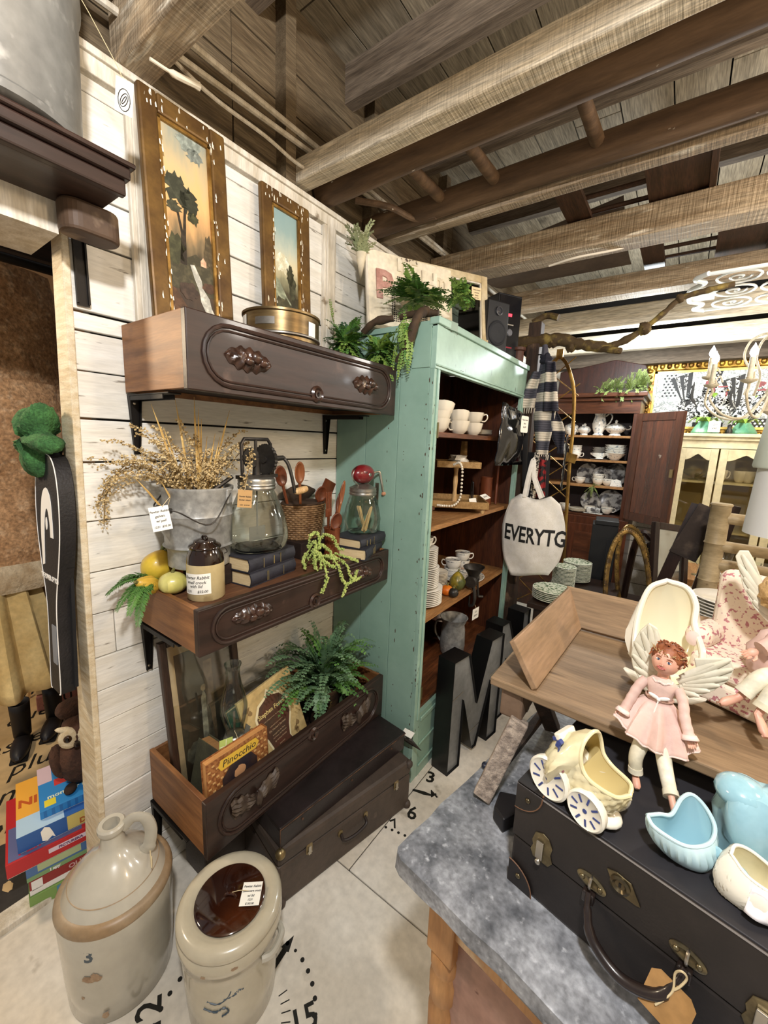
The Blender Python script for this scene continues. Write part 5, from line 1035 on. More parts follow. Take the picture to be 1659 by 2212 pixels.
for (y0, y1, z0, z1) in ((fw_, fw_+.007, fw_, FH-fw_), (FW-fw_-.007, FW-fw_, fw_, FH-fw_), (fw_, FW-fw_, fw_, fw_+.007), (fw_, FW-fw_, FH-fw_-.007, FH-fw_)): g.box(-.01, .002, y0, y1, z0, z1)
g.obj('glazing_bead', WHITEB, fo); G().box(-.008, -.006, fw_, FW-fw_, fw_, FH-fw_).obj('pane', glass('old_pane', '#9aa39c', .03), wf)
ptag('cream tag with handwriting on pane of old white window frame', (.392, 1.905, 2.20), (.5, .86, 0), (-.1, 0, 1), .055, .055, [('Pewter Rabbit', 0, .015, .65), ('window', 0, .003, .75), ('frame', 0, -.009, .75), ('1231 $24', 0, -.02, .6)], mat('cream_tag', '#e0c9a0', .8))
# speakers
SPK = plain('speaker_black', '#17181c', .4); SPG = mat('speaker_grille', '#1f2126', .7, bump=.2, bs=300)
s1 = thing('speaker', 'small black speaker with round woofer on top of green cabinet', 'speaker', (.447, 2.06, ZT), -24)
G().box(-.23, 0, -.07, .07, 0, .245).obj('cabinet', SPK, s1, bevel=.005)
G(T(.002, 0, .095) @ R('Y', 90)).lathe([(.060, 0), (.056, .004), (.05, .006), (.046, .003), (0, .008)], 32).obj('woofer', SPG, s1); G(T(.001, .0, .198) @ R('Y', 90)).lathe([(.022, 0), (.022, .005), (.016, .006), (.012, -.002), (0, .003)], 24).obj('tweeter', plain('gloss_ring', '#3a3b40', .15, coat=.6), s1)
s2 = thing('speaker', 'tall black speaker unit with red display behind the small speaker', 'speaker', (.40, 2.33, ZT+.001), -30)
G().box(-.27, 0, -.08, .08, 0, .36).obj('cabinet', SPK, s2, bevel=.005)
pn = G().box(0, .004, -.075, .075, .01, .35).obj('front_panel', plain('gloss_black', '#121318', .12, coat=.6), s2, bevel=.002)
G(T(.005, 0, .16) @ R('Y', 90)).lathe([(.02, 0), (.02, .008), (.016, .012), (0, .012)], 20).obj('dial', plain('dial_grey', '#7c7e86', .25, metal=.6), pn)
G().box(.0042, .0046, -.012, .014, .245, .26).obj('display', mat('red_display', '#ff2a3a', emit=2.5), pn)
G().box(.0042, .005, -.03, .03, .20, .206).obj('trim_line', STEEL, pn); G().box(.0042, .0047, -.03, .03, .08, .088).obj('red_line', plain('red_line', '#8d1f33', .4), pn)
tag(G(T(.44, 2.415, ZT)).lathe([(.04, 0), (.04, .012), (.03, .016), (.03, .075), (.04, .08), (.04, .095), (0, .095)], 24).obj('wooden_spool', wood('spool_wood', '#5b3626', '#44271b', 'z')), 'small brown wooden spool at right end of cabinet top below speaker', 'spool')
# fern garland with bark limbs draped over the cabinet corner
fg = thing('fern_garland', 'bushy green fern garland with bark limbs draped over near corner of green cabinet', 'garland', (0, 0, 0))
for pts, r in (([(.40, 1.46, 2.0), (.42, 1.40, 1.985), (.42, 1.352, 1.95), (.39, 1.345, 1.86), (.345, 1.35, 1.80)], .017), ([(.30, 1.42, 1.985), (.38, 1.42, 1.99), (.46, 1.44, 1.985)], .013), ([(.16, 1.36, 1.93), (.22, 1.36, 1.965), (.28, 1.40, 1.98)], .014)):
    P = smooth(pts, 5); G().tube(P, [r*(1+.55*nse(i*.9, r*50)) for i in range(len(P))], 9).obj('bark_limb', BARKP, fg)
random.seed(31)
def tuft(cen, n, rx, ry, rz, W, step, mats, zmin=-1, lw=.6, lim=None):
    n = int(n*1.35)
    for k in range(n):
        a = random.uniform(0, 2*PI); e = random.uniform(zmin, 1); c_ = Vector(cen); q = random.uniform(.6, 1.1)
        t = c_+Vector((math.cos(a)*rx*q*math.sqrt(max(.1, 1-e*e*.6)), math.sin(a)*ry*q*math.sqrt(max(.1, 1-e*e*.6)), e*rz*q))
        if lim: t = lim(t)
        md = (c_+t)*.5+Vector((0, 0, abs(e)*.02+.03)); g = G()
        if lim: md = lim(md)
        frond(g, arc(c_, md, t, 9), W*random.uniform(.7, 1.2), step, lw, 66, 0, .85, 2, .35, .0012); g.obj('frond', [random.choice(mats), mats[0]], fg)
def limA(t): return Vector((max(.02, t.x), min(t.y, 1.375) if t.z < 1.95 else t.y, t.z))
tuft((.12, 1.30, 1.87), 44, .13, .075, .14, .034, .0105, [LEAFG, LEAFG, LEAFB, LEAFY], -1, .75, limA)
tuft((.27, 1.325, 1.83), 36, .11, .05, .10, .032, .010, [LEAFG, LEAFY, LEAFG], -1, .75, limA)
tuft((.38, 1.345, 1.86), 10, .05, .04, .16, .022, .010, [LEAFG, LEAFY], -1, .7, limA)
tuft((.36, 1.45, 2.04), 46, .14, .18, .10, .034, .0105, [LEAFG, LEAFG, LEAFY], -.35, .75)
tuft((.47, 1.60, 2.07), 26, .07, .10, .075, .034, .012, [LEAFY, LEAFG], -.6, .75)
for tip in ((.36, 1.33, 1.735), (.40, 1.335, 1.75), (.30, 1.325, 1.76), (.33, 1.33, 1.745)):
    g = G(); frond(g, arc((.36, 1.35, 1.95), (tip[0]+.03, 1.32, 1.9), tip, 12), .024, .010, .7, 68, 0, .8, 2, .35, .0013); g.obj('frond', [LEAFY, LEAFY], fg)
g = G(); frond(g, arc((.05, 1.33, 1.93), (.02, 1.32, 1.99), (.03, 1.30, 2.06), 10), .018, .009, .6, 66, 0, .7, 2, .3, .0013); g.obj('frond', [LEAFY, LEAFY], fg)
SAGE = mat('sage_leaf', '#a3a87c', .6, col2='#7d8760', scale=30, rnd=.1)
sp_ = thing('sage_posy', 'pale sage green leafy posy in paper cone above corner of white letter sign', 'plant', (.125, 1.375, 2.22))
G().add([(0, 0, -.09)]+[(.022*math.cos(2*PI*i/14), .022*math.sin(2*PI*i/14), .02) for i in range(14)], [(0, 1+i, 1+(i+1) % 14) for i in range(14)], True).obj('paper_cone', SGW, sp_, solid=.001)
for k in range(16):
    a = 2*PI*k/16; r = random.uniform(.035, .085); t = Vector((max(-.06, r*math.cos(a)), r*math.sin(a), random.uniform(.04, .13))); g = G(); frond(g, arc((0, 0, 0), (t.x*.4, t.y*.4, t.z*.8), t, 7), .030, .011, .6, 50, 0, .5, 2, .3, .001); g.obj('leaf_sprig', [SAGE, SAGE], sp_)
# ------------------------------------------------------------------ post, bags and scarf beside the cabinet
POSTW = wood('dark_post', '#4a3526', '#2c1f17', 'z', 5, .7, spot='#7a5f47', ss=9, slo=.66, shi=.78)
po = thing('wooden_post', 'dark rough wooden post at right end of green cabinet hung with bags and scarf', 'post', (.50, 2.51, 0))
G().box(-.035, .035, -.035, .035, 0, 2.20).obj('timber', POSTW, po, bevel=.004)
G().bar((-.06, 0, 2.03), (.03, 0, 2.14), .03, .03).obj('brace', POSTW, po)
for (x, y, z) in ((.045, -.03, 2.02), (.045, -.035, 1.88), (.05, -.03, 1.42)): G().tube(smooth([(x-.015, y, z), (x+.03, y-.03, z-.005), (x+.045, y-.04, z+.02)]), .004, 6).obj('hook', IRON, po)
G(T(.02, -.02, 2.2)).tube(smooth([(-.04, 0, 0), (.03, .01, .03), (.10, 0, .01)]), .018, 8).obj('stub_branch', mat('lichen_bark', '#4a3a22', .8, col2='#8d7a3e', scale=20, lo=.5, hi=.7, bump=.8), po)
tag(G(T(.47, 2.457, 0)).tube([(0, 0, .25), (0, 0, 1.42)], .013, 10).obj('metal_pole', mat('worn_pole', '#a8a8a4', .4, metal=.4, col2='#6f6f6c', scale=14, st=(1, 1, .3)),), 'thin worn grey metal pole between cabinet and dark post', 'pole')
LICH = bpy.data.materials['lichen_bark']
br = thing('lichen_branch', 'crooked lichen covered branch stretching right from the dark post under the beams', 'branch', (0, 0, 0))
bp = smooth([(.40, 2.5, 2.10), (.56, 2.5, 2.10), (.66, 2.5, 2.09), (.76, 2.5, 2.055), (.88, 2.5, 2.035), (.96, 2.5, 2.06), (1.035, 2.5, 2.105), (1.11, 2.5, 2.17), (1.17, 2.5, 2.225), (1.27, 2.5, 2.245), (1.36, 2.52, 2.26)], 5)
G().tube(bp, [(.034 if i < 12 else .028 if i < 20 else .018 if i < 28 else .013)*(1+.35*nse(i*.9, 2)) for i in range(len(bp))], 10).obj('limb', LICH, br)
for (x, z, r) in ((1.035, 2.105, .03), (.70, 2.05, .028), (1.165, 2.225, .02), (.60, 2.09, .035)): G().ball((x, 2.5, z), r, 12, 8, lambda p: 1+.4*nse(p.x*4+x, p.y*4, p.z*4)).obj('lichen_knob', LICH, br)
G().tube(smooth([(.84, 2.5, 2.03), (.90, 2.47, 2.01), (.955, 2.47, 2.0)]), [.016]*12+[.012], 8).obj('stub', LICH, br)
# scarf
NAVYS = mat('scarf_navy', '#23232f', .85, bump=.4, bs=220); GREYS = mat('scarf_grey', '#4b4b55', .85, bump=.4, bs=220); CREAMS = mat('scarf_cream', '#cdc4b4', .85, bump=.4, bs=220)
sf = thing('striped_scarf', 'navy grey and cream striped scarf knotted and hanging from the dark post', 'scarf', (0, 0, 0))
def strip(cx, wd, z0, z1, y, tw, cols, name, seg=.05, ph=0, bulge=.02, fr=True):
    n = int((z0-z1)/.0125); g = G()
    for k in range(n):
        mi = int(k*.0125/seg+ph) % len(cols); g.m(mi)
        def P(u, kk):
            t = kk/n; z = z0+(z1-z0)*t; wv = wd(t) if callable(wd) else wd; c = cx(t) if callable(cx) else cx
            return (c+(u-.5)*wv, y+bulge*math.sin(9*u+tw+t*2)*.6-.012*math.sin(PI*u), z)
        g.add([P(i/8, k) for i in range(9)]+[P(i/8, k+1) for i in range(9)], [(i, i+1, 10+i, 9+i) for i in range(8)], True)
    if fr:
        g.m(len(cols)-1)
        for i in range(9): x = P(i/8, n); g.add([x, (x[0]+.004, x[1], x[2]), (x[0]+.003, x[1]-.004, x[2]-.03), (x[0], x[1], x[2]-.03)], [(0, 1, 2, 3)])
    return g.obj(name, [{'n': NAVYS, 'g': GREYS, 'c': CREAMS}[c] for c in cols], sf, solid=.004)
strip(lambda t: .60+.02*t, lambda t: .075+.05*math.sin(PI*min(1, t*1.1)), 1.97, 1.46, 2.44, 0, 'gcgc', 'long_end', .052, 0)
strip(lambda t: .62+.03*t, lambda t: .06+.02*t, 1.96, 1.70, 2.42, 2, 'ncnc', 'middle_fold', .05, 0, fr=False)
strip(lambda t: .545-.05*t, lambda t: .05+.07*t, 1.92, 1.72, 2.44, 1, 'gcgc', 'left_fold', .055, .5)
strip(lambda t: .66+.055*t, lambda t: .03+.055*math.sin(PI*t), 1.70, 1.50, 2.45, 1, 'ncnn', 'right_end', .05, 0)
G(T(.59, 2.435, 1.985)).ball((0, 0, 0), (.034, .03, .03), 14, 10, lambda p: 1+.15*math.sin(5*math.atan2(p.x, p.z))).obj('knot', NAVYS, sf)
G().tube([(.585, 2.435, 1.99), (.575, 2.445, 2.06)], [.022, .014], 8).obj('gathered_top', GREYS, sf)
# black glossy bag and coat
VINYL = mat('black_vinyl', '#0c0c0f', .12, coat=.6, bump=1.0, bs=14)
bb_ = thing('vinyl_bag', 'shiny black vinyl bag with strap hanging in front of cabinet right side', 'bag', (.525, 2.21, 1.40), 4)
G().grid(lambda u, v: (.0+.035*math.sin(PI*u)*math.sin(PI*v)+.012*nse(u*5, v*5)+.05*(u-.5), (u-.5)*(.36+.10*v)*.78-.02, (1-v)*.30-.045*(u-.4)*(1-v)), 16, 14).obj('front', VINYL, bb_, solid=.006)
G().tube(smooth([(.05, .06, .26), (.055, .05, .12), (.055, .09, -.02), (.06, .10, -.12)]), .014, 6, sq=.4).obj('strap', plain('black_webbing', '#121214', .8), bb_)
G(T(.06, -.03, .215) @ frame((0, 0, 0), (.2, 1, 0), (0, 0, 1))).prism(rrect(.085, .085, .01, 3), 0, .001).obj('paper_tag', PAPER, bb_)
for i, s in enumerate(('Pewter Rabbit', 'black', 'bag $45')): txt(s, .011, INK, bb_.children[-1], T(.0615, -.03, .237-.018*i) @ frame((0, 0, 0), (.2, 1, 0), (0, 0, 1)), 'handwriting', .0001, shear=.2)
b2_ = thing('vinyl_bag', 'second shiny black vinyl panel bag hanging behind the striped scarf', 'bag', (.72, 2.56, 1.26), 20)
G().grid(lambda u, v: (.012*nse(u*4, v*5, 2)+.02*(u-.5), (u-.5)*.17, (1-v)*.32), 10, 12).obj('front', VINYL, b2_, solid=.006)
dc = thing('dark_garments', 'dark coat and red patterned sash hanging behind white tote bag', 'coat', (.60, 2.455, .95))
G().grid(lambda u, v: ((u-.5)*(.12+.05*v), .012*math.sin(14*u), (1-v)*.52), 14, 8).obj('coat', plain('black_wool', '#17161a', .9), dc, solid=.01)
G(T(.03, -.03, .12)).grid(lambda u, v: ((u-.5)*(.04+.05*v), .01*math.sin(9*u), (1-v)*.38), 8, 10).obj('sash', mat('red_pattern', '#8d1f22', .8, col2='#1c1a1c', scale=40, lo=.45, hi=.55), dc, solid=.004)
G(T(.0, -.035, .1)).grid(lambda u, v: ((u-.5)*.03, .005*math.sin(9*u), (1-v)*.42), 6, 10).obj('leopard_strap', mat('spotted_cloth', '#d8cfc0', .8, col2='#1a1817', scale=90, lo=.48, hi=.52), dc, solid=.003)
# tote bag
CANV = mat('canvas', '#e8e5de', .85, fine=.04, col2='#dedad0', scale=30, bump=.3, bs=200)
tb = thing('tote_bag', 'white canvas tote bag printed EVERYTG hanging from the dark post', 'bag', (.648, 2.32, .775), 6)
def totef(sg_):
    def f(u, v):
        z = .465*(1-v)+.035*(v < .01)*0; wv = .125+.045*math.sin(PI*min(1, (v*.95+.05)))+.0*v
        if v > .8: wv *= 1-.9*(v-.8)
        x = (u-.5)*2*wv+.01*(v-.5); e = math.sin(PI*u)
        topz = -.035*abs(math.sin(PI*u*1.0)-.6)*(1-v)**3*2
        return (x, sg_*(.055*e*math.sin(PI*min(1, v*.9+.08))+.010*nse(u*4, v*4, sg_+3)), z+topz-.02*math.cos(PI*u)*v*v)
    return f
body = G().grid(totef(-1), 22, 22).grid(totef(1), 22, 22).obj('body', CANV, tb, solid=.003)
for dy in (-.03, .03): G().tube(smooth([(-.06, dy, .45), (-.05, dy*.7, .56), (-.035, .0, .66), (-.02, dy*.6, .56), (.03, dy, .45)]), .012, 6, sq=.35).obj('strap', CANV, tb)
o = txt('EVERYTG', .125, plain('bag_print', '#161616', .7), body, Matrix(), 'bag_lettering', .0006, bold=.0025, sx=.70, sp=.95)
ff = totef(-1)
for v in o.data.vertices:
    z = .235+v.co.y; vv = 1-z/.465; wv = .125+.045*math.sin(PI*min(1, vv*.95+.05)); x = v.co.x*.95+.012; u = min(.995, max(.005, x/(2*wv)+.5)); p = ff(u, vv); v.co = (x, p[1]-.0035-v.co.z, z-.02*x)
# ------------------------------------------------------------------ brass trellis
GOLDI = mat('gilt_iron', '#b08a45', .4, metal=.7, col2='#6b4d24', scale=30, st=(1, 1, .4))
tr = thing('gilt_trellis', 'tall gilt iron garden trellis with diamond wirework behind the tote bag', 'trellis', (0, 2.9, 0))
tp_ = smooth([(.545, 0, 2.09), (.60, 0, 2.02), (.655, 0, 1.86), (.675, 0, 1.62), (.68, 0, 1.40), (.70, 0, 1.0), (.715, 0, .70), (.72, 0, .0)], 6)
G().tube(tp_, .012, 6, sq=.6).obj('upright', GOLDI, tr); G().tube([(p.x-.34+.0*p.z, 0, p.z) if p.z < 1.9 else (.545-(p.x-.545), 0, p.z) for p in tp_], .012, 6, sq=.6).obj('upright', GOLDI, tr)
G().box(.525, .565, -.01, .01, 2.07, 2.13).obj('finial', GOLDI, tr); G(T(.685, -.012, 1.44) @ R('Y', 12)).box(-.035, .035, -.004, .004, -.03, .03).obj('square_plaque', GOLDI, tr, bevel=.003)
for k in range(10):
    z = .35+k*.165
    G().tube([(.37, 0, z), (.685-(.04 if z > 1.75 else 0), 0, z+.24)], .0035, 5).obj('lattice_wire', GOLDI, tr); G().tube([(.685-(.04 if z > 1.9 else 0), 0, z), (.38, 0, z+.24)], .0035, 5).obj('lattice_wire', GOLDI, tr)
# ------------------------------------------------------------------ dark table with plate stacks
DKW = wood('dark_table_wood', '#2e1d14', '#1d120c', 'y', 5, .4)
dt = thing('dark_table', 'low dark wooden table behind the tray with green rimmed plate stacks', 'table', (.90, 2.56, 0))
G().box(-.21, .17, -.36, .36, .63, .66).obj('table_top', DKW, dt, bevel=.003); G().box(-.18, .14, -.33, .33, .53, .63).obj('apron', DKW, dt)
for x in (-.17, .13):
    for y in (-.32, .32): G().box(x-.02, x+.02, y-.02, y+.02, 0, .53).obj('leg', DKW, dt)
PLG = mat('green_rim_china', '#dfe0cf', .18, coat=.5); RIMG = mat('green_print', '#cfd3bd', .2, col2='#5d7357', scale=60, lo=.5, hi=.57)
plG = plate_mesh(.105, .014, PLG, 'green_rim_plate', 'plate', RIMG)
ORD = 'lowest second third fourth fifth sixth seventh eighth ninth tenth eleventh twelfth thirteenth fourteenth fifteenth sixteenth seventeenth eighteenth'.split()
for (x, y, n, s, nm) in ((.785, 2.335, 6, 1.0, 'nearest'), (.785, 2.59, 16, .62, 'middle'), (.82, 2.79, 15, .80, 'farthest')):
    for i in range(n): p = place(plG, (x, y, .661+i*.0095*(.85 if s < 1 else 1.05)), i*20, 'green patterned white plate in %s stack on dark table, %s from below' % (nm, ORD[i]), 'plates stacked on dark table'); p.scale = (s, s, .9)
# ------------------------------------------------------------------ china hutch with open door
MAHO = wood('mahogany', '#552c18', '#371b0e', 'z', 4, .35, coat=.25); MAHOX = wood('mahogany_cross', '#56301c', '#3a1e10', 'x', 4, .35, coat=.25); MAHOD = wood('mahogany_dark', '#33150b', '#220d07', 'z', 4, .5)
hu = thing('china_hutch', 'tall mahogany china hutch full of dishes with its door swung open', 'cabinet', (.0, 3.9, 0))
HX0, HX1, HD = .06, .95, .42
for x in (HX0, HX1-.04): G().box(x, x+.04, 0, HD, .90, 1.90).obj('side_panel', MAHO, hu, bevel=.002)
G().box(HX0, HX1, HD-.02, HD, .90, 1.90).obj('back_panel', MAHOD, hu)
for z in (.945, 1.195, 1.415, 1.62): G().box(HX0+.04, HX1-.04, .01, HD-.02, z-.018, z).obj('shelf', SHELFL if z > 1 else MAHOX, hu, bevel=.001)
G().box(HX0, HX1, -.005, .02, 1.80, 1.90).obj('frieze', MAHOX, hu); G().box(HX0-.03, HX1+.04, -.05, HD, 1.93, 1.965).box(HX0-.01, HX1+.015, -.025, HD, 1.90, 1.93).obj('cornice', MAHOX, hu, bevel=.006)
G().box(HX0-.02, HX1+.03, -.03, HD, 0, .925).obj('base', MAHO, hu, bevel=.004)
for (a, b) in ((HX0+.03, .50), (.53, HX1-.02)):
    d_ = G().box(a, b, -.05, -.03, .10, .86).obj('lower_door', MAHO, hu, bevel=.003); G().box(a+.06, b-.06, -.053, -.05, .17, .79).obj('door_panel', MAHOX, d_, bevel=.002); G(T(b-.03, -.05, .52) @ R('X', 90)).lathe([(.006, 0), (.012, .012), (.014, .02), (0, .026)], 12).obj('knob', MAHO, d_)
M = T(HX1, -.005, 0) @ R('Z', -41)
dr = G(M).box(0, .40, -.012, .012, .945, 1.795).obj('upper_door', MAHO, hu, bevel=.003)
G(M).box(.055, .345, -.016, -.012, 1.01, 1.735).obj('door_panel', wood('door_panel_wood', '#5f2f19', '#3d1d0f', 'z', 3, .25, coat=.5, spot='#c9bba8', ss=5, slo=.735, shi=.77), dr, bevel=.003)
for (x0, x1, z0, z1) in ((0, .055, .945, 1.795), (.345, .40, .945, 1.795), (.055, .345, .945, 1.01), (.055, .345, 1.735, 1.795)): G(M).box(x0, x1, -.02, -.012, z0, z1).obj('door_rail', MAHO, dr, bevel=.002)
G(M).box(.37, .392, -.03, -.02, 1.32, 1.38).obj('lock_plate', BRASSC, dr)
for z in (1.05, 1.68): G(T(HX1-.005, -.01, z)).box(-.006, .006, -.01, .002, -.03, .03).obj('hinge', BRASSC, hu)
# dishes in the hutch
TW = mat('toile_china', '#e6e4dc', .16, col2='#8f9aa3', scale=45, lo=.56, hi=.62, coat=.5); TD = mat('toile_dark', '#c9c9c6', .2, col2='#4c4a4e', scale=24, lo=.42, hi=.56, coat=.5)
def dish(name, label, cat, loc, rz=0, group='dishes in the china hutch'): return thing(name, label, cat, loc, rz, group)
pi = dish('china_pitcher', 'tall white floral pitcher with scrolled handle on top hutch shelf', 'pitcher', (.645, 4.05, 1.622))
G().lathe([(.04, 0), (.044, .006), (.034, .02), (.05, .06), (.056, .10), (.045, .15), (.04, .175), (.048, .19), (.045, .19), (.036, .172), (.03, .02), (0, .02)], 28).obj('body', TW, pi); G().tube(smooth([(.044, 0, .165), (.075, 0, .19), (.095, 0, .16), (.08, 0, .11), (.055, 0, .085)]), .006, 8).obj('handle', TW, pi)
tu = dish('covered_tureen', 'white covered tureen with side handles at right of top hutch shelf', 'tureen', (.775, 4.05, 1.622))
G().lathe([(.045, 0), (.048, .006), (.036, .02), (.06, .035), (.083, .06), (.085, .066), (.06, .072)], 28, sy=.8).obj('bowl', TW, tu); G().lathe([(.078, .066), (.07, .085), (.035, .10), (.01, .108), (.008, .116), (.013, .126), (0, .138)], 28, sy=.8).obj('lid', TW, tu)
for s in (-1, 1): G().tube(smooth([(s*.08, 0, .055), (s*.105, 0, .06), (s*.115, 0, .08), (s*.10, 0, .085)]), .005, 7).obj('handle', TW, tu)
tu2 = dish('covered_tureen', 'small white covered sugar tureen at left of top hutch shelf', 'tureen', (.53, 4.06, 1.622)); G().lathe([(.03, 0), (.032, .005), (.028, .015), (.05, .035), (.055, .05), (.05, .06)], 24).obj('bowl', TW, tu2); G().lathe([(.05, .058), (.04, .075), (.012, .085), (.012, .10), (0, .108)], 24).obj('lid', TW, tu2)
tu3 = dish('teapot', 'white floral teapot half hidden behind the scarf on top hutch shelf', 'teapot', (.42, 4.06, 1.622)); G().lathe([(.035, 0), (.04, .005), (.06, .05), (.055, .085), (.03, .1), (.01, .105), (.01, .125), (0, .132)], 24).obj('body', TW, tu3); G().tube(smooth([(.05, 0, .03), (.085, 0, .06), (.095, 0, .095)]), [.012]*6+[.008]*6+[.006], 8).obj('spout', TW, tu3)
gb = dish('gravy_boat', 'white gravy boat on saucer on second hutch shelf', 'gravy boat', (.685, 4.02, 1.417), 180)
G().lathe([(.03, 0), (.034, .004), (.028, .014), (.055, .04), (.06, .055), (.055, .055), (.03, .02), (0, .018)], 26, sy=.6, tw=lambda a, z: 1+.35*max(0, math.cos(a))**3*(z > .03)).obj('bowl', TW, gb); G().tube(smooth([(-.05, 0, .05), (-.085, 0, .075), (-.095, 0, .045), (-.06, 0, .02)]), .005, 7).obj('handle', TW, gb); G().lathe([(.05, 0), (.075, .006), (.07, .007), (0, .003)], 26).obj('stand', TW, gb)
pb_ = dish('soup_bowl', 'bowl', 'bowl', (0, 0, 0)); G().lathe([(.03, 0), (.034, .004), (.06, .03), (.082, .055), (.085, .058), (.08, .057), (.055, .03), (.03, .008), (0, .008)], 30).obj('body', TW, pb_)
for i in range(5): place(pb_, (.80, 4.02, 1.417+i*.018), 0, 'white bowl in nested stack at right of second hutch shelf, %s from below' % ORD[i], 'bowls nested in the hutch')
for i in range(4): p = place(pb_, (.66, 4.16, 1.417+i*.02), 0, 'white small bowl in stack behind gravy boat, %s from below' % ORD[i], 'bowls nested in the hutch'); p.scale = (.75, .75, .8)
for i in range(3): p = place(cupB, (.49, 4.02, 1.417+i*.03), 90*i, 'white cup in pile behind trellis on second hutch shelf, %s from below' % ORD[i], 'cups in the hutch')
plT = plate_mesh(.085, .012, TD, 'toile_plate', 'toile plate')
for (x, y, z, s, lb) in ((.585, 4.2, 1.275, 1.15, 'large dark patterned plate leaning at back left of third hutch shelf'), (.70, 4.17, 1.265, 1.0, 'patterned plate leaning behind cups in middle of third hutch shelf'), (.81, 4.2, 1.285, 1.15, 'patterned plate leaning at back right of third hutch shelf'), (.64, 4.15, 1.035, 1.0, 'dark patterned plate leaning behind trellis on lowest hutch shelf'), (.805, 4.1, 1.05, 1.2, 'large dark toile plate standing upright at right of lowest hutch shelf')):
    p = place(plT, (x, y, z), 0, lb, 'patterned plates standing in the hutch', rot=(math.radians(78), 0, 0)); p.scale = (s, s, 1)
for i, (x, y, z, rz, lb) in enumerate(((.70, 4.0, 1.197, 20, 'toile cup with handle right in middle of third hutch shelf, lower'), (.70, 4.0, 1.235, 40, 'toile cup stacked on another in middle of third hutch shelf'), (.775, 4.0, 1.197, 30, 'toile cup right of the stacked pair on third hutch shelf'), (.55, 4.02, 1.197, 180, 'toile cup at left of third hutch shelf by the trellis'), (.66, 4.0, .947, 10, 'toile cup behind trellis on lowest hutch shelf'), (.80, 3.98, .955, 10, 'toile cup before the upright plate on lowest hutch shelf'), (.45, 4.0, .947, 200, 'toile cup near tote bag on lowest hutch shelf'))):
    place(cupB, (x, y, z), rz, lb, 'cups in the hutch')
bt = dish('butter_dish', 'white covered butter dish with pattern on lowest hutch shelf', 'dish', (.70, 3.97, .947)); G().box(-.055, .055, -.035, .035, .006, .05).obj('cover', TD, bt, bevel=.008); G().box(-.075, .075, -.05, .05, 0, .006).obj('tray', TW, bt, bevel=.002)
nt = dish('napkin_stand', 'white folded napkins at right of third hutch shelf', 'napkin', (.845, 3.98, 1.197)); G().prism([(-.045, 0), (.045, 0), (.035, .05), (0, .062), (-.035, .05)], -.02, .02).obj('fold', TW, nt); nt.children[0].data.transform(R('X', 90))
for i in range(4): place(plA, (.545, 3.99, 1.197+.0065*i) if False else (.57, 3.97, .947+.0065*i), 0, 'cream saucer in low stack on lowest hutch shelf, %s from below' % ORD[i], 'saucers in the hutch')
tm = thing('headboard', 'curved dark red brown wooden headboard leaning on top of china hutch', 'board', (.60, 4.1, 1.967)); G(R('X', 84)).prism([(-.34, 0), (.36, 0), (.37, .12), (.33, .24), (.1, .30), (-.34, .22)], -.015, .015).obj('board', MAHOD, tm, bevel=.006); G(R('X', -80)).box(.30, .33, .02, .26, .016, .03).obj('end_batten', MAHO, tm) if False else None
pn_ = thing('pine_garland', 'yellow green pine sprig garland lying along top edge of china hutch', 'greenery', (.80, 3.93, 1.975))
random.seed(41)
PINEY = mat('pine_needles', '#8c9a5a', .6, col2='#66783f', scale=30, rnd=.1)
for k in range(90):
    x = -.16+.36*random.random(); t = Vector((x+random.uniform(-.05, .07), -.06+random.uniform(-.07, .05), random.uniform(-.09, .11)+(.05 if x > .05 else 0))); b = Vector((x, -.0, .01+.15*max(0, x-.02)))
    g = G(); frond(g, arc(b, (b+t)*.5+Vector((0, -.02, .02)), t, 5), .020, .004, .20, 45, 0, .2, 1, .1, .0018); g.obj('needle_sprig', [PINEY, PINEY], pn_)
pn2 = thing('pine_sprig', 'small green pine sprig hanging over third hutch shelf edge', 'greenery', (.69, 3.87, 1.19))
for k in range(10): t = Vector((random.uniform(-.06, .07), -.02, random.uniform(-.13, .04))); g = G(); frond(g, arc((0, .0, 0), t*.5+Vector((0, -.03, .02)), t, 5), .016, .004, .16, 45, 0, .2, 1, .1, .0015); g.obj('needle_sprig', [PINEY, PINEY], pn2)
# ------------------------------------------------------------------ cream hutch, rooster painting, rooster figures
CREAMH = mat('antique_cream', '#e2d8b3', .45, col2='#d6caa0', scale=5, spot='#7d6d48', ss=18, slo=.72, shi=.76, sst=(1, 1, .5), bump=.15)
TANB = plain('tan_back', '#a8966c', .7)
ch2 = thing('cream_hutch', 'antique cream glazed hutch with arched door tops by the back wall', 'cabinet', (1.235, 3.86, 0))
WX = .80
for x in (0, WX-.03): G().box(x, x+.03, 0, .42, .62, 1.58).obj('side_panel', CREAMH, ch2)
G().box(0, WX, .40, .42, .62, 1.58).obj('back_panel', TANB, ch2); G().box(-.02, WX+.02, -.03, .44, 0, .62).obj('base', CREAMH, ch2, bevel=.005)
for z in (.63, .94, 1.30): G().box(.03, WX-.03, .02, .40, z-.015, z).obj('shelf', CREAMH, ch2)
G().box(0, WX, -.005, .42, 1.545, 1.60).obj('frieze', CREAMH, ch2); G().box(-.025, WX+.025, -.035, .43, 1.625, 1.65).box(-.012, WX+.012, -.02, .43, 1.60, 1.625).obj('cornice', CREAMH, ch2, bevel=.005)
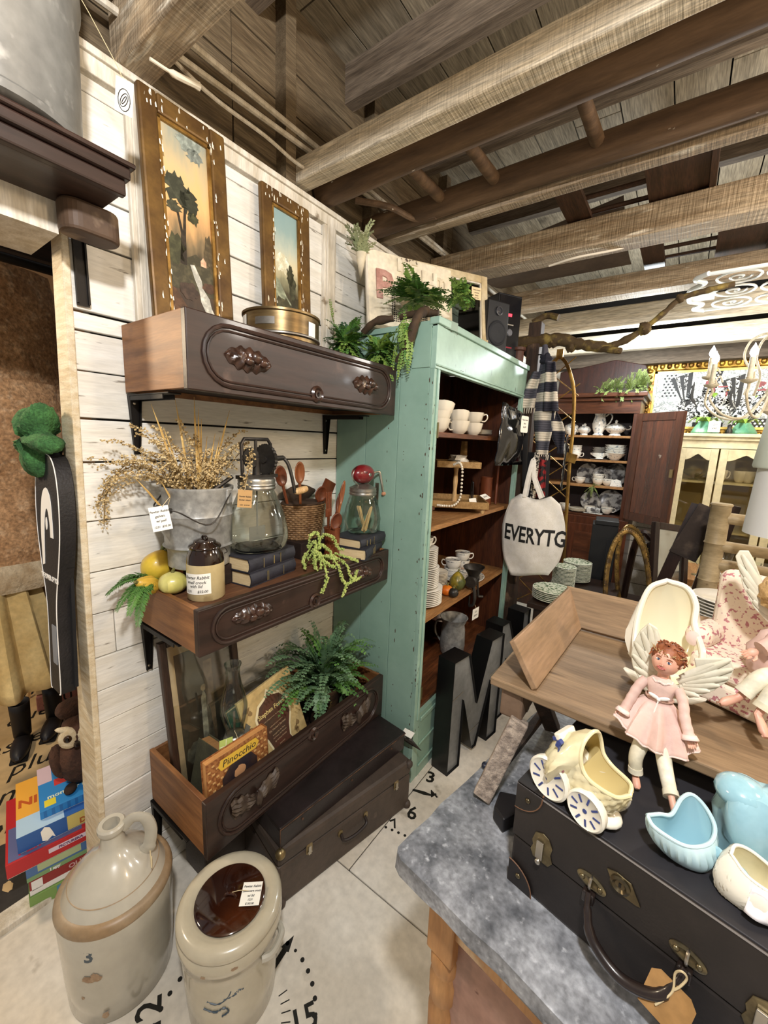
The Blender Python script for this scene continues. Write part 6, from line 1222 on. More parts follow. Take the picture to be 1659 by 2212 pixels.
for i, (a, b) in enumerate(((.01, .245), (.255, .545), (.555, .79))):
    w2 = b-a; s_ = .045; n = 14
    top = [(a+s_+(w2-2*s_)*k/n, 1.455+.045*math.sin(PI*k/n)**1.3-.012*math.sin(PI*2*min(k, n-k)/n)) for k in range(n+1)]
    vs = [(x, z) for x, z in top]; g = G()
    g.add([(x, -.022, z) for x, z in vs]+[(x, -.022, 1.54) for x, z in vs]+[(x, -.002, z) for x, z in vs]+[(x, -.002, 1.54) for x, z in vs], [(k, k+1, n+2+k, n+1+k) for k in range(n)]+[(2*n+2+k, k, k+1, 2*n+3+k)[::-1] for k in range(n)])
    for (x0, x1, z0, z1) in ((a, a+s_, .64, 1.54), (b-s_, b, .64, 1.54), (a+s_, b-s_, .64, .70)): g.box(x0, x1, -.022, -.002, z0, z1)
    d_ = g.obj('glazed_door', CREAMH, ch2, bevel=.002); G().box(a+s_-.005, b-s_+.005, -.012, -.010, .69, 1.53).obj('pane', glass('door_glass', '#f3f0e4', .02) if i == 0 else bpy.data.materials['door_glass'], d_)
    G(T(b-.02, -.022, 1.06)).box(-.004, .004, -.006, 0, -.03, .03).tube([(0, -.01, .02), (0, -.012, -.02)], .004, 6).obj('pull', CASTIRON, d_)
mugc = cup_mesh(.04, .085, 1.0, CREAMC)
for (x, lb) in ((.34, 'cream mug with handle right behind glass of cream hutch'), (.45, 'faint cream mug right of the first behind glass of cream hutch'), (.50, 'faint cream mug farthest right behind glass of cream hutch')): place(mugc, (1.235+x-.05, 4.02, 1.302), 20, lb, 'mugs in the cream hutch')
gl = thing('glass_boat', 'clear glass gravy boat on upper shelf behind left door of cream hutch', 'dish', (1.36, 4.02, 1.302)); G().lathe([(.03, 0), (.032, .004), (.012, .012), (.05, .045), (.06, .075)], 24, sy=.6, tw=lambda a, z: 1+.3*max(0, math.cos(a+PI))**3*(z > .04)).obj('bowl', GLASS, gl); G().tube(smooth([(.05, 0, .06), (.08, 0, .05), (.05, 0, .025)]), .004, 6).obj('handle', GLASS, gl)
ptg = thing('rooster_painting', 'large black and white rooster painting in ornate gold frame on back wall', 'painting', (.90, 4.376, 1.62), 0)
PW, PH, PF = 1.10, .65, .085
OGOLD = mat('ornate_gold', '#b08838', .3, metal=.75, col2='#5b3d16', scale=16, lo=.4, hi=.6, bump=.6, bs=30)
fr_ = G()
for (x0, x1, z0, z1) in ((0, PF, 0, PH), (PW-PF, PW, 0, PH), (PF, PW-PF, 0, PF), (PF, PW-PF, PH-PF, PH)): fr_.box(x0, x1, -.03, 0, z0, z1)
fo = fr_.obj('frame', OGOLD, ptg, bevel=.01)
g = G()
for k in range(22): g.ball((.03+.05*k, -.03, PH-.045), (.02, .014, .026), 8, 6); g.ball((.03+.05*k, -.03, .045), (.02, .014, .026), 8, 6)
for k in range(11): g.ball((.045, -.03, .07+.05*k), (.026, .014, .02), 8, 6)
stuff(g.obj('frame_ornament', OGOLD, fo))
gi = G()
for (x0, x1, z0, z1) in ((PF, PF+.018, PF, PH-PF), (PW-PF-.018, PW-PF, PF, PH-PF), (PF, PW-PF, PF, PF+.018), (PF, PW-PF, PH-PF-.018, PH-PF)): gi.box(x0, x1, -.018, 0, z0, z1)
gi.obj('gold_slip', mat('bright_gold', '#d8b85c', .3, metal=.5), fo)
cvp = G().box(PF, PW-PF, -.012, -.004, PF, PH-PF).obj('canvas', mat('scribble_grey', '#dadcd8', .6, col2='#9aa09e', scale=24, lo=.52, hi=.56, det=3, dist=3), ptg)
bwm = mat('feather_bw', '#ecebe4', .5, col2='#141414', scale=44, lo=.48, hi=.52, det=2, dist=1.5); blkp = plain('paint_black', '#131313', .5); whp = plain('paint_white', '#efeee8', .5); redp = mat('paint_red', '#9b4a4c', .5, col2='#7d3a3f', scale=40)
def flat(poly, m, y, nm): G().add([(x, y, z) for x, z in poly][::-1], [tuple(range(len(poly)))]).obj(nm, m, cvp)
def dots(x0, x1, z0, z1, st, r, m, y, nm):
    g = G(); k = 0; z = z0
    while z < z1:
        x = x0+(st/2 if k % 2 else 0)
        while x < x1: g.add([(x+a, y, z+b) for a, b in circ(r, 8)][::-1], [tuple(range(8))]); x += st
        z += st*.8; k += 1
    stuff(g.obj(nm, m, cvp))
dots(.16, .26, .36, .54, .03, .008, blkp, -.0125, 'painted_dots'); flat([(.11, .10), (.30, .10), (.30, .16), (.11, .16)], blkp, -.0125, 'painted_patch'); dots(.12, .29, .11, .155, .028, .009, whp, -.013, 'painted_dots'); flat([(.42, .30), (.50, .30), (.55, .56), (.47, .56)], blkp, -.0125, 'painted_patch'); dots(.44, .53, .32, .55, .022, .006, whp, -.013, 'painted_dots'); flat([(.66, .10), (.98, .10), (.98, .17), (.66, .17)], blkp, -.0125, 'painted_patch'); dots(.67, .97, .11, .165, .028, .008, whp, -.013, 'painted_dots')
flat([(.40, .10), (.60, .10), (.60, .14), (.40, .14)], blkp, -.0127, 'painted_bar'); flat([(.44, .19), (.60, .19), (.60, .22), (.44, .22)], blkp, -.0127, 'painted_bar')
for (cx_, cz_, s) in ((.40, .26, 1), (.72, .25, .9)):
    flat(blob(cx_, cz_, .12*s, .10*s, 3, 28, .15), bwm, -.0128, 'painted_rooster'); flat(blob(cx_+.07*s, cz_+.13*s, .04*s, .06*s, 5, 20, .1), bwm, -.0130, 'painted_rooster'); flat(blob(cx_+.075*s, cz_+.20*s, .03*s, .025*s, 7, 16, .3), redp, -.0132, 'painted_comb'); flat(blob(cx_+.10*s, cz_+.14*s, .014*s, .028*s, 8, 14, .2), redp, -.0132, 'painted_wattle')
    for k in range(5): flat([(cx_-.07*s, cz_), (cx_-.20*s+.03*k, cz_+.24*s+.01*k), (cx_-.17*s+.03*k, cz_+.25*s+.01*k), (cx_-.04*s, cz_+.03)], bwm if k % 2 else blkp, -.0131-.0001*k, 'painted_tail')
LIME = mat('lime_leaf_glaze', '#9fb648', .3, col2='#6f9a3a', scale=20, coat=.4); JADE = mat('jade_glaze', '#7fb38a', .3, col2='#569070', scale=14, coat=.4)
def rooster(loc, rz, label, s=1):
    r = thing('rooster_figure', label, 'figurine', loc, rz, 'ceramic roosters on cream hutch')
    G().lathe([(.075*s, 0), (.08*s, .01), (.06*s, .05*s), (.035*s, .085*s), (0, .09*s)], 22, tw=lambda a, z: 1+.1*math.cos(5*a)).obj('base', JADE, r)
    for k in range(9):
        a = 2*PI*k/9; g = G(R('Z', math.degrees(a))).grid(lambda u, v: (.02*s+.085*s*u, (v-.5)*.036*s*math.sin(PI*min(.97, u*.9+.08)), .075*s+.05*s*math.sin(PI*u*.75)-.035*s*u*u), 8, 4); g.obj('leaf', LIME, r, solid=.002)
    bd_ = G(T(0, 0, .16*s) @ R('Y', -14)).ball((0, 0, 0), (.085*s, .05*s, .06*s), 18, 12).at(T(.055*s, 0, .225*s) @ R('Y', 16)).ball((0, 0, 0), (.032*s, .03*s, .07*s), 14, 10).obj('body', bwm, r)
    G(T(.07*s, 0, .30*s)).ball((0, 0, 0), (.024*s, .02*s, .022*s), 12, 8).obj('head', bwm, r)
    G(T(.068*s, 0, .325*s)).prism([(-.03*s, -.01), (-.025*s, .018*s), (-.012*s, .008*s), (-.004*s, .028*s), (.008*s, .01*s), (.016*s, .022*s), (.024*s, -.008)], -.004, .004).obj('comb', redp, r); r.children[-1].data.transform(T(.068*s, 0, .325*s) @ R('X', 90) @ T(-.068*s, 0, -.325*s))
    G(T(.088*s, 0, .275*s)).ball((0, 0, 0), (.01*s, .007*s, .02*s), 10, 7).obj('wattle', redp, r); G(T(.09*s, 0, .30*s) @ R('Y', 90)).lathe([(.007*s, 0), (0, .02*s)], 8).obj('beak', plain('beak', '#b98d3a', .5) if 'beak' not in bpy.data.materials else bpy.data.materials['beak'], r)
    for k in range(7): G().tube(smooth([(-.05*s, (k-3)*.006, .17*s), (-.10*s, (k-3)*.012, .25*s), (-.10*s-.015*s*k*.6, (k-3)*.016, (.36-.022*k)*s)]), [.004]*4+[.010*s]*6+[.008*s, .006*s, .002], 6, sq=.4).obj('tail_feather', bwm if k % 2 else blkp, r)
    return r
rooster((1.375, 3.97, 1.652), 0, 'black and white ceramic rooster on green leafy base at left end of cream hutch', 1.05); rooster((1.60, 3.98, 1.652), -10, 'second black and white ceramic rooster on leafy base beside the white lampshade', .95)
ptag('white price card leaning on the left rooster base', (1.43, 3.87, 1.70), (1, .1, 0), (-.1, .1, 1), .07, .08, [('1231', 0, .015, 1.6), ('$48', 0, -.012, 1.6)])
tag(G(T(1.52, 3.92, 1.652)).lathe([(.02, 0), (.022, .02), (.012, .04), (.014, .06), (0, .07)], 12).obj('finial', CASTIRON), 'small dark finial ornament between the two roosters', 'ornament')
# ------------------------------------------------------------------ chandelier
CHW = mat('chandelier_cream', '#dcd3bd', .45, col2='#b8ab8d', scale=25)
cd = thing('chandelier', 'cream scrolled candle chandelier with two lit bulbs in view before rooster painting', 'chandelier', (1.60, 2.9, 1.76))
G().lathe([(0, -.05), (.03, -.03), (.02, 0), (.03, .05), (.015, .12), (.025, .2), (.012, .3), (.012, .62)], 16).obj('stem', CHW, cd)
BULB = mat('lit_bulb', '#f4f8ff', emit=28)
for i, a in enumerate((162, 205, 245, 300, 20, 80)):
    Mx = R('Z', a); hz = .16 if a == 162 else .09
    G(Mx).tube(smooth([(.02, 0, .06), (.10, 0, -.06), (.20, 0, -.055), (.275, 0, .02), (.27, 0, hz-.03), (.28, 0, hz)]), .006, 8).tube(smooth([(.23, 0, hz+.02), (.245, 0, hz+.05), (.262, 0, hz+.03), (.25, 0, hz)]), .004, 6).obj('arm', CHW, cd)
    G(Mx @ T(.28, 0, hz)).lathe([(.008, -.01), (.03, .0), (.034, .008), (.012, .012), (.014, .02), (.0115, .022), (.0115, .11), (0, .11)], 16).obj('candle_sleeve', CHW, cd)
    G(Mx @ T(.28, 0, hz+.11)).lathe([(.006, 0), (.016, .018), (.014, .035), (.004, .055), (0, .065)], 14).obj('bulb', BULB, cd)
for a in (120, 150): G(R('Z', a)).tube(smooth([(.02, 0, .30), (.06, 0, .36), (.13, 0, .34), (.15, 0, .26), (.10, 0, .16), (.12, 0, .06)]), .006, 8).obj('scroll', CHW, cd)
# white iron scroll panel under the beams
wp = thing('scroll_panel', 'white painted iron scrollwork panel fixed flat beneath the beams at upper right', 'panel', (1.26, 2.62, 2.35))
WIR = plain('white_iron', '#e9ebe6', .45); g0 = G().box(0, .95, 0, .018, 0, .012).obj('rail', WIR, wp); G().box(0, .95, .62, .638, 0, .012).obj('rail', WIR, wp)
g = G()
for k in range(5):
    for j in range(3):
        cx_, cy_ = .12+.19*k, .11+.21*j; g.tube([(cx_+.085*math.cos(t), cy_+.085*math.sin(t), .006) for t in [i*PI/10 for i in range(20)]], .006, 6, close=True); g.tube([(cx_+(.05-.0022*i)*math.cos(i*.42), cy_+(.05-.0022*i)*math.sin(i*.42), .006) for i in range(20)], .005, 6)
stuff(g.obj('scrolls', WIR, wp))
G().tube(smooth([(0, 0, .006), (-.05, .06, .006), (-.01, .13, .006), (-.07, .22, .006), (-.07, .32, .006), (-.07, .42, .006), (-.01, .5, .006), (-.05, .58, .006), (0, .636, .006)]), .012, 8).obj('scalloped_end', WIR, wp); G(T(-.01, .2, 0)).box(-.06, .05, 0, .22, .002, .006).obj('end_plate', WIR, wp)
# ------------------------------------------------------------------ frames, chairs and lamp at right
OVG = mat('oval_gold', '#8d7038', .4, metal=.5, col2='#4a3820', scale=30); DKM = wood('dark_mirror', '#2b1a15', '#1c100c', 'z', 5, .3)
def oval(label, loc, rot, rx, rz_, m, beads=True):
    o = thing('oval_mirror', label, 'frame', loc, 0, None, rot)
    fo = G().tube([(rx*math.cos(t), 0, rz_+rz_*math.sin(t)) for t in [i*2*PI/48 for i in range(48)]], .015, 8, close=True, sq=.7).obj('frame', m, o)
    if beads:
        g = G()
        for i in range(70): t = i*2*PI/70; g.ball(((rx+.010)*math.cos(t), -.009, rz_+(rz_+.010)*math.sin(t)), .0042, 6, 4)
        stuff(g.obj('beading', OVG, fo))
    return o
oval('gold beaded oval frame leaning beside black shelf unit behind the tray', (1.165, 2.60, .34), rxyz(-16, 0, 28), .12, .36, OVG)
oval('second gold oval frame leaning behind the first, mostly hidden', (1.215, 2.83, .34), rxyz(-16, 0, 50), .13, .36, OVG)
rm = thing('dark_mirror', 'dark framed rectangular mirror leaning among oval frames', 'mirror', (1.345, 2.80, .30), 0, None, rxyz(-12, 8, 55))
fr_ = G()
for (x0, x1, z0, z1) in ((-.15, -.11, 0, .80), (.11, .15, 0, .80), (-.11, .11, 0, .04), (-.11, .11, .76, .80)): fr_.box(x0, x1, -.015, .015, z0, z1)
fr_.obj('frame', DKM, rm, bevel=.004); G().box(-.11, .11, .0, .004, .04, .76).obj('mirror_glass', plain('mirror_silver', '#c9ccc9', .06, metal=.95), rm)
hb = thing('chair_back', 'dark carved wooden chair back with bird shaped crest among the frames', 'chair', (1.19, 3.18, .0)); G().tube(smooth([(-.12, 0, .5), (-.10, 0, .85), (-.06, 0, .97), (0, 0, .93), (.04, 0, .98), (.08, 0, 1.02)]), .022, 8).tube([(.05, 0, .4), (.04, 0, .95)], .02, 8).ball((.02, 0, .86), (.07, .02, .06), 14, 9).ball((.055, -.01, 1.02), .016, 10, 7).obj('crest', DKM, hb)
G().box(-.16, .16, -.02, .3, .40, .44).obj('seat', DKM, hb)
for x in (-.14, .14):
    for y in (0, .27): G().tube([(x, y, 0), (x, y, .40)], .018, 8).obj('leg', DKM, hb)
cf = thing('folding_rack', 'dark rough crossed wooden rack with worn board beside the bamboo chair', 'rack', (1.40, 2.48, 0))
RUFF = mat('rough_dark_board', '#2a211d', .8, col2='#4d423a', scale=14, lo=.5, hi=.7, bump=.8)
G().bar((.09, 0, 1.27), (-.04, -.02, .30), .07, .03, (0, 1, 0)).obj('rail', DKM, cf); G().bar((-.03, .10, 1.25), (-.14, .05, .75), .055, .03, (0, 1, 0)).obj('rail', DKM, cf); G().bar((.03, .08, 1.24), (-.06, .06, .98), .12, .02, (0, 1, 0)).obj('worn_board', RUFF, cf); G().bar((-.16, .05, .0), (.04, 0, .9), .05, .03, (0, 1, 0)).obj('cross_leg', DKM, cf)
kb = thing('black_shelf_unit', 'tall narrow black ribbed unit standing before the china hutch', 'cabinet', (.93, 2.95, 0), 8); G().box(-.075, .075, -.0, .18, 0, 1.02).obj('body', plain('matt_black', '#0f1012', .5), kb, bevel=.004)
for k in range(7): G().box(.022+.007*k, .026+.007*k, -.006, 0, .05, .93).obj('rib', plain('rib_grey', '#25272b', .4) if k == 0 else bpy.data.materials['rib_grey'], kb)
G().box(-.06, .075, -.012, .17, 1.02, 1.05).obj('cap', bpy.data.materials['matt_black'], kb, bevel=.004)
BAMB = mat('bamboo', '#b5a07c', .5, col2='#94805c', scale=8, st=(1, 1, 3), spot='#6d5535', ss=18, slo=.66, shi=.75)
bmc = thing('bamboo_chair', 'thick bamboo pole chair behind the floral cushion chair', 'chair', (1.47, 2.2, 0))
def pole(a, b, r, nm='pole'):
    a = Vector(a); b = Vector(b); L = (b-a).length; n = max(2, int(L/.16)); pts = []; rs = []
    for i in range(n): pts += [a.lerp(b, i/n), a.lerp(b, (i+.92)/n), a.lerp(b, (i+.96)/n)]; rs += [r, r*.97, r*1.1]
    pts.append(b); rs.append(r); return G().tube(pts, rs, 12).obj(nm, BAMB, bmc)
pole((-.035, 0, .0), (-.035, 0, 1.30), .036, 'back_post'); pole((.42, 0, .0), (.42, 0, 1.30), .036, 'back_post')
for z, r in ((1.24, .024), (1.12, .024), (1.04, .026), (.62, .028)): pole((-.02, 0, z), (.42, 0, z-.01), r, 'back_rail')
pole((-.035, 0, .42), (-.035, .45, .42), .028, 'seat_rail'); pole((.42, 0, .42), (.42, .45, .42), .028, 'seat_rail'); pole((-.035, .45, 0), (-.035, .45, .62), .032, 'front_leg'); pole((.42, .45, 0), (.42, .45, .62), .032, 'front_leg')
g = G()
for i in range(9): g.bar((-.0, .02+.05*i, .44), (.41, .02+.05*i, .44), .03, .012)
stuff(g.obj('seat_slats', BAMB, bmc))
tl = thing('table_lamp', 'white drum shaded lamp at right edge standing in front of cream hutch', 'lamp', (1.612, 1.83, 0)); SHD = mat('lamp_shade', '#f4f2ec', .7)
G().lathe([(.137, 1.247), (.128, 1.462)], 40).obj('lamp_shade', SHD, tl, solid=.003); G().lathe([(.10, 0), (.10, .02), (.02, .04), (.015, 1.2), (.012, 1.43)], 18).obj('stem', BRASSC, tl)
tl2 = thing('lamp_shade', 'pale green white tapered lampshade stacked above the drum shade at right edge', 'lampshade', (1.612, 1.832, 1.464)); G().lathe([(.140, 0), (.143, .006), (.128, .165), (.125, .17)], 40).obj('shade', mat('pale_green_shade', '#e6ecdb', .7), tl2, solid=.003); G().tube([(-.135, 0, .01), (.135, 0, .01)], .003, 6).obj('spider', BRASSC, tl2)
# shelves of small wares seen between the chair poles
ws = thing('wares_table', 'cluttered table of glass and china wares behind bamboo chair', 'table', (1.75, 3.3, 0)); G().box(-.4, .4, -.25, .25, .70, .74).obj('table_top', SHELFL, ws)
for x in (-.36, .36): G().box(x-.02, x+.02, -.2, .2, 0, .70).obj('leg', SHELFL, ws)
for i, (x, y, s, lb) in enumerate(((-.30, -.1, 1, 'clear glass goblet at left of cluttered wares table'), (-.18, -.05, 1.2, 'clear glass goblet taller beside the first on wares table'), (-.05, -.12, 1, 'clear glass goblet third from left on wares table'))):
    q = thing('glass_goblet', lb, 'glass', (1.75+x, 3.3+y, .741), 0, 'goblets on wares table'); G(SC(s)).lathe([(.035, 0), (.03, .004), (.006, .01), (.006, .06), (.03, .09), (.036, .14)], 20).obj('bowl', GLASS, q)
for i, (x, y, z, lb) in enumerate(((-.24, -.18, .741, 'patterned cup lying front left on wares table'), (-.12, -.2, .741, 'patterned cup front middle on wares table'), (.02, -.2, .741, 'patterned cup front right on wares table'))): place(cupB, (1.75+x, 3.3+y, z), 40*i, lb, 'cups on wares table')
for i in range(9): p = place(plB, (1.445, 1.62, .962+i*.010), 0, 'white plate in slanted stack behind floral cushion, %s from below' % ORD[i], 'plates behind floral cushion'); p.scale = (.85, .85, 1)
st_ = thing('small_stool', 'dark stool carrying plate stack behind floral cushion', 'stool', (1.445, 1.62, 0)); G().box(-.12, .12, -.12, .12, .92, .96).obj('seat', DKW, st_)
for x in (-.1, .1):
    for y in (-.1, .1): G().box(x-.012, x+.012, y-.012, y+.012, 0, .92).obj('leg', DKW, st_)
# ------------------------------------------------------------------ ladders and rack lying on the beams
LOGW = mat('ladder_log', '#6b543e', .75, col2='#4c3928', scale=8, st=(.5, 4, 4), spot='#e2d8c6', ss=26, slo=.70, shi=.74, sst=(.6, 1, 1), bump=.6)
la = thing('orchard_ladder', 'old round log ladder with thick rungs lying across between first and second beam', 'ladder', (0, 0, 0))
for (y, z) in ((1.285, 2.445), (1.59, 2.445)):
    P = smooth([(-.01, y, z), (.6, y+.01, z+.01), (1.3, y-.005, z), (2.2, y+.01, z+.01), (3.3, y, z)], 4); G().tube(P, [.045*(1+.1*nse(i*.6, y)) for i in range(len(P))], 12).obj('rail', LOGW, la)
for x in (.36, .58, .92, 1.40, 1.9, 2.4): G().tube([(x, 1.30, 2.46), (x+.01, 1.585, 2.455)], [.019, .022], 10).obj('rung', LOGW, la)
G().tube(smooth([(.10, 1.36, 2.43), (.2, 1.45, 2.42), (.24, 1.58, 2.42), (.33, 1.60, 2.415)]), .012, 8).obj('peeling_stick', LOGW, la)
rk = thing('wooden_rack', 'dark board rack with three bars lying over third beam', 'rack', (0, 0, 2.53)); RKW = wood('rack_wood', '#4a3020', '#35210f', 'y', 5, .6)
G().box(.70, .80, 1.80, 2.30, 0, .02).obj('end_board', RKW, rk); G().box(1.02, 1.22, 1.80, 2.32, 0, .02).obj('end_board', RKW, rk); G().box(1.22, 1.24, 1.80, 2.32, -.01, .05).obj('edge_board', RKW, rk)
for y in (1.92, 2.05, 2.18): G().tube([(.78, y, .025), (1.04, y, .025)], .010, 8).obj('bar', RKW, rk)
rk2 = dup(rk, (.25, .72, 2.545), label='dark board rack with three bars lying over fourth beam farther back')
"""canvas sheet sagging over the third beam"""
tag(G().grid(lambda u, v: (.15+.75*u, 2.30+.5*v, 2.53+.12*u*(1-v)-.04*math.sin(PI*v)), 10, 8).obj('canvas_sheet', mat('brown_canvas', '#57483a', .9, col2='#4a3c30', scale=6)), 'brown canvas sheet stretched above the beams over green cabinet', 'sheet')
# ------------------------------------------------------------------ zinc topped table with black case
ZINC = mat('zinc_top', '#9fa2a8', .42, metal=.2, col2='#5f6268', fine=.25, scale=16, det=12, lo=.36, hi=.64, spot='#b9bcc2', ss=70, slo=.60, shi=.75, bump=.3, bs=24)
PINE = mat('worn_pine', '#b98a58', .5, col2='#a06f3f', scale=5, st=(5, 5, .8), spot='#d9c4a4', ss=8, slo=.62, shi=.75, bump=.15)
BURL = mat('pink_burl', '#a07c6c', .5, col2='#8a6353', scale=9, det=8, spot='#51261a', ss=14, slo=.63, shi=.66, dist=0)
ta = thing('zinc_table', 'old pine table with dented grey zinc top and turned legs', 'table', (.955, .522, 0), -9)
TW_, TD_ = 1.05, .62
def edge(n, a, b): return [(a[0]+(b[0]-a[0])*i/n, a[1]+(b[1]-a[1])*i/n) for i in range(n)]
random.seed(61)
out = [(0, .012), (.006, .002), (.02, 0)]+edge(22, (.02, 0), (TW_, 0))[1:]+[(TW_, 0), (TW_, TD_)]+[(0, TD_)]+edge(14, (0, TD_), (0, .012))[1:]
out = [(x+(random.uniform(-.003, .003) if 0 < i else 0), y+random.uniform(-.003, .003)) for i, (x, y) in enumerate(out)]
n = len(out)
vt = [(x, y, .78+random.uniform(-.0015, .0005)) for x, y in out]; vi = [(x+(.012 if x < .5 else -.012), y+(.012 if y < .3 else -.012), .7835) for x, y in out]; vb = [(x-(.002 if x < .01 else 0), y-(.002 if y < .01 else 0), .748+random.uniform(-.004, .004)) for x, y in out]
g = G().add(vi+vt+vb, [tuple(range(n))]+[(i, n+i, n+(i+1) % n, (i+1) % n) for i in range(n)]+[(n+i, 2*n+i, 2*n+(i+1) % n, n+(i+1) % n) for i in range(n)]+[tuple(range(3*n-1, 2*n-1, -1))], True)
g.obj('zinc_top', ZINC, ta, ang=.5)
G().box(.02, TW_-.02, .02, TD_-.02, .735, .752).obj('sub_top', PINE, ta)
G().box(.06, TW_-.1, .045, .065, .655, .735).box(.06, TW_-.1, .04, .05, .69, .735).obj('front_rail', PINE, ta, bevel=.002)
G().box(.06, .08, .07, TD_-.07, .64, .735).obj('side_rail', PINE, ta)
G().box(.09, TW_-.1, .058, .07, .25, .655).obj('front_panel', BURL, ta)
legp = [(q*.74, z) for q, z in ((.016, 0), (.02, .02), (.018, .10), (.026, .20), (.034, .42), (.035, .46), (.029, .478), (.036, .492), (.037, .53), (.031, .545), (.037, .56), (.038, .585), (.034, .595))]
for (x, y) in ((.085, .065), (TW_-.08, .065), (.085, TD_-.07), (TW_-.08, TD_-.07)): G(T(x, y, 0)).lathe(legp, 24).box(-.027, .027, -.027, .027, .595, .735).obj('leg', PINE, ta, bevel=.003)
# black case on the table
CASE2 = mat('black_case_cloth', '#28221f', .5, col2='#1e1917', scale=6, spot='#4f4847', ss=30, slo=.74, shi=.78, bump=.12, bs=200); CASET = mat('case_top_cloth', '#2e2d31', .55, col2='#262529', scale=5, spot='#8a8a8c', ss=18, slo=.76, shi=.79, sst=(1, .3, 1))
ta2 = thing('travel_case', 'large black travel case with brass locks lying on the zinc table', 'suitcase', (1.135, .603, .7845), -11)
CL, CD, CH = .36, .36, .184
bt_ = G().box(0, CL, 0, CD, 0, .086).obj('bottom_shell', CASE2, ta2, bevel=.005)
lid = G().m(0).box(-.001, CL+.001, -.001, CD+.001, .088, CH-.002).m(1).box(.002, CL-.002, .002, CD-.002, CH-.003, CH).obj('lid', [CASE2, CASET], ta2, bevel=.004)
G().tube([(0, -.001, CH-.003), (CL, -.001, CH-.003)], .0013, 5).tube([(-.001, 0, CH-.003), (-.001, CD, CH-.003)], .0013, 5).obj('worn_piping', plain('piping_grey', '#6f6a66', .7), lid)
BRZ = mat('aged_nickel', '#8f8262', .3, metal=.85, col2='#5d5340', scale=30)
FY = lambda x, z: T(x, -.0012, z) @ frame((0, 0, 0), (1, 0, 0), (0, 0, 1))
def case_latch(x):
    o = G(FY(x, .1)).prism([(-.012, .022), (-.016, .006), (-.014, -.002), (-.017, -.012), (-.012, -.022), (.012, -.022), (.018, -.012), (.014, .0), (.016, .012), (.010, .024), (0, .028)], 0, .002).obj('latch_plate', BRZ, ta2, bevel=.0006)
    G(FY(x-.002, .1)).box(-.0055, .0055, -.017, .014, .002, .006).obj('latch_tongue', STEEL, o, bevel=.001); G(FY(x-.002, .079)).ball((0, 0, .006), (.005, .005, .004), 10, 7).obj('latch_knob', STEEL, o)
case_latch(.049); case_latch(.305)
def oval_plate(x, z, a, r, nm):
    o = G(FY(x, z) @ R('Z', a)).lathe([(r, 0), (r, .0012), (r*.7, .003), (r*.55, .002), (0, .002)], 24, sy=.55).obj(nm, BRZ, ta2); return o
for x in (.122, .235):
    o = oval_plate(x, .108, -8, .02, 'handle_plate'); G(FY(x, .108)).tube([(.0, .010*math.cos(t), .006+.006*math.sin(t)-.004) for t in [i*PI/6 for i in range(12)]], .002, 6, close=True).obj('handle_ring', STEEL, o)
    for s in (-1, 1): G(FY(x+s*.012, .108+s*-.001)).ball((0, 0, .002), (.004, .004, .003), 10, 6).obj('rivet', BRZ, o)
lk = G(FY(.158, .138)).prism([(-.02, .01), (-.008, .014), (.01, .012), (.024, -.012), (.018, -.014), (-.004, -.014), (-.014, -.002)], 0, .002).obj('lock_plate', BRZ, ta2, bevel=.0006)
G(FY(.156, .138)).lathe([(.012, .002), (.0125, .004), (.009, .006), (.006, .003), (0, .003)], 24).obj('lock_rim', BRZ, lk); G(FY(.156, .138)).box(-.0015, .0015, -.003, .003, .003, .0036).obj('keyhole', DARKGAP, lk)
hp = smooth([(.122, -.008, .097), (.126, -.018, .080), (.140, -.030, .055), (.178, -.036, .042), (.215, -.030, .055), (.230, -.018, .080), (.235, -.008, .097)], 6)
hd = G().tube(hp, [.004]*6+[.0055]*4+[.007]*17+[.0055]*4+[.004]*6, 12).obj('handle', mat('dark_leather_handle', '#2a201d', .3, col2='#1d1614', scale=20, coat=.3), ta2)
for x in (.122, .235): G(FY(x, .088)).box(-.008, .008, -.009, .008, 0, .010).obj('handle_loop', bpy.data.materials['dark_leather_handle'], hd, bevel=.002)
LEA = mat('corner_leather', '#1a1716', .45, col2='#262120', scale=20); LEAE = plain('leather_edge', '#6b4c37', .7)
def cpatch(M, poly, rv):
    o = G(M).prism(poly, 0, .0016).obj('corner_patch', LEA, ta2, bevel=.0005); G(M @ T(0, 0, .001)).tube([(x, y, 0) for x, y in poly[1:]], .0011, 5).obj('patch_edge', LEAE, o)
    for (x, y) in rv: G(M).ball((x, y, .0018), (.0045, .0045, .003), 12, 7).obj('rivet', BRZ, o)
q1 = [(0, 0)]+[(.042*math.cos(t), .042*math.sin(t)) for t in [i*PI/16 for i in range(9)]]
cpatch(T(0, -.0012, CH) @ frame((0, 0, 0), (1, 0, 0), (0, 0, 1)) @ SC(1, -1, 1) if False else T(0, -.003, CH) @ frame((0, 0, 0), (0, 0, -1), (1, 0, 0)), q1, [(.018, .02)])
cpatch(T(0, -.0028, 0) @ frame((0, 0, 0), (1, 0, 0), (0, 0, 1)), q1, [(.018, .022)])
cpatch(T(-.001, -.001, CH+.0004), q1, [(.02, .02)])
tg_ = thing('manila_tag', 'brown manila tag tied with twine to the handle of black travel case', 'tag', (1.352, .530, .842), -11)
Mt = frame((0, 0, 0), (1, -.1, -.12), (.1, .35, 1)); G(Mt).prism([(-.024, -.026), (.024, -.026), (.024, .018), (.016, .026), (-.016, .026), (-.024, .018)], 0, .0008).obj('card', mat('manila_card', '#a77f4e', .8, col2='#96703f', scale=12), tg_)
G(Mt).tube(smooth([(0, .018, .002), (.004, .03, .004), (.006, .045, .006), (0, .05, .012), (-.004, .038, .006), (0, .018, .002), (-.004, .0, .003), (-.008, -.012, .003)]), .0013, 6).obj('twine', STRING, tg_)
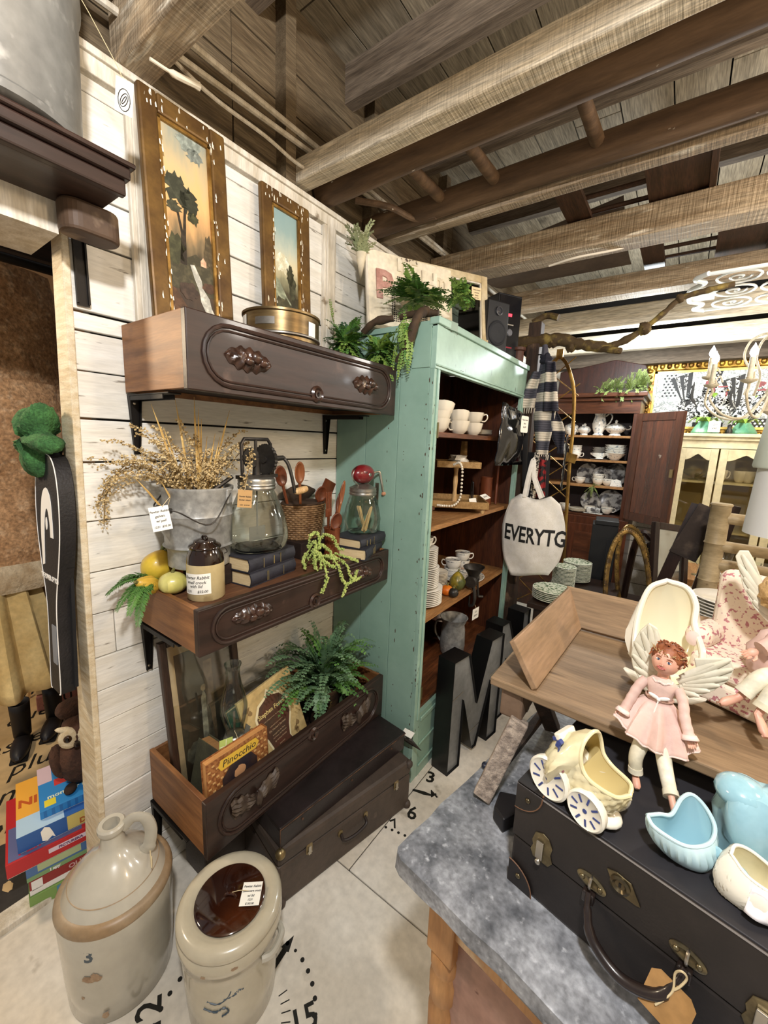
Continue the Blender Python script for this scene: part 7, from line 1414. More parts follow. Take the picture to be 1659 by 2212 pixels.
# ------------------------------------------------------------------ wooden tray on legs
OAKX = mat('tray_board', '#8f775b', .62, fine=.14, col2='#766048', scale=4, st=(.7, 7, 7), det=7, spot='#4b3826', ss=7, slo=.66, shi=.76, sst=(.6, 3, 3), bump=.2); OAKE = mat('tray_edge', '#98784f', .6, col2='#7f5c34', scale=6, st=(.7, 8, 8), bump=.2)
tr_ = thing('wooden_tray', 'long weathered wooden tray with flared sides standing over the travel case', 'tray', (0, 0, 0))
G().add([(1.018, .764, 1.012), (1.62, .735, 1.012), (1.62, 1.14, 1.012), (1.018, 1.14, 1.012), (1.018, .764, 1.03), (1.62, .735, 1.03), (1.62, 1.14, 1.03), (1.018, 1.14, 1.03)], [(3, 2, 1, 0), (4, 5, 6, 7), (0, 1, 5, 4), (1, 2, 6, 5), (2, 3, 7, 6), (3, 0, 4, 7)]).obj('base_board', OAKX, tr_, bevel=.003)
def slab(p, th_, nm, m):
    a = [Vector(q) for q in p]; nn = (a[1]-a[0]).cross(a[3]-a[0]).normalized()*th_; return G().add([tuple(q) for q in a]+[tuple(q+nn) for q in a], [(3, 2, 1, 0), (4, 5, 6, 7), (0, 1, 5, 4), (1, 2, 6, 5), (2, 3, 7, 6), (3, 0, 4, 7)]).obj(nm, m, tr_, bevel=.002)
SIDEW = mat('tray_side', '#96795d', .62, fine=.12, col2='#806649', scale=4, st=(6, .7, 6), det=7, spot='#57432f', ss=7, slo=.66, shi=.76, bump=.2)
slab([(1.100, .768, 1.0305), (1.114, 1.131, 1.0305), (1.060, 1.215, 1.108), (1.043, .782, 1.108)], .013, 'side_board', SIDEW)
slab([(1.114, 1.131, 1.0305), (1.62, 1.131, 1.0305), (1.62, 1.215, 1.108), (1.060, 1.215, 1.108)], .013, 'back_board', OAKX)
BLK2 = mat('old_block', '#7a6350', .7, col2='#5f4b3b', scale=9, bump=.3)
G().box(1.040, 1.086, .772, .96, .950, 1.0118).obj('cross_block', BLK2, tr_, bevel=.005)
LIMEL = mat('stuccoed_leg', '#a8998a', .85, col2='#7d7065', scale=60, det=6, lo=.4, hi=.6, bump=1.5, bs=90)
G().bar((1.083, .775, .955), (1.038, .722, .79), .036, .03, (0, 1, .4)).obj('leg', LIMEL, tr_, bevel=.003)
G().bar((1.083, .90, .955), (1.10, 1.03, .79), .036, .022, (0, 1, -.4)).obj('leg', POSTW, tr_, bevel=.003); G().bar((1.05, .745, .83), (1.075, 1.0, .83), .02, .012).obj('stretcher', POSTW, tr_)
for y in (.775, .95): G().bar((1.59, y, 1.012), (1.60, y-.02, .79), .036, .03, (0, 1, .4)).obj('leg', POSTW, tr_)
tag(G(T(1.092, .700, .7855)).prism([(-.022, .03), (.012, .045), (.022, .0), (.008, -.03), (-.018, -.012)], 0, .03).obj('rubber_block', plain('black_rubber', '#141214', .5), bevel=.004), 'small black rubber block beside foot of tray leg on zinc table', 'block')
tag(G(T(1.012, .80, .786)).ball((0, 0, .006), (.008, .009, .007), 10, 7).obj('blue_bead', plain('navy_knob', '#1d2130', .4)), 'tiny dark blue knob lying on zinc top left of tray leg', 'bead')
# ------------------------------------------------------------------ ceramics
def shell(rim, base, out_, n=9, mod=None):
    """lofted open vessel: rim and base are rings of equal length, out_ gives each column's outward swell"""
    k = len(rim)
    def f(u, v):
        i = int(round(u*k)) % k; a = Vector(rim[i]); b = Vector(base[i]); p = a.lerp(b, v); s = math.sin(PI*v)**.8; p = p+Vector(out_[i])*s
        if mod: p = p+Vector(out_[i]).normalized()*mod(i/k, v)
        return p
    return f, k, n
def resample(pts, n):
    P = smooth([Vector(p) for p in pts]+[Vector(pts[0])], 10); ln = [0]
    for i in range(1, len(P)): ln.append(ln[-1]+(P[i]-P[i-1]).length)
    o = []
    for k in range(n):
        s = ln[-1]*k/n; i = 1
        while ln[i] < s: i += 1
        f = (s-ln[i-1])/max(1e-9, ln[i]-ln[i-1]); o.append(P[i-1].lerp(P[i], f))
    return o
def vessel(par, rimpts, bc, brx, bry, bz, m, mi, th_=.004, swell=.006, hood=None, mod=None, rimr=.0028, n=60, rot=0, nv=14, rm=None):
    rim = resample(rimpts, n); c = sum(rim, Vector())/n; base = []; ou = []
    for p in rim:
        a = math.atan2(p.y-c.y, p.x-c.x); base.append(Vector((bc[0]+brx*math.cos(a), bc[1]+bry*math.sin(a), bz))); d = Vector((p.x-c.x, p.y-c.y, 0)).normalized(); ou.append(d*(swell+(hood(p, c) if hood else 0)))
    f, k, _ = shell(rim, base, ou, mod=mod)
    fi, k2, _ = shell([p-(o.normalized()*th_) for p, o in zip(rim, ou)], [b.lerp(Vector((*bc, bz)), .2)+Vector((0, 0, th_)) for b in base], [o-o.normalized()*th_*.3 for o in ou])
    ob = G().grid(f, k, nv, cu=True).add([tuple(b) for b in base], [tuple(range(n))]).obj('outer', m, par)
    G().grid(fi, k, nv, cu=True).add([tuple(b.lerp(Vector((*bc, bz)), .2)+Vector((0, 0, th_))) for b in base], [tuple(range(n))]).obj('inner', mi, par)
    G().tube([p-o.normalized()*th_*.5 for p, o in zip(rim, ou)], rimr, 8, close=True).obj('rim', rm or m, par)
    return rim, ou
CRMG = mat('cream_glaze', '#e3d9b4', .22, fine=.03, col2='#ddd0a2', scale=20, coat=.5); CRMY = mat('cream_yellow_inside', '#dccb92', .25, coat=.5); WHG = mat('white_glaze', '#ebe6d6', .2, coat=.5); COB = plain('cobalt_paint', '#34437e', .3)
bg = thing('ceramic_buggy', 'cream ceramic baby buggy planter with blue spoked wheels on the travel case', 'planter', (1.222, .622, .969), -20)
basket = lambda u, v: .0022*math.cos(2*PI*u*17+PI*math.floor(v*7))*abs(math.sin(PI*v*7))
vessel(bg, [(.066, 0, .066), (.056, -.022, .067), (.025, -.03, .070), (.010, -.030, .080), (.004, -.029, .098), (.002, -.020, .115), (.002, 0, .123), (.002, .020, .115), (.004, .029, .098), (.010, .030, .080), (.025, .03, .070), (.056, .022, .067)], (-.004, 0), .042, .021, .012, CRMG, CRMY, .004, .005, lambda p, c: (.026 if p.z > .09 else 0), basket, .003, 90)
for (x, r, zc) in ((-.034, .033, .033), (.026, .028, .028)):
    for s in (-1, 1):
        M = T(x, s*.024, zc) @ R('X', 90*s*-1 if s > 0 else 90)
        o = G(T(x, s*.0262, zc) @ R('X', 90 if s < 0 else -90)).lathe([(0, 0), (r*.96, 0), (r, .004), (r, .010), (r*.9, .0125), (r*.84, .011), (0, .011)], 36).obj('wheel', WHG, bg)
        Mw = T(x, s*.0374, zc) @ R('X', 90 if s < 0 else -90); g = G(Mw)
        g.disc((0, 0, 0), .0032, .0006, 10).obj('hub', COB, o)
        for k in range(9): a = 40*k; G(Mw @ R('Z', a)).box(r*.42, r*.78, -.0013, .0013, 0, .0006).obj('painted_spoke', COB, o)
G().ball((.030, 0, .012), (.030, .024, .012), 18, 12).ball((-.034, 0, .012), (.02, .02, .012), 14, 10).obj('undercarriage', WHG, bg)
hb_ = G(T(-.036, -.0, .094) @ R('Y', -30)).prism(rrect(.014, .04, .005), -.004, .006).obj('push_handle', WHG, bg, bevel=.002); G(T(-.042, 0, .092) @ R('Y', -30)).box(-.003, .003, -.0202, .0202, -.005, .0).obj('blue_stripe', COB, hb_)
for (x, z, r, m_) in ((-.024, .100, .004, COB), (-.026, .095, .003, COB), (-.022, .075, .005, COB), (-.018, .070, .005, COB), (-.026, .070, .004, COB), (-.014, .073, .004, COB), (-.020, .062, .0035, None), (-.014, .063, .003, None), (-.024, .063, .003, None)):
    yy = -.0355-(.0 if z > .09 else .001); G(T(x, yy, z) @ R('X', 90)).prism(blob(0, 0, r, r, int(z*1000), 10, .3), -.006, .0012).obj('painted_flower', m_ or plain('rose_paint', '#9a5f66', .3) if 'rose_paint' not in bpy.data.materials or m_ else bpy.data.materials['rose_paint'], bg)
G(T(-.023, -.0365, .086) @ R('X', 90)).box(-.0006, .0006, -.012, .012, -.004, .001).obj('painted_stem', COB, bg)
# blue shoe planter, ribbed
AQUA = mat('aqua_glaze', '#9fc6d2', .15, fine=.03, col2='#86b2c0', scale=14, coat=.7); AQUAI = mat('aqua_inside', '#8fb9c6', .2, coat=.6); AQUAL = mat('aqua_pale', '#bcd8de', .18, coat=.6)
bs = thing('ribbed_planter', 'pale blue ribbed heart shaped ceramic planter with bow on the travel case', 'planter', (0, 0, .9695))
ribs = lambda u, v: .0014*math.cos(2*PI*u*26)*math.sin(PI*min(1, v*1.1))
vessel(bs, [(1.303, .598, .050), (1.316, .615, .047), (1.330, .628, .046), (1.340, .645, .064), (1.352, .653, .070), (1.368, .649, .062), (1.379, .636, .050), (1.376, .618, .040), (1.362, .602, .036), (1.345, .590, .038), (1.325, .585, .044), (1.310, .587, .048)], (1.350, .615), .026, .016, .002, AQUAL, AQUAI, .0035, .006, None, ribs, .0026, 84, rm=AQUAL)
bwo = G()
for s in (-1, 1): bwo.at(T(1.394, .612, .026) @ R('Z', -35) @ R('Y', s*25)).ball((.012*s, 0, .006), (.014, .005, .009), 14, 9, lambda p: 1+.15*math.cos(5*p.z))
bwo.at(T(1.394, .609, .027)).ball((0, 0, 0), (.006, .006, .006), 10, 7).obj('bow', AQUA, bs)
bp2 = thing('draped_planter', 'larger pale blue glazed planter with draped folds partly under the tray', 'planter', (1.418, .672, .9695))
G().lathe([(.034, 0), (.040, .006), (.036, .03), (.040, .05), (.036, .085), (.026, .10), (.0, .104)], 56, tw=lambda a, z: 1+.22*math.cos(4*a+z*34)*(.25+z*6)).obj('body', AQUA, bp2); G(T(-.016, .0, .088)).ball((0, 0, 0), (.03, .03, .02), 16, 10).obj('shoulder', AQUA, bp2)
kb_ = thing('knit_bootie', 'cream ceramic knitted bootie planter with white ribbon at right of travel case', 'planter', (0, 0, .9695))
knit = lambda u, v: .0013*math.cos(2*PI*u*40)*math.cos(PI*v*16)
vessel(kb_, [(1.389, .598, .052), (1.394, .612, .056), (1.41, .618, .054), (1.435, .614, .046), (1.455, .603, .040), (1.45, .590, .036), (1.43, .583, .038), (1.405, .584, .044)], (1.425, .596), .042, .018, .002, WHG, CRMG, .0035, .007, None, knit, .002, 90, rm=WHG)
G(T(1.428, .574, .022) @ R('X', 74) @ R('Z', -8)).grid(lambda u, v: ((u-.5)*.04, (v-.5)*.03, .004*math.sin(7*u)*math.cos(5*v)), 12, 8).obj('ribbon', plain('white_lace', '#ece8ea', .6), kb_, solid=.002)
# white cradle planter
cr_ = thing('ceramic_cradle', 'white hooded ceramic cradle planter with cream inside standing on the wooden tray', 'planter', (0, 0, 1.0305))
vessel(cr_, [(1.285, 1.02, .205), (1.256, 1.005, .185), (1.244, .985, .13), (1.246, .955, .075), (1.262, .915, .045), (1.295, .885, .035), (1.33, .885, .040), (1.358, .91, .062), (1.362, .945, .098), (1.345, .985, .135), (1.342, 1.01, .170), (1.322, 1.02, .198)], (1.302, .95), .036, .045, .012, WHG, mat('pale_cream_inside', '#e9e1c2', .25, coat=.5), .007, .008, lambda p, c: .02 if p.z > .12 else 0, lambda u, v: .0007*math.cos(2*PI*u*40)*math.cos(PI*v*16), .0055, 84, rm=WHG)
for (y, ph) in ((.905, 0), (.985, 0)):
    g = G(T(1.305, y, .0) @ R('Z', -12) @ R('X', 90)); pl_ = [(-.07, .034), (-.05, .016), (-.02, .003), (0, .001), (.02, .003), (.05, .016), (.07, .034), (.045, .032), (0, .018), (-.045, .032)]; g.prism(pl_, -.008, .008).obj('rocker', WHG, cr_, bevel=.004)
# ------------------------------------------------------------------ seated fairy figurine
SKIN = mat('painted_skin', '#e0b09a', .45, fine=.03, col2='#d69f88', scale=20, sss=.05); PINKD = mat('pink_dress', '#d8bbb0', .6, fine=.03, col2='#c9a79c', scale=16, spot='#c69a92', ss=26, slo=.66, shi=.76, bump=.3, bs=60); LACE = plain('dress_lace', '#e7cfc6', .7); WINGM = mat('wing_ivory', '#dcd6c2', .6, fine=.03, col2='#cdc6af', scale=18, bump=.3, bs=40); PANT = mat('ivory_pantaloons', '#e8e2cf', .6, col2='#d9d0b4', scale=14); HAIRM = mat('auburn_hair', '#9a5a35', .55, col2='#6f3a20', scale=60, bump=.5, bs=120); BLON = mat('blond_hair', '#c9a673', .7, col2='#b08a56', scale=50, bump=.6, bs=120); EYEW = plain('eye_white', '#efe9df', .25); IRIS = plain('eye_iris', '#3d4a63', .2); LIP = plain('painted_lip', '#b5625a', .5); BROW = plain('painted_brow', '#8a573a', .6); CHEEK = plain('blush', '#dba08c', .6)
fa = thing('fairy_figurine', 'seated fairy doll in pink dress with ivory wings on front edge of wooden tray', 'figurine', (1.300, .757, 1.0305))
# skirt and bodice
def skirt(u, v):
    a = 2*PI*u; t = v
    rx = .016+.034*t**.7; ry = .012+.023*t**.75; f = 1+.17*t*math.cos(9*a+.6)+.07*t*math.cos(17*a)
    x = rx*f*math.cos(a); y = ry*f*math.sin(a)-.020*t*t; z = .074-.046*t+.004*t*math.cos(9*a+.6)-.012*max(0, -math.sin(a))*t**3-.008*t*math.cos(a)
    return (x, y, max(z, .004) if y > -.012 else z)
G().grid(skirt, 72, 14, cu=True).obj('skirt', PINKD, fa, solid=.002)
G().tube([skirt(i/72, .985) for i in range(72)], .0016, 6, close=True).obj('hem', LACE, fa)
bod = [(.012, .006, .070), (.017, .012, .074), (.0165, .012, .084), (.0195, .013, .096), (.021, .012, .104), (.014, .010, .111), (.007, .006, .114)]
G().grid(lambda u, v: (lambda q: (q[0]*math.cos(2*PI*u)*(1+.03*math.cos(14*PI*u)), q[1]*math.sin(2*PI*u), q[2]))(bod[min(6, int(round(v*6)))]), 32, 7, cu=True).obj('bodice', PINKD, fa)
def hand(M, par, m, s=1, right=True):
    g = G(M @ SC(s)).ball((0, 0, 0), (.0042, .0026, .0052), 10, 7)
    for i, (x, L) in enumerate(((-.003, .0058), (-.001, .0068), (.001, .0066), (.003, .0052))): g.tube(smooth([(x, 0, -.003), (x*1.1, -.0008, -.003-L*.55), (x*1.1, -.0028, -.003-L*.9)], 3), [.00125]*4+[.001]*2+[.0008], 6)
    sx = 1 if right else -1; g.tube(smooth([(sx*.0035, 0, .001), (sx*.0062, -.001, -.0015), (sx*.0066, -.002, -.005)], 3), [.0013]*4+[.0011]*2+[.0009], 6)
    return g.obj('hand', m, par)
SLV = [[(-.021, .002, .102), (-.030, -.004, .088), (-.037, -.012, .068), (-.044, -.022, .048)], [(.021, .002, .102), (.030, -.006, .086), (.035, -.016, .066), (.043, -.026, .046)]]
for i, P_ in enumerate(SLV):
    P = smooth(P_, 6); G().tube(P, [.0075+.0004*math.sin(k*1.7)*(k > 3) for k in range(len(P)-1)]+[.0095], 12).obj('sleeve', PINKD, fa)
    hand(T(*P_[-1]) @ R('X', -28) @ R('Y', 20 if i == 0 else -20) @ T(0, 0, -.007), fa, SKIN, 1.15, i == 1); G().tube([Vector(P_[-1])+Vector((0, -.001, .002)), Vector(P_[-1])+Vector((-.002 if i == 0 else .002, -.004, -.004))], [.0085, .0115], 12, cap=False).obj('cuff_lace', LACE, fa, solid=.001)
# bow and belt
G().tube([(.0185*math.cos(a), .0135*math.sin(a), .079) for a in [i*2*PI/28 for i in range(28)]], .0016, 6, close=True).obj('waist_ribbon', plain('tan_ribbon', '#b99583', .6), fa)
g = G(T(-.001, -.0150, .082))
for s in (-1, 1): g.at(T(-.001, -.0155, .083) @ R('Y', s*-22)).ball((s*.007, 0, 0), (.0085, .002, .0032), 12, 7)
g.at(T(-.001, -.0165, .082)).ball((0, 0, 0), (.0028, .0022, .0028), 10, 6); g.at(Matrix()).tube(smooth([(-.001, -.0165, .081), (-.004, -.021, .062), (-.007, -.028, .040)]), .0011, 5); g.obj('bow', plain('white_satin', '#e6e2dc', .35), fa)
g = G()
for k in range(22): a = PI+PI*k/21; g.ball((.0135*math.cos(a), .0105*math.sin(a)-.0012, .109+.001*math.cos(7*a)), .0018, 6, 4)
stuff(g.obj('neck_frill', LACE, fa))
# head: turned up and to the side
Mh = T(.001, .004, .142) @ R('Z', -14) @ R('X', -8) @ R('Y', 5)
def headf(p):
    q = 1+.05*max(0, -p.z)*max(0, -p.y)
    return q
def face(p):
    # p on unit sphere, face looks along -y
    x, y, z = p; q = 1.0
    q += .06*math.exp(-((x/.5)**2+((z+.55)/.28)**2))*(y < 0)            # chin
    q += .05*math.exp(-(((abs(x)-.5)/.28)**2+((z+.25)/.3)**2))*(y < 0)   # cheeks
    q -= .06*math.exp(-(((abs(x)-.36)/.17)**2+((z-.10)/.12)**2))*(y < 0) # eye sockets
    q += .14*math.exp(-((x/.11)**2+((z+.13)/.13)**2))*(y < 0)            # nose
    q += .05*math.exp(-((x/.09)**2+((z-.05)/.2)**2))*(y < 0)
    q -= .03*math.exp(-((x/.3)**2+((z+.36)/.05)**2))*(y < 0)
    return q
HR = (.0195, .020, .0235)
G(T(0, .002, .108)).tube([(0, 0, 0), (0, .001, .012), (0, .001, .022)], [.0085, .0075, .0085], 12).obj('neck', SKIN, fa)
hd_ = G(Mh).ball((0, 0, 0), HR, 56, 40, face).obj('head', SKIN, fa)
for s in (-1, 1):
    G(Mh @ T(s*.0072, -.0172, .0024)).ball((0, 0, 0), (.0036, .0022, .0023), 14, 9).obj('eye', EYEW, hd_); G(Mh @ T(s*.0072+.0004, -.0190, .0026)).ball((0, 0, 0), (.0017, .0008, .0019), 10, 7).obj('iris', IRIS, hd_)
    G(Mh).tube(smooth([(s*.0038, -.0190, .0068), (s*.0075, -.0190, .0082), (s*.0112, -.0170, .0068)]), .0006, 5).tube(smooth([(s*.0040, -.0190, .0036), (s*.0072, -.0192, .0048), (s*.0108, -.0168, .0034)]), .0005, 5).obj('brow', BROW, hd_)
    G(Mh @ T(s*.0192, .001, -.001)).ball((0, 0, 0), (.0026, .0036, .0055), 12, 8).obj('ear', SKIN, hd_)
    G(Mh).ball((s*.0014, -.0222, -.0046), (.0011, .0009, .0009), 8, 5).obj('nostril', SKIN, hd_)
G(Mh).tube(smooth([(-.0058, -.0190, -.0092), (-.0022, -.0208, -.0082), (0, -.0210, -.0087), (.0022, -.0208, -.0082), (.0058, -.0190, -.0092)]), [.0006]*6+[.0011]*13+[.0006]*6 if False else .0010, 6).tube(smooth([(-.004, -.0202, -.0098), (0, -.0210, -.0106), (.004, -.0202, -.0098)]), .0011, 6).obj('mouth', LIP, hd_)
def hairf(p):
    return 1.06+.05*nse(p.x*5, p.y*5, p.z*5)+.03*math.sin(14*math.atan2(p.x, p.z))
hr = G(Mh @ T(0, .0030, .0038)).ball((0, 0, 0), (.0205, .0200, .0222), 36, 22, hairf).obj('hair', HAIRM, fa)
random.seed(77)
for k in range(60):
    a = random.uniform(-PI, PI); e = random.uniform(.0, 1.25); d = Vector((math.sin(a)*math.cos(e), math.cos(a)*math.cos(e)*.9+.05, math.sin(e)))
    if d.y < -.45 and d.z < .6: continue
    b = Vector((0, .003, .0035))+Vector((d.x*.0205, d.y*.0205, d.z*.0225)); t = d.cross(Vector((random.uniform(-1, 1), random.uniform(-1, 1), random.uniform(-1, 1)))).normalized()
    G(Mh).tube(smooth([b, b+d*.003+t*.002, b+d*.0035+t*.005, b+d*(.002+.004*random.random())+t*.008], 3), [.0016]*6+[.0012]*3+[.0004], 5).obj('curl', HAIRM, hr)
g = G(Mh)
for k in range(36): a = 2*PI*k/36; p = Vector((.0208*math.cos(a), .0215*math.sin(a)+.002, .0125)); d = Vector((random.uniform(-1, 1), random.uniform(-1, 1), random.uniform(0, 1))); g.tube([p, p+d*.006], [.0007, .0003], 4)
stuff(g.obj('twig_wreath', plain('twig_tan', '#a88a5e', .7), hr))
# wings: layered feathers
def wing(par, poly, y0, M0, nf, root, m=WINGM):
    cx_ = sum(p[0] for p in poly)/len(poly); cz_ = sum(p[1] for p in poly)/len(poly)
    wo = G().add([(x, y0, z) for x, z in poly]+[(x, y0+.005, z) for x, z in poly], [tuple(range(len(poly))), tuple(range(2*len(poly)-1, len(poly)-1, -1))]+[(i, len(poly)+i, len(poly)+(i+1) % len(poly), (i+1) % len(poly)) for i in range(len(poly))]).obj('wing', m, par, bevel=.0015)
    for (tx, tz) in nf:
        r_ = Vector((root[0], y0-.001, root[1])); t = Vector((tx, y0-.002, tz)); d = (t-r_); s = Vector((-d.z, 0, d.x)).normalized()*.0058
        G().grid(lambda u, v: r_+d*(.35+.65*u)+s*(v-.5)*2*math.sin(PI*min(.93, .25+u*.68))**.6+Vector((0, -.0022*(1-(2*v-1)**2), 0)), 8, 5).obj('feather', m, wo)
ox, oz = 1.300, 1.0305
L_ = [(1.313, 1.128), (1.296, 1.185), (1.283, 1.213), (1.270, 1.219), (1.260, 1.203), (1.253, 1.18), (1.252, 1.155), (1.257, 1.135), (1.268, 1.118), (1.285, 1.110)]
wing(fa, [(x-ox, z-oz) for x, z in L_], .024, None, [(-.030, .186), (-.038, .172), (-.045, .150), (-.046, .128), (-.041, .106), (-.032, .092), (-.020, .180), (-.030, .140), (-.025, .112)], (.004, .088))
R_ = [(1.312, 1.122), (1.335, 1.135), (1.343, 1.155), (1.336, 1.179), (1.378, 1.195), (1.385, 1.182), (1.382, 1.160), (1.366, 1.135), (1.348, 1.117), (1.330, 1.105), (1.315, 1.10)]
wing(fa, [(x-ox, z-oz) for x, z in R_], .024, None, [(.078, .163), (.083, .150), (.080, .134), (.072, .118), (.062, .104), (.050, .090), (.038, .080), (.060, .150), (.052, .128)], (.004, .090))
# legs in pantaloons, bare feet
for i, P_ in enumerate(([(-.012, -.006, .016), (-.013, -.030, .012), (-.018, -.040, -.012), (-.016, -.042, -.034)], [(.010, -.006, .022), (.012, -.030, .020), (.020, -.050, -.004), (.030, -.080, -.022)])):
    P = smooth(P_, 6); G().tube(P, [.0125-.0035*k/len(P) for k in range(len(P))], 14).obj('pantaloon_leg', PANT, fa)
    e = P[-1]; d = (P[-1]-P[-3]).normalized(); G().tube([e-d*.004, e+d*.0045], [.0102, .0108], 14).obj('leg_cuff', PANT, fa)
    f1_ = e+d*.010; ft = Vector((.003 if i == 0 else .008, -.010 if i == 0 else -.014, -.014 if i else -.006)); G().tube([e, f1_, f1_+ft*.6, f1_+ft*1.35, f1_+ft*1.7], [.0055, .0050, .0056, .0058, .003], 10, sq=.9).obj('foot', SKIN, fa)
# ------------------------------------------------------------------ toy chair with second fairy
FLOR = mat('floral_cloth', '#ecdfcd', .75, fine=.03, col2='#e2d0bb', scale=4, spot='#b5777c', ss=120, slo=.56, shi=.59, bump=.2, bs=90)
tc = thing('floral_armchair', 'toy armchair in cream cloth with rose print standing on the wooden tray', 'chair', (1.435, .985, 1.0305), -24)
def pillow(x0, x1, y0, y1, z0, z1, nm, r=.014): return G().box(x0, x1, y0, y1, z0, z1).obj(nm, FLOR, tc, bevel=r, seg=4)
pillow(-.085, .13, .02, .065, .08, .245, 'backrest', .02); pillow(-.075, .13, -.07, .03, .055, .098, 'seat', .015); pillow(-.07, .125, -.066, .05, .006, .054, 'base', .01); pillow(-.10, -.055, -.05, .05, .09, .135, 'armrest', .019)
G(T(-.078, -.052, .113) @ R('X', 90)).lathe([(.012, 0), (.012, .003), (.006, .006), (0, .006)], 18, sy=1.2).obj('button', LACE, tc)
for (x, y) in ((-.06, -.055), (.115, -.055), (-.06, .04), (.115, .04)): G(T(x, y, 0)).lathe([(.007, 0), (.010, .007)], 10).obj('foot', DKW, tc)
f2 = thing('fairy_figurine', 'second fairy doll with blond hair seated in the floral toy armchair', 'figurine', (1.452, .93, 1.13))
G(T(.012, -.002, .03)).ball((0, 0, 0), (.05, .036, .055), 24, 16, lambda p: 1+.05*math.cos(9*math.atan2(p.x, p.z))).obj('dress', PINKD, f2)
G().tube(smooth([(.0, -.02, .082), (-.012, -.034, .066), (-.026, -.045, .055)]), [.013]*6+[.012]*6+[.0125], 14).obj('sleeve', PINKD, f2); hand(T(-.036, -.050, .047) @ R('X', -30) @ R('Y', 50), f2, SKIN, 1.7, True)
for i, P_ in enumerate(([(.0, -.03, .01), (-.020, -.052, .006), (-.036, -.062, -.018)], [(.02, -.035, .005), (.0, -.064, .0), (-.014, -.078, -.028)])):
    P = smooth(P_, 6); G().tube(P, [.015-.003*k/len(P) for k in range(len(P))], 14).obj('pantaloon_leg', PANT, f2); e = P[-1]; d = (P[-1]-P[-3]).normalized(); G().tube([e-d*.004, e+d*.006], [.0130, .0136], 14).obj('leg_cuff', PANT, f2)
    f_ = e+d*.016; ft = Vector((-.014, -.010, -.007)) if i == 0 else Vector((.006, -.016, -.012)); G().tube([e, f_, f_+ft*.6, f_+ft*1.3, f_+ft*1.7], [.0075, .0065, .0075, .008, .004], 10, sq=.8).obj('foot', SKIN, f2)
    for k in range(4): q = f_+ft*1.65+Vector((-.004+.0026*k, 0, .001*k)); G().ball(q, (.0019, .0022, .0018), 7, 5).obj('toe', SKIN, f2)
G(T(.008, .0, .100)).tube([(0, 0, 0), (0, 0, .02)], .010, 10).obj('neck', SKIN, f2); G(T(.004, -.004, .135)).ball((0, 0, 0), (.028, .028, .032), 40, 28, face).obj('head', SKIN, f2)
G(T(.006, .006, .143)).ball((0, 0, 0), (.042, .036, .040), 30, 20, lambda p: 1.0+.12*nse(p.x*4, p.y*4, p.z*4)+.05*math.sin(16*math.atan2(p.x, p.z))).obj('hair', BLON, f2)
wing(f2, [(.0, .10), (-.030, .15), (-.048, .190), (-.058, .206), (-.070, .204), (-.074, .192), (-.066, .170), (-.056, .14), (-.036, .105), (-.01, .08)], .012, None, [(-.066, .198), (-.068, .180), (-.058, .158), (-.05, .138), (-.04, .12)], (.0, .09))
# ------------------------------------------------------------------ seen through the doorway on the left
FUR = mat('tan_fur', '#bd9268', .95, fine=.3, col2='#a0764f', scale=14, det=8, spot='#d2ac84', ss=34, slo=.52, shi=.72, bump=1.5, bs=60); FURW = mat('cream_fur', '#cdb999', .95, col2='#a98e6a', scale=18, det=8, bump=1.5, bs=70)
fc = thing('fur_coat', 'shaggy tan fur coat with cream hem hanging from dark rail in the next room', 'coat', (-.80, .36, 0))
def furf(z0, z1, r):
    def f(u, v):
        a = 2*PI*u; z = z0+(z1-z0)*v; q = r*(1+.05*math.sin(3*a+z*5))*(.86+.14*math.sin(PI*min(1, v*.9+.1)))+.012*nse(6*math.cos(a), 6*math.sin(a), z*14)
        return (q*.8*math.cos(a), q*1.25*math.sin(a), z)
    return f
for (z0, z1, r, m, nm) in ((1.60, 2.05, .21, FUR, 'collar'), (1.24, 1.66, .235, FUR, 'upper_body'), (.985, 1.30, .25, FUR, 'lower_body'), (.90, 1.02, .255, FURW, 'hem')): G().grid(furf(z0, z1, r), 60, 26, cu=True).obj(nm, m, fc)
G().ball((0, -.2, 1.35), (.10, .09, .28), 24, 18, lambda p: 1+.06*nse(p.x*8, p.y*8, p.z*20)).obj('sleeve', FUR, fc)
tag(G().tube([(-.42, -.6, 1.99), (-.42, .9, 1.99)], .014, 10).obj('clothes_rail', IRON), 'dark clothes rail crossing in front of fur coat in next room', 'rail')
tag(G().box(-.50, -.44, -.8, 1.0, 2.02, 2.10).obj('hanging_board', DUNDER), 'dark brown board above clothes rail in next room', 'board')
SKT = mat('pale_yellow_cloth', '#d8bd83', .85, col2='#c4a468', scale=9)
sk = thing('yellow_skirt', 'pale yellow pleated skirt hanging below fur coat in next room', 'skirt', (-.74, .31, .0))
G().grid(lambda u, v: ((.10+.07*v)*(1+.16*math.cos(11*2*PI*u))*math.cos(2*PI*u), (.13+.06*v)*(1+.16*math.cos(11*2*PI*u))*math.sin(2*PI*u), .93-.42*v), 90, 12, cu=True).obj('cloth', SKT, sk, solid=.003)
s2_ = thing('beige_dress', 'beige crumpled dress hanging behind yellow skirt in next room', 'dress', (-1.16, .50, 0)); G().grid(lambda u, v: ((.09+.05*v)*(1+.2*math.cos(9*2*PI*u))*math.cos(2*PI*u), (.11+.05*v)*(1+.2*math.cos(9*2*PI*u))*math.sin(2*PI*u), .95-.52*v), 80, 12, cu=True).obj('cloth', mat('beige_cloth', '#b39a72', .9, col2='#92774f', scale=12), s2_, solid=.003)
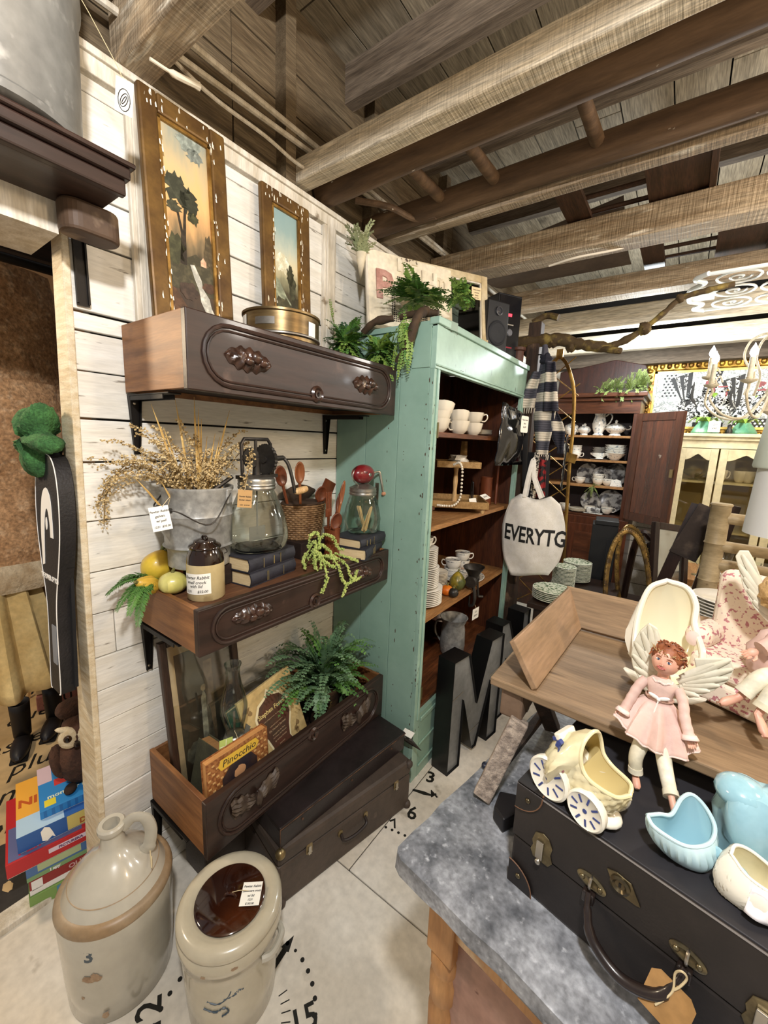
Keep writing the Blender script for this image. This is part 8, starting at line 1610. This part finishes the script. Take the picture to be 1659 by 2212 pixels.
nv_ = thing('navy_jacket', 'navy and red sleeve edge at far left in next room', 'jacket', (-.53, .13, 1.30)); G().ball((0, 0, 0), (.05, .10, .17), 18, 12, lambda p: 1+.1*nse(p.x*5, p.y*5, p.z*6)).obj('sleeve', plain('navy_cloth', '#20233a', .85), nv_); G().tube([(.03, .09, .06), (.035, .085, -.06)], .012, 8).obj('red_trim', plain('red_trim', '#8d2f2c', .8), nv_)
for (x, y, rz, lb) in ((-1.05, .40, 70, 'dark boot standing left under hanging clothes in next room'), (-1.1, .53, 62, 'dark boot standing right under hanging clothes in next room')):
    ds = thing('boot', lb, 'shoe', (x, y, 0), rz, 'dark boots in next room'); BM = bpy.data.materials.get('black_shoe') or plain('black_shoe', '#1b191c', .5)
    G().grid(lambda u, v: ((.032+.006*v)*math.cos(2*PI*u), .05+(.036+.006*v)*math.sin(2*PI*u), .05+.17*v), 24, 5, cu=True).obj('shaft', BM, ds, solid=.003); G(T(0, -.01, 0)).ball((0, 0, .032), (.036, .10, .034), 18, 10, lambda p: 1+.12*max(0, -p.y)).obj('foot', BM, ds); G().box(-.032, .032, -.10, .09, 0, .012).obj('sole', DARKGAP, ds, bevel=.004)
# dark printed mat
RUGD = mat('dark_mat', '#35312e', .7, col2='#2b2725', scale=9); rg = thing('dark_floor_mat', 'dark charcoal floor mat with beige cutout shapes before the game boxes', 'mat', (0, 0, .0))
G().prism([(-.60, -.5), (-.36, -.5), (-.24, .05), (-.235, .36), (-.50, .33), (-.56, .10)], .0008, .003).obj('mat_body', RUGD, rg)
for (x, y, r) in ((-.44, .17, .035), (-.33, .20, .02), (-.40, .0, .05)): G(T(x, y, .0032)).prism(blob(0, 0, r, r*.7, int(r*1000), 16, .4), 0, .0006).obj('beige_print', SCRIPTF, rg)
# racket bag on the wall end
RB = mat('racket_nylon', '#1d1a1b', .55, col2='#151314', scale=12, bump=.3, bs=160); RBW = plain('white_print', '#e8e5e0', .5)
rb = thing('racket_bag', 'black racket cover with white horseshoe emblem hanging on end of white wall', 'bag', (-.055, .338, .77), 0, None, (math.radians(-3), math.radians(-2.5), 0))
half = [(.030, 0), (.040, .02), (.036, .18), (.042, .27), (.075, .38), (.092, .46), (.094, .54), (.080, .61), (.050, .65), (0, .665)]
rp = [(p.x, p.y) for p in smooth([(x, z, 0) for x, z in half], 5)]; poly = rp+[(-x, z) for x, z in rp[::-1][1:]]
Mb = R('X', 90)
body = G(Mb).prism(poly, -.012, .024).obj('body', RB, rb, bevel=.006)
G(Mb).tube([(x*.99, z, .024) for x, z in rp[::-1]]+[], .0013, 6).tube([(-x*.99, z, .024) for x, z in rp], .0013, 6).obj('white_piping', RBW, body)
hs_ = smooth([(-.052, .355, 0), (-.054, .46, 0), (-.035, .545, 0), (0, .572, 0), (.032, .548, 0), (.042, .49, 0), (.044, .44, 0)], 5)
inner = smooth([(.022, .44, 0), (.020, .48, 0), (.006, .515, 0), (-.012, .505, 0), (-.026, .46, 0), (-.036, .36, 0)], 5)
G(Mb).prism([(p.x, p.y) for p in hs_]+[(p.x, p.y) for p in inner], .0245, .0255).obj('emblem', RBW, body); G(Mb).prism(blob(-.006, .475, .007, .017, 2, 16, .03), .0245, .0256).obj('emblem_dot', RBW, body)
txt('THE POWER OF YOU', .020, RBW, body, Mb @ T(-.003, .325, .0248), 'bag_lettering', .0003, sx=.72, bold=.0006)
G(Mb).box(.045, .058, .02, .50, -.012, -.004).obj('strap', plain('black_strap', '#101012', .8), rb); G(Mb).prism(rrect(.035, .11, .004, 2, .012, .14), .0244, .0254).obj('grey_patch', plain('grey_patch', '#7c8087', .6), body); G(Mb).box(.04, .07, .36, .385, -.012, .006).obj('buckle', plain('buckle_black', '#0d0d0f', .3), rb)
G().tube(smooth([(0, .012, .66), (.01, .018, .70), (.0, .02, .72)]), .003, 6).obj('hanging_loop', IRON, rb)
GPL = mat('green_plush', '#41703c', .95, fine=.3, col2='#2b502b', scale=30, bump=1.5, bs=80)
gp = thing('green_plush', 'fuzzy green plush toy with star shaped arms above the racket cover', 'plush toy', (-.115, .348, 1.47))
def star(p):
    a = math.atan2(p.z, p.x); return (.62+.55*abs(math.cos(2.5*a+.5))**2.2)*(1+.06*nse(p.x*9, p.y*9, p.z*9))
G().ball((0, 0, 0), (.098, .042, .088), 48, 32, star).obj('body', GPL, gp)
G(T(-.035, -.005, -.06) @ R('Y', -40)).ball((0, 0, 0), (.035, .03, .05), 24, 16, lambda p: 1+.08*nse(p.x*9, p.y*9, p.z*9)).obj('limb', GPL, gp)
# owl plush on stacked games
OWL = mat('owl_brown', '#4f3324', .95, col2='#38241a', scale=26, bump=1.8, bs=70); OWLF = mat('owl_face', '#d8c8a8', .95, col2='#c3ab84', scale=40, bump=.6, bs=90)
ow = thing('owl_plush', 'brown owl plush toy with pale face sitting on stacked game boxes', 'plush toy', (-.285, .425, .368), 62)
fz2 = lambda p: 1+.07*nse(p.x*7, p.y*7, p.z*7)
G().ball((0, 0, .075), (.075, .075, .085), 32, 22, fz2).obj('body', OWL, ow); G().ball((0, -.005, .185), (.058, .056, .056), 30, 20, fz2).obj('head', OWL, ow); G().ball((-.02, .03, .245), (.055, .04, .035), 22, 14, fz2).obj('crest', OWL, ow)
for s in (-1, 1):
    G(T(s*.024, -.052, .185)).ball((0, 0, 0), (.030, .012, .036), 22, 14).obj('face_disc', OWLF, ow); G(T(s*.024, -.064, .192)).ball((0, 0, 0), (.012, .008, .013), 16, 10).obj('eye', plain('owl_iris', '#3a2616', .1) if s < 0 else bpy.data.materials['owl_iris'], ow); G(T(s*.024, -.071, .193)).ball((0, 0, 0), (.006, .003, .007), 10, 7).obj('pupil', plain('pupil_black', '#050505', .05) if s < 0 else bpy.data.materials['pupil_black'], ow)
    G(T(s*.065, -.01, .08) @ R('Y', s*14)).ball((0, 0, 0), (.022, .05, .06), 18, 12, fz2).obj('wing', OWL, ow); G(T(s*.03, -.065, .008)).ball((0, 0, 0), (.018, .026, .010), 12, 8).obj('foot', plain('owl_foot', '#2a1b14', .9) if s < 0 else bpy.data.materials['owl_foot'], ow)
    G(T(s*.03, -.045, .215) @ R('Y', s*-15)).ball((0, 0, 0), (.032, .012, .009), 14, 8).obj('brow_tuft', OWLF, ow)
G(T(0, -.066, .168) @ R('X', 60)).lathe([(.010, 0), (.007, .012), (0, .02)], 12).obj('beak', plain('owl_beak', '#2b211b', .3), ow)
# stacked board games (each box has a tray and a lid and printed faces)
def game(label, loc, rz, W, D, H, col, prints=(), side2=None):
    b = thing('game_box', label, 'game', loc, rz, 'game boxes stacked behind the wall'); key = 'box_'+col[1:]
    mm = bpy.data.materials.get(key) or plain(key, col, .4)
    lid = G().box(-W/2, W/2, -D/2, D/2, .002, H).obj('lid', mm, b, bevel=.0015); G().box(-W/2+.002, W/2-.002, -D/2+.002, D/2-.002, 0, .002).obj('tray', bpy.data.materials['paper_white'], b)
    for (face_, u0, u1, v0, v1, c) in prints:
        k2 = 'box_'+c[1:]; m2 = bpy.data.materials.get(k2) or plain(k2, c, .45)
        g = G()
        if face_ == 'f': g.box(-W/2+u0*W, -W/2+u1*W, -D/2-.0006, -D/2, .002+v0*(H-.002), .002+v1*(H-.002))
        elif face_ == 'r': g.box(W/2, W/2+.0006, -D/2+u0*D, -D/2+u1*D, .002+v0*(H-.002), .002+v1*(H-.002))
        elif face_ == 't': g.box(-W/2+u0*W, -W/2+u1*W, -D/2+v0*D, -D/2+v1*D, H, H+.0005)
        g.obj('print', m2, lid)
    return b, lid, (W, D, H)
def gtxt(bl, face_, s, u, v, size, col, sx=1, bold=.0006, rot=0):
    b, lid, (W, D, H) = bl; k = 'gtext_'+col[1:]; m = bpy.data.materials.get(k) or plain(k, col, .5)
    if face_ == 't': M = T(-W/2+u*W, -D/2+v*D, H+.0009) @ R('Z', rot)
    elif face_ == 'f': M = T(-W/2+u*W, -D/2-.001, v*H) @ frame((0, 0, 0), (1, 0, 0), (0, 0, 1))
    else: M = T(W/2+.001, -D/2+u*D, v*H) @ frame((0, 0, 0), (0, 1, 0), (0, 0, 1))
    txt(s, size, m, lid, M, 'box_lettering', .0002, bold=bold, sx=sx)
GR = 78
z = .003
STK = []
b = game('green and blue game box at bottom of the stack by the doorway', (-.27, .38, z), GR, .27, .24, .048, '#7a9a52', [('f', .25, 1, .1, .9, '#4a86a8')]); z += .0485
b = game('white and dark red word game box second from bottom of stack', (-.275, .385, z), GR, .27, .24, .052, '#8d2a28', [('f', 0, 1, 0, .36, '#e6e3de'), ('f', .02, .12, .3, .95, '#e6e3de')]); gtxt(b, 'f', 'QUIDDLER', .55, .19, .020, '#17171a'); gtxt(b, 'f', 'OURAY', .5, .70, .022, '#c9a0a0'); z += .0525
b = game('blue and green game box third from bottom of stack', (-.28, .385, z), GR, .275, .25, .050, '#4b6d9c', [('f', .1, .5, .45, .95, '#a9b58a'), ('f', 0, 1, 0, .3, '#7a9a6a'), ('f', .55, .98, .45, .95, '#2f559a')]); gtxt(b, 'f', 'I spy', .25, .18, .014, '#e8e8e8'); z += .0505
b = game('red flat game box sticking out to the left in the stack', (-.30, .365, z), GR, .31, .29, .050, '#b3262b', [('f', .32, .66, .4, .72, '#d8c8d4'), ('t', .02, .6, .02, .5, '#5a5f86')]); gtxt(b, 'f', 'PICTUREKA', .5, .56, .012, '#6a4a70'); gtxt(b, 't', 'FLIP', .2, .10, .04, '#c2304a'); z += .0505
b = game('blue space game box with the word DOLPHIN on its edge', (-.30, .385, z), GR, .29, .26, .058, '#2c5a9c', [('f', .42, 1, .05, .95, '#c9b86a'), ('t', 0, .5, .3, 1, '#e0a23c'), ('t', 0, .4, 0, .3, '#a9c6dc')]); gtxt(b, 'f', 'I AM LIL', .72, .75, .017, '#3a4a3a'); gtxt(b, 'f', 'DOLPHIN', .72, .34, .026, '#a3572a', bold=.001)
gtxt(b, 't', 'NIK', .16, .55, .05, '#b3501f', rot=-2, bold=.0016)
G(T(-.145+.07, -.1307, .03) @ R('X', 90)).prism([(-.012, -.02), (.0, -.026), (.012, -.016), (.02, -.024), (.014, .0), (.008, .018), (-.004, .026), (-.014, .014)], 0, .0006).obj('rocket_print', PAPER, b[1]); z += .0585
b = game('bright blue monster bingo box on top of the stack', (-.305, .405, z), GR, .21, .22, .030, '#2f7fc0', [('t', .06, .2, .06, .2, '#d9c93a'), ('t', .2, .36, .45, .6, '#c23a3a'), ('t', .38, .5, .42, .62, '#e8e6e0'), ('t', .53, .66, .46, .6, '#e0c23a'), ('t', .72, .9, .4, .62, '#d8d0d8'), ('t', .0, .18, .6, 1, '#c9b0b8')]); gtxt(b, 't', 'monster bingo', .45, .24, .025, '#d8e0c8'); z += .0305
for k in range(9): G().box(-.1+.02*k+.004, -.1+.02*k+.012, -.1105, -.11, .004, .028).obj('stripe', bpy.data.materials.get('box_2568a8') or plain('box_2568a8', '#2568a8', .4), b[1])
tag(G(T(-.37, .44, z) @ R('Z', 70)).box(-.06, .06, -.05, .05, 0, .008).obj('bingo_card', mat('bingo_dots', '#d8a8a8', .5, col2='#c2303a', scale=60, lo=.48, hi=.52)), 'small red and white dotted bingo card lying by the owl on game stack', 'card')
ow.location.z = z+.001
# letter blocks on the floor of the next room
bkm = mat('pink_block', '#c98a7c', .6, col2='#b5766a', scale=20); bkc = mat('cream_block', '#d9bf94', .6, col2='#c6a878', scale=20)
for i, (x, y, zz, s, m_, lb) in enumerate(((-1.35, .575, 0, 'S', bkm, 'pink letter block S on floor of next room'), (-1.33, .665, .085, 'I', bkc, 'cream letter block I stacked on others in next room'), (-1.33, .665, 0, 'U', bkm, 'pink letter block U at bottom of pile in next room'), (-1.37, .58, .085, '', bkc, 'cream letter block with picture on the S block in next room'))):
    q = thing('letter_block', lb, 'block', (x, y, zz), 72, 'letter blocks in the next room'); G().box(-.04, .04, -.04, .04, 0, .08).obj('cube_body', m_, q, bevel=.004)
    if s: txt(s, .06, INK, q.children[0], T(0, -.0405, .04) @ frame((0, 0, 0), (1, 0, 0), (0, 0, 1)), 'block_letter', .0004, bold=.001)
ez = thing('toy_easel', 'small wooden toy easel frame behind letter blocks in next room', 'easel', (-1.5, .60, 0)); EZW = bpy.data.materials['pale_wood']
for s in (-1, 1): G().bar((0, s*.07, 0), (0, s*.02, .30), .012, .012).obj('leg', EZW, ez)
G().bar((0, -.055, .07), (0, .055, .07), .012, .012).obj('crossbar', EZW, ez)
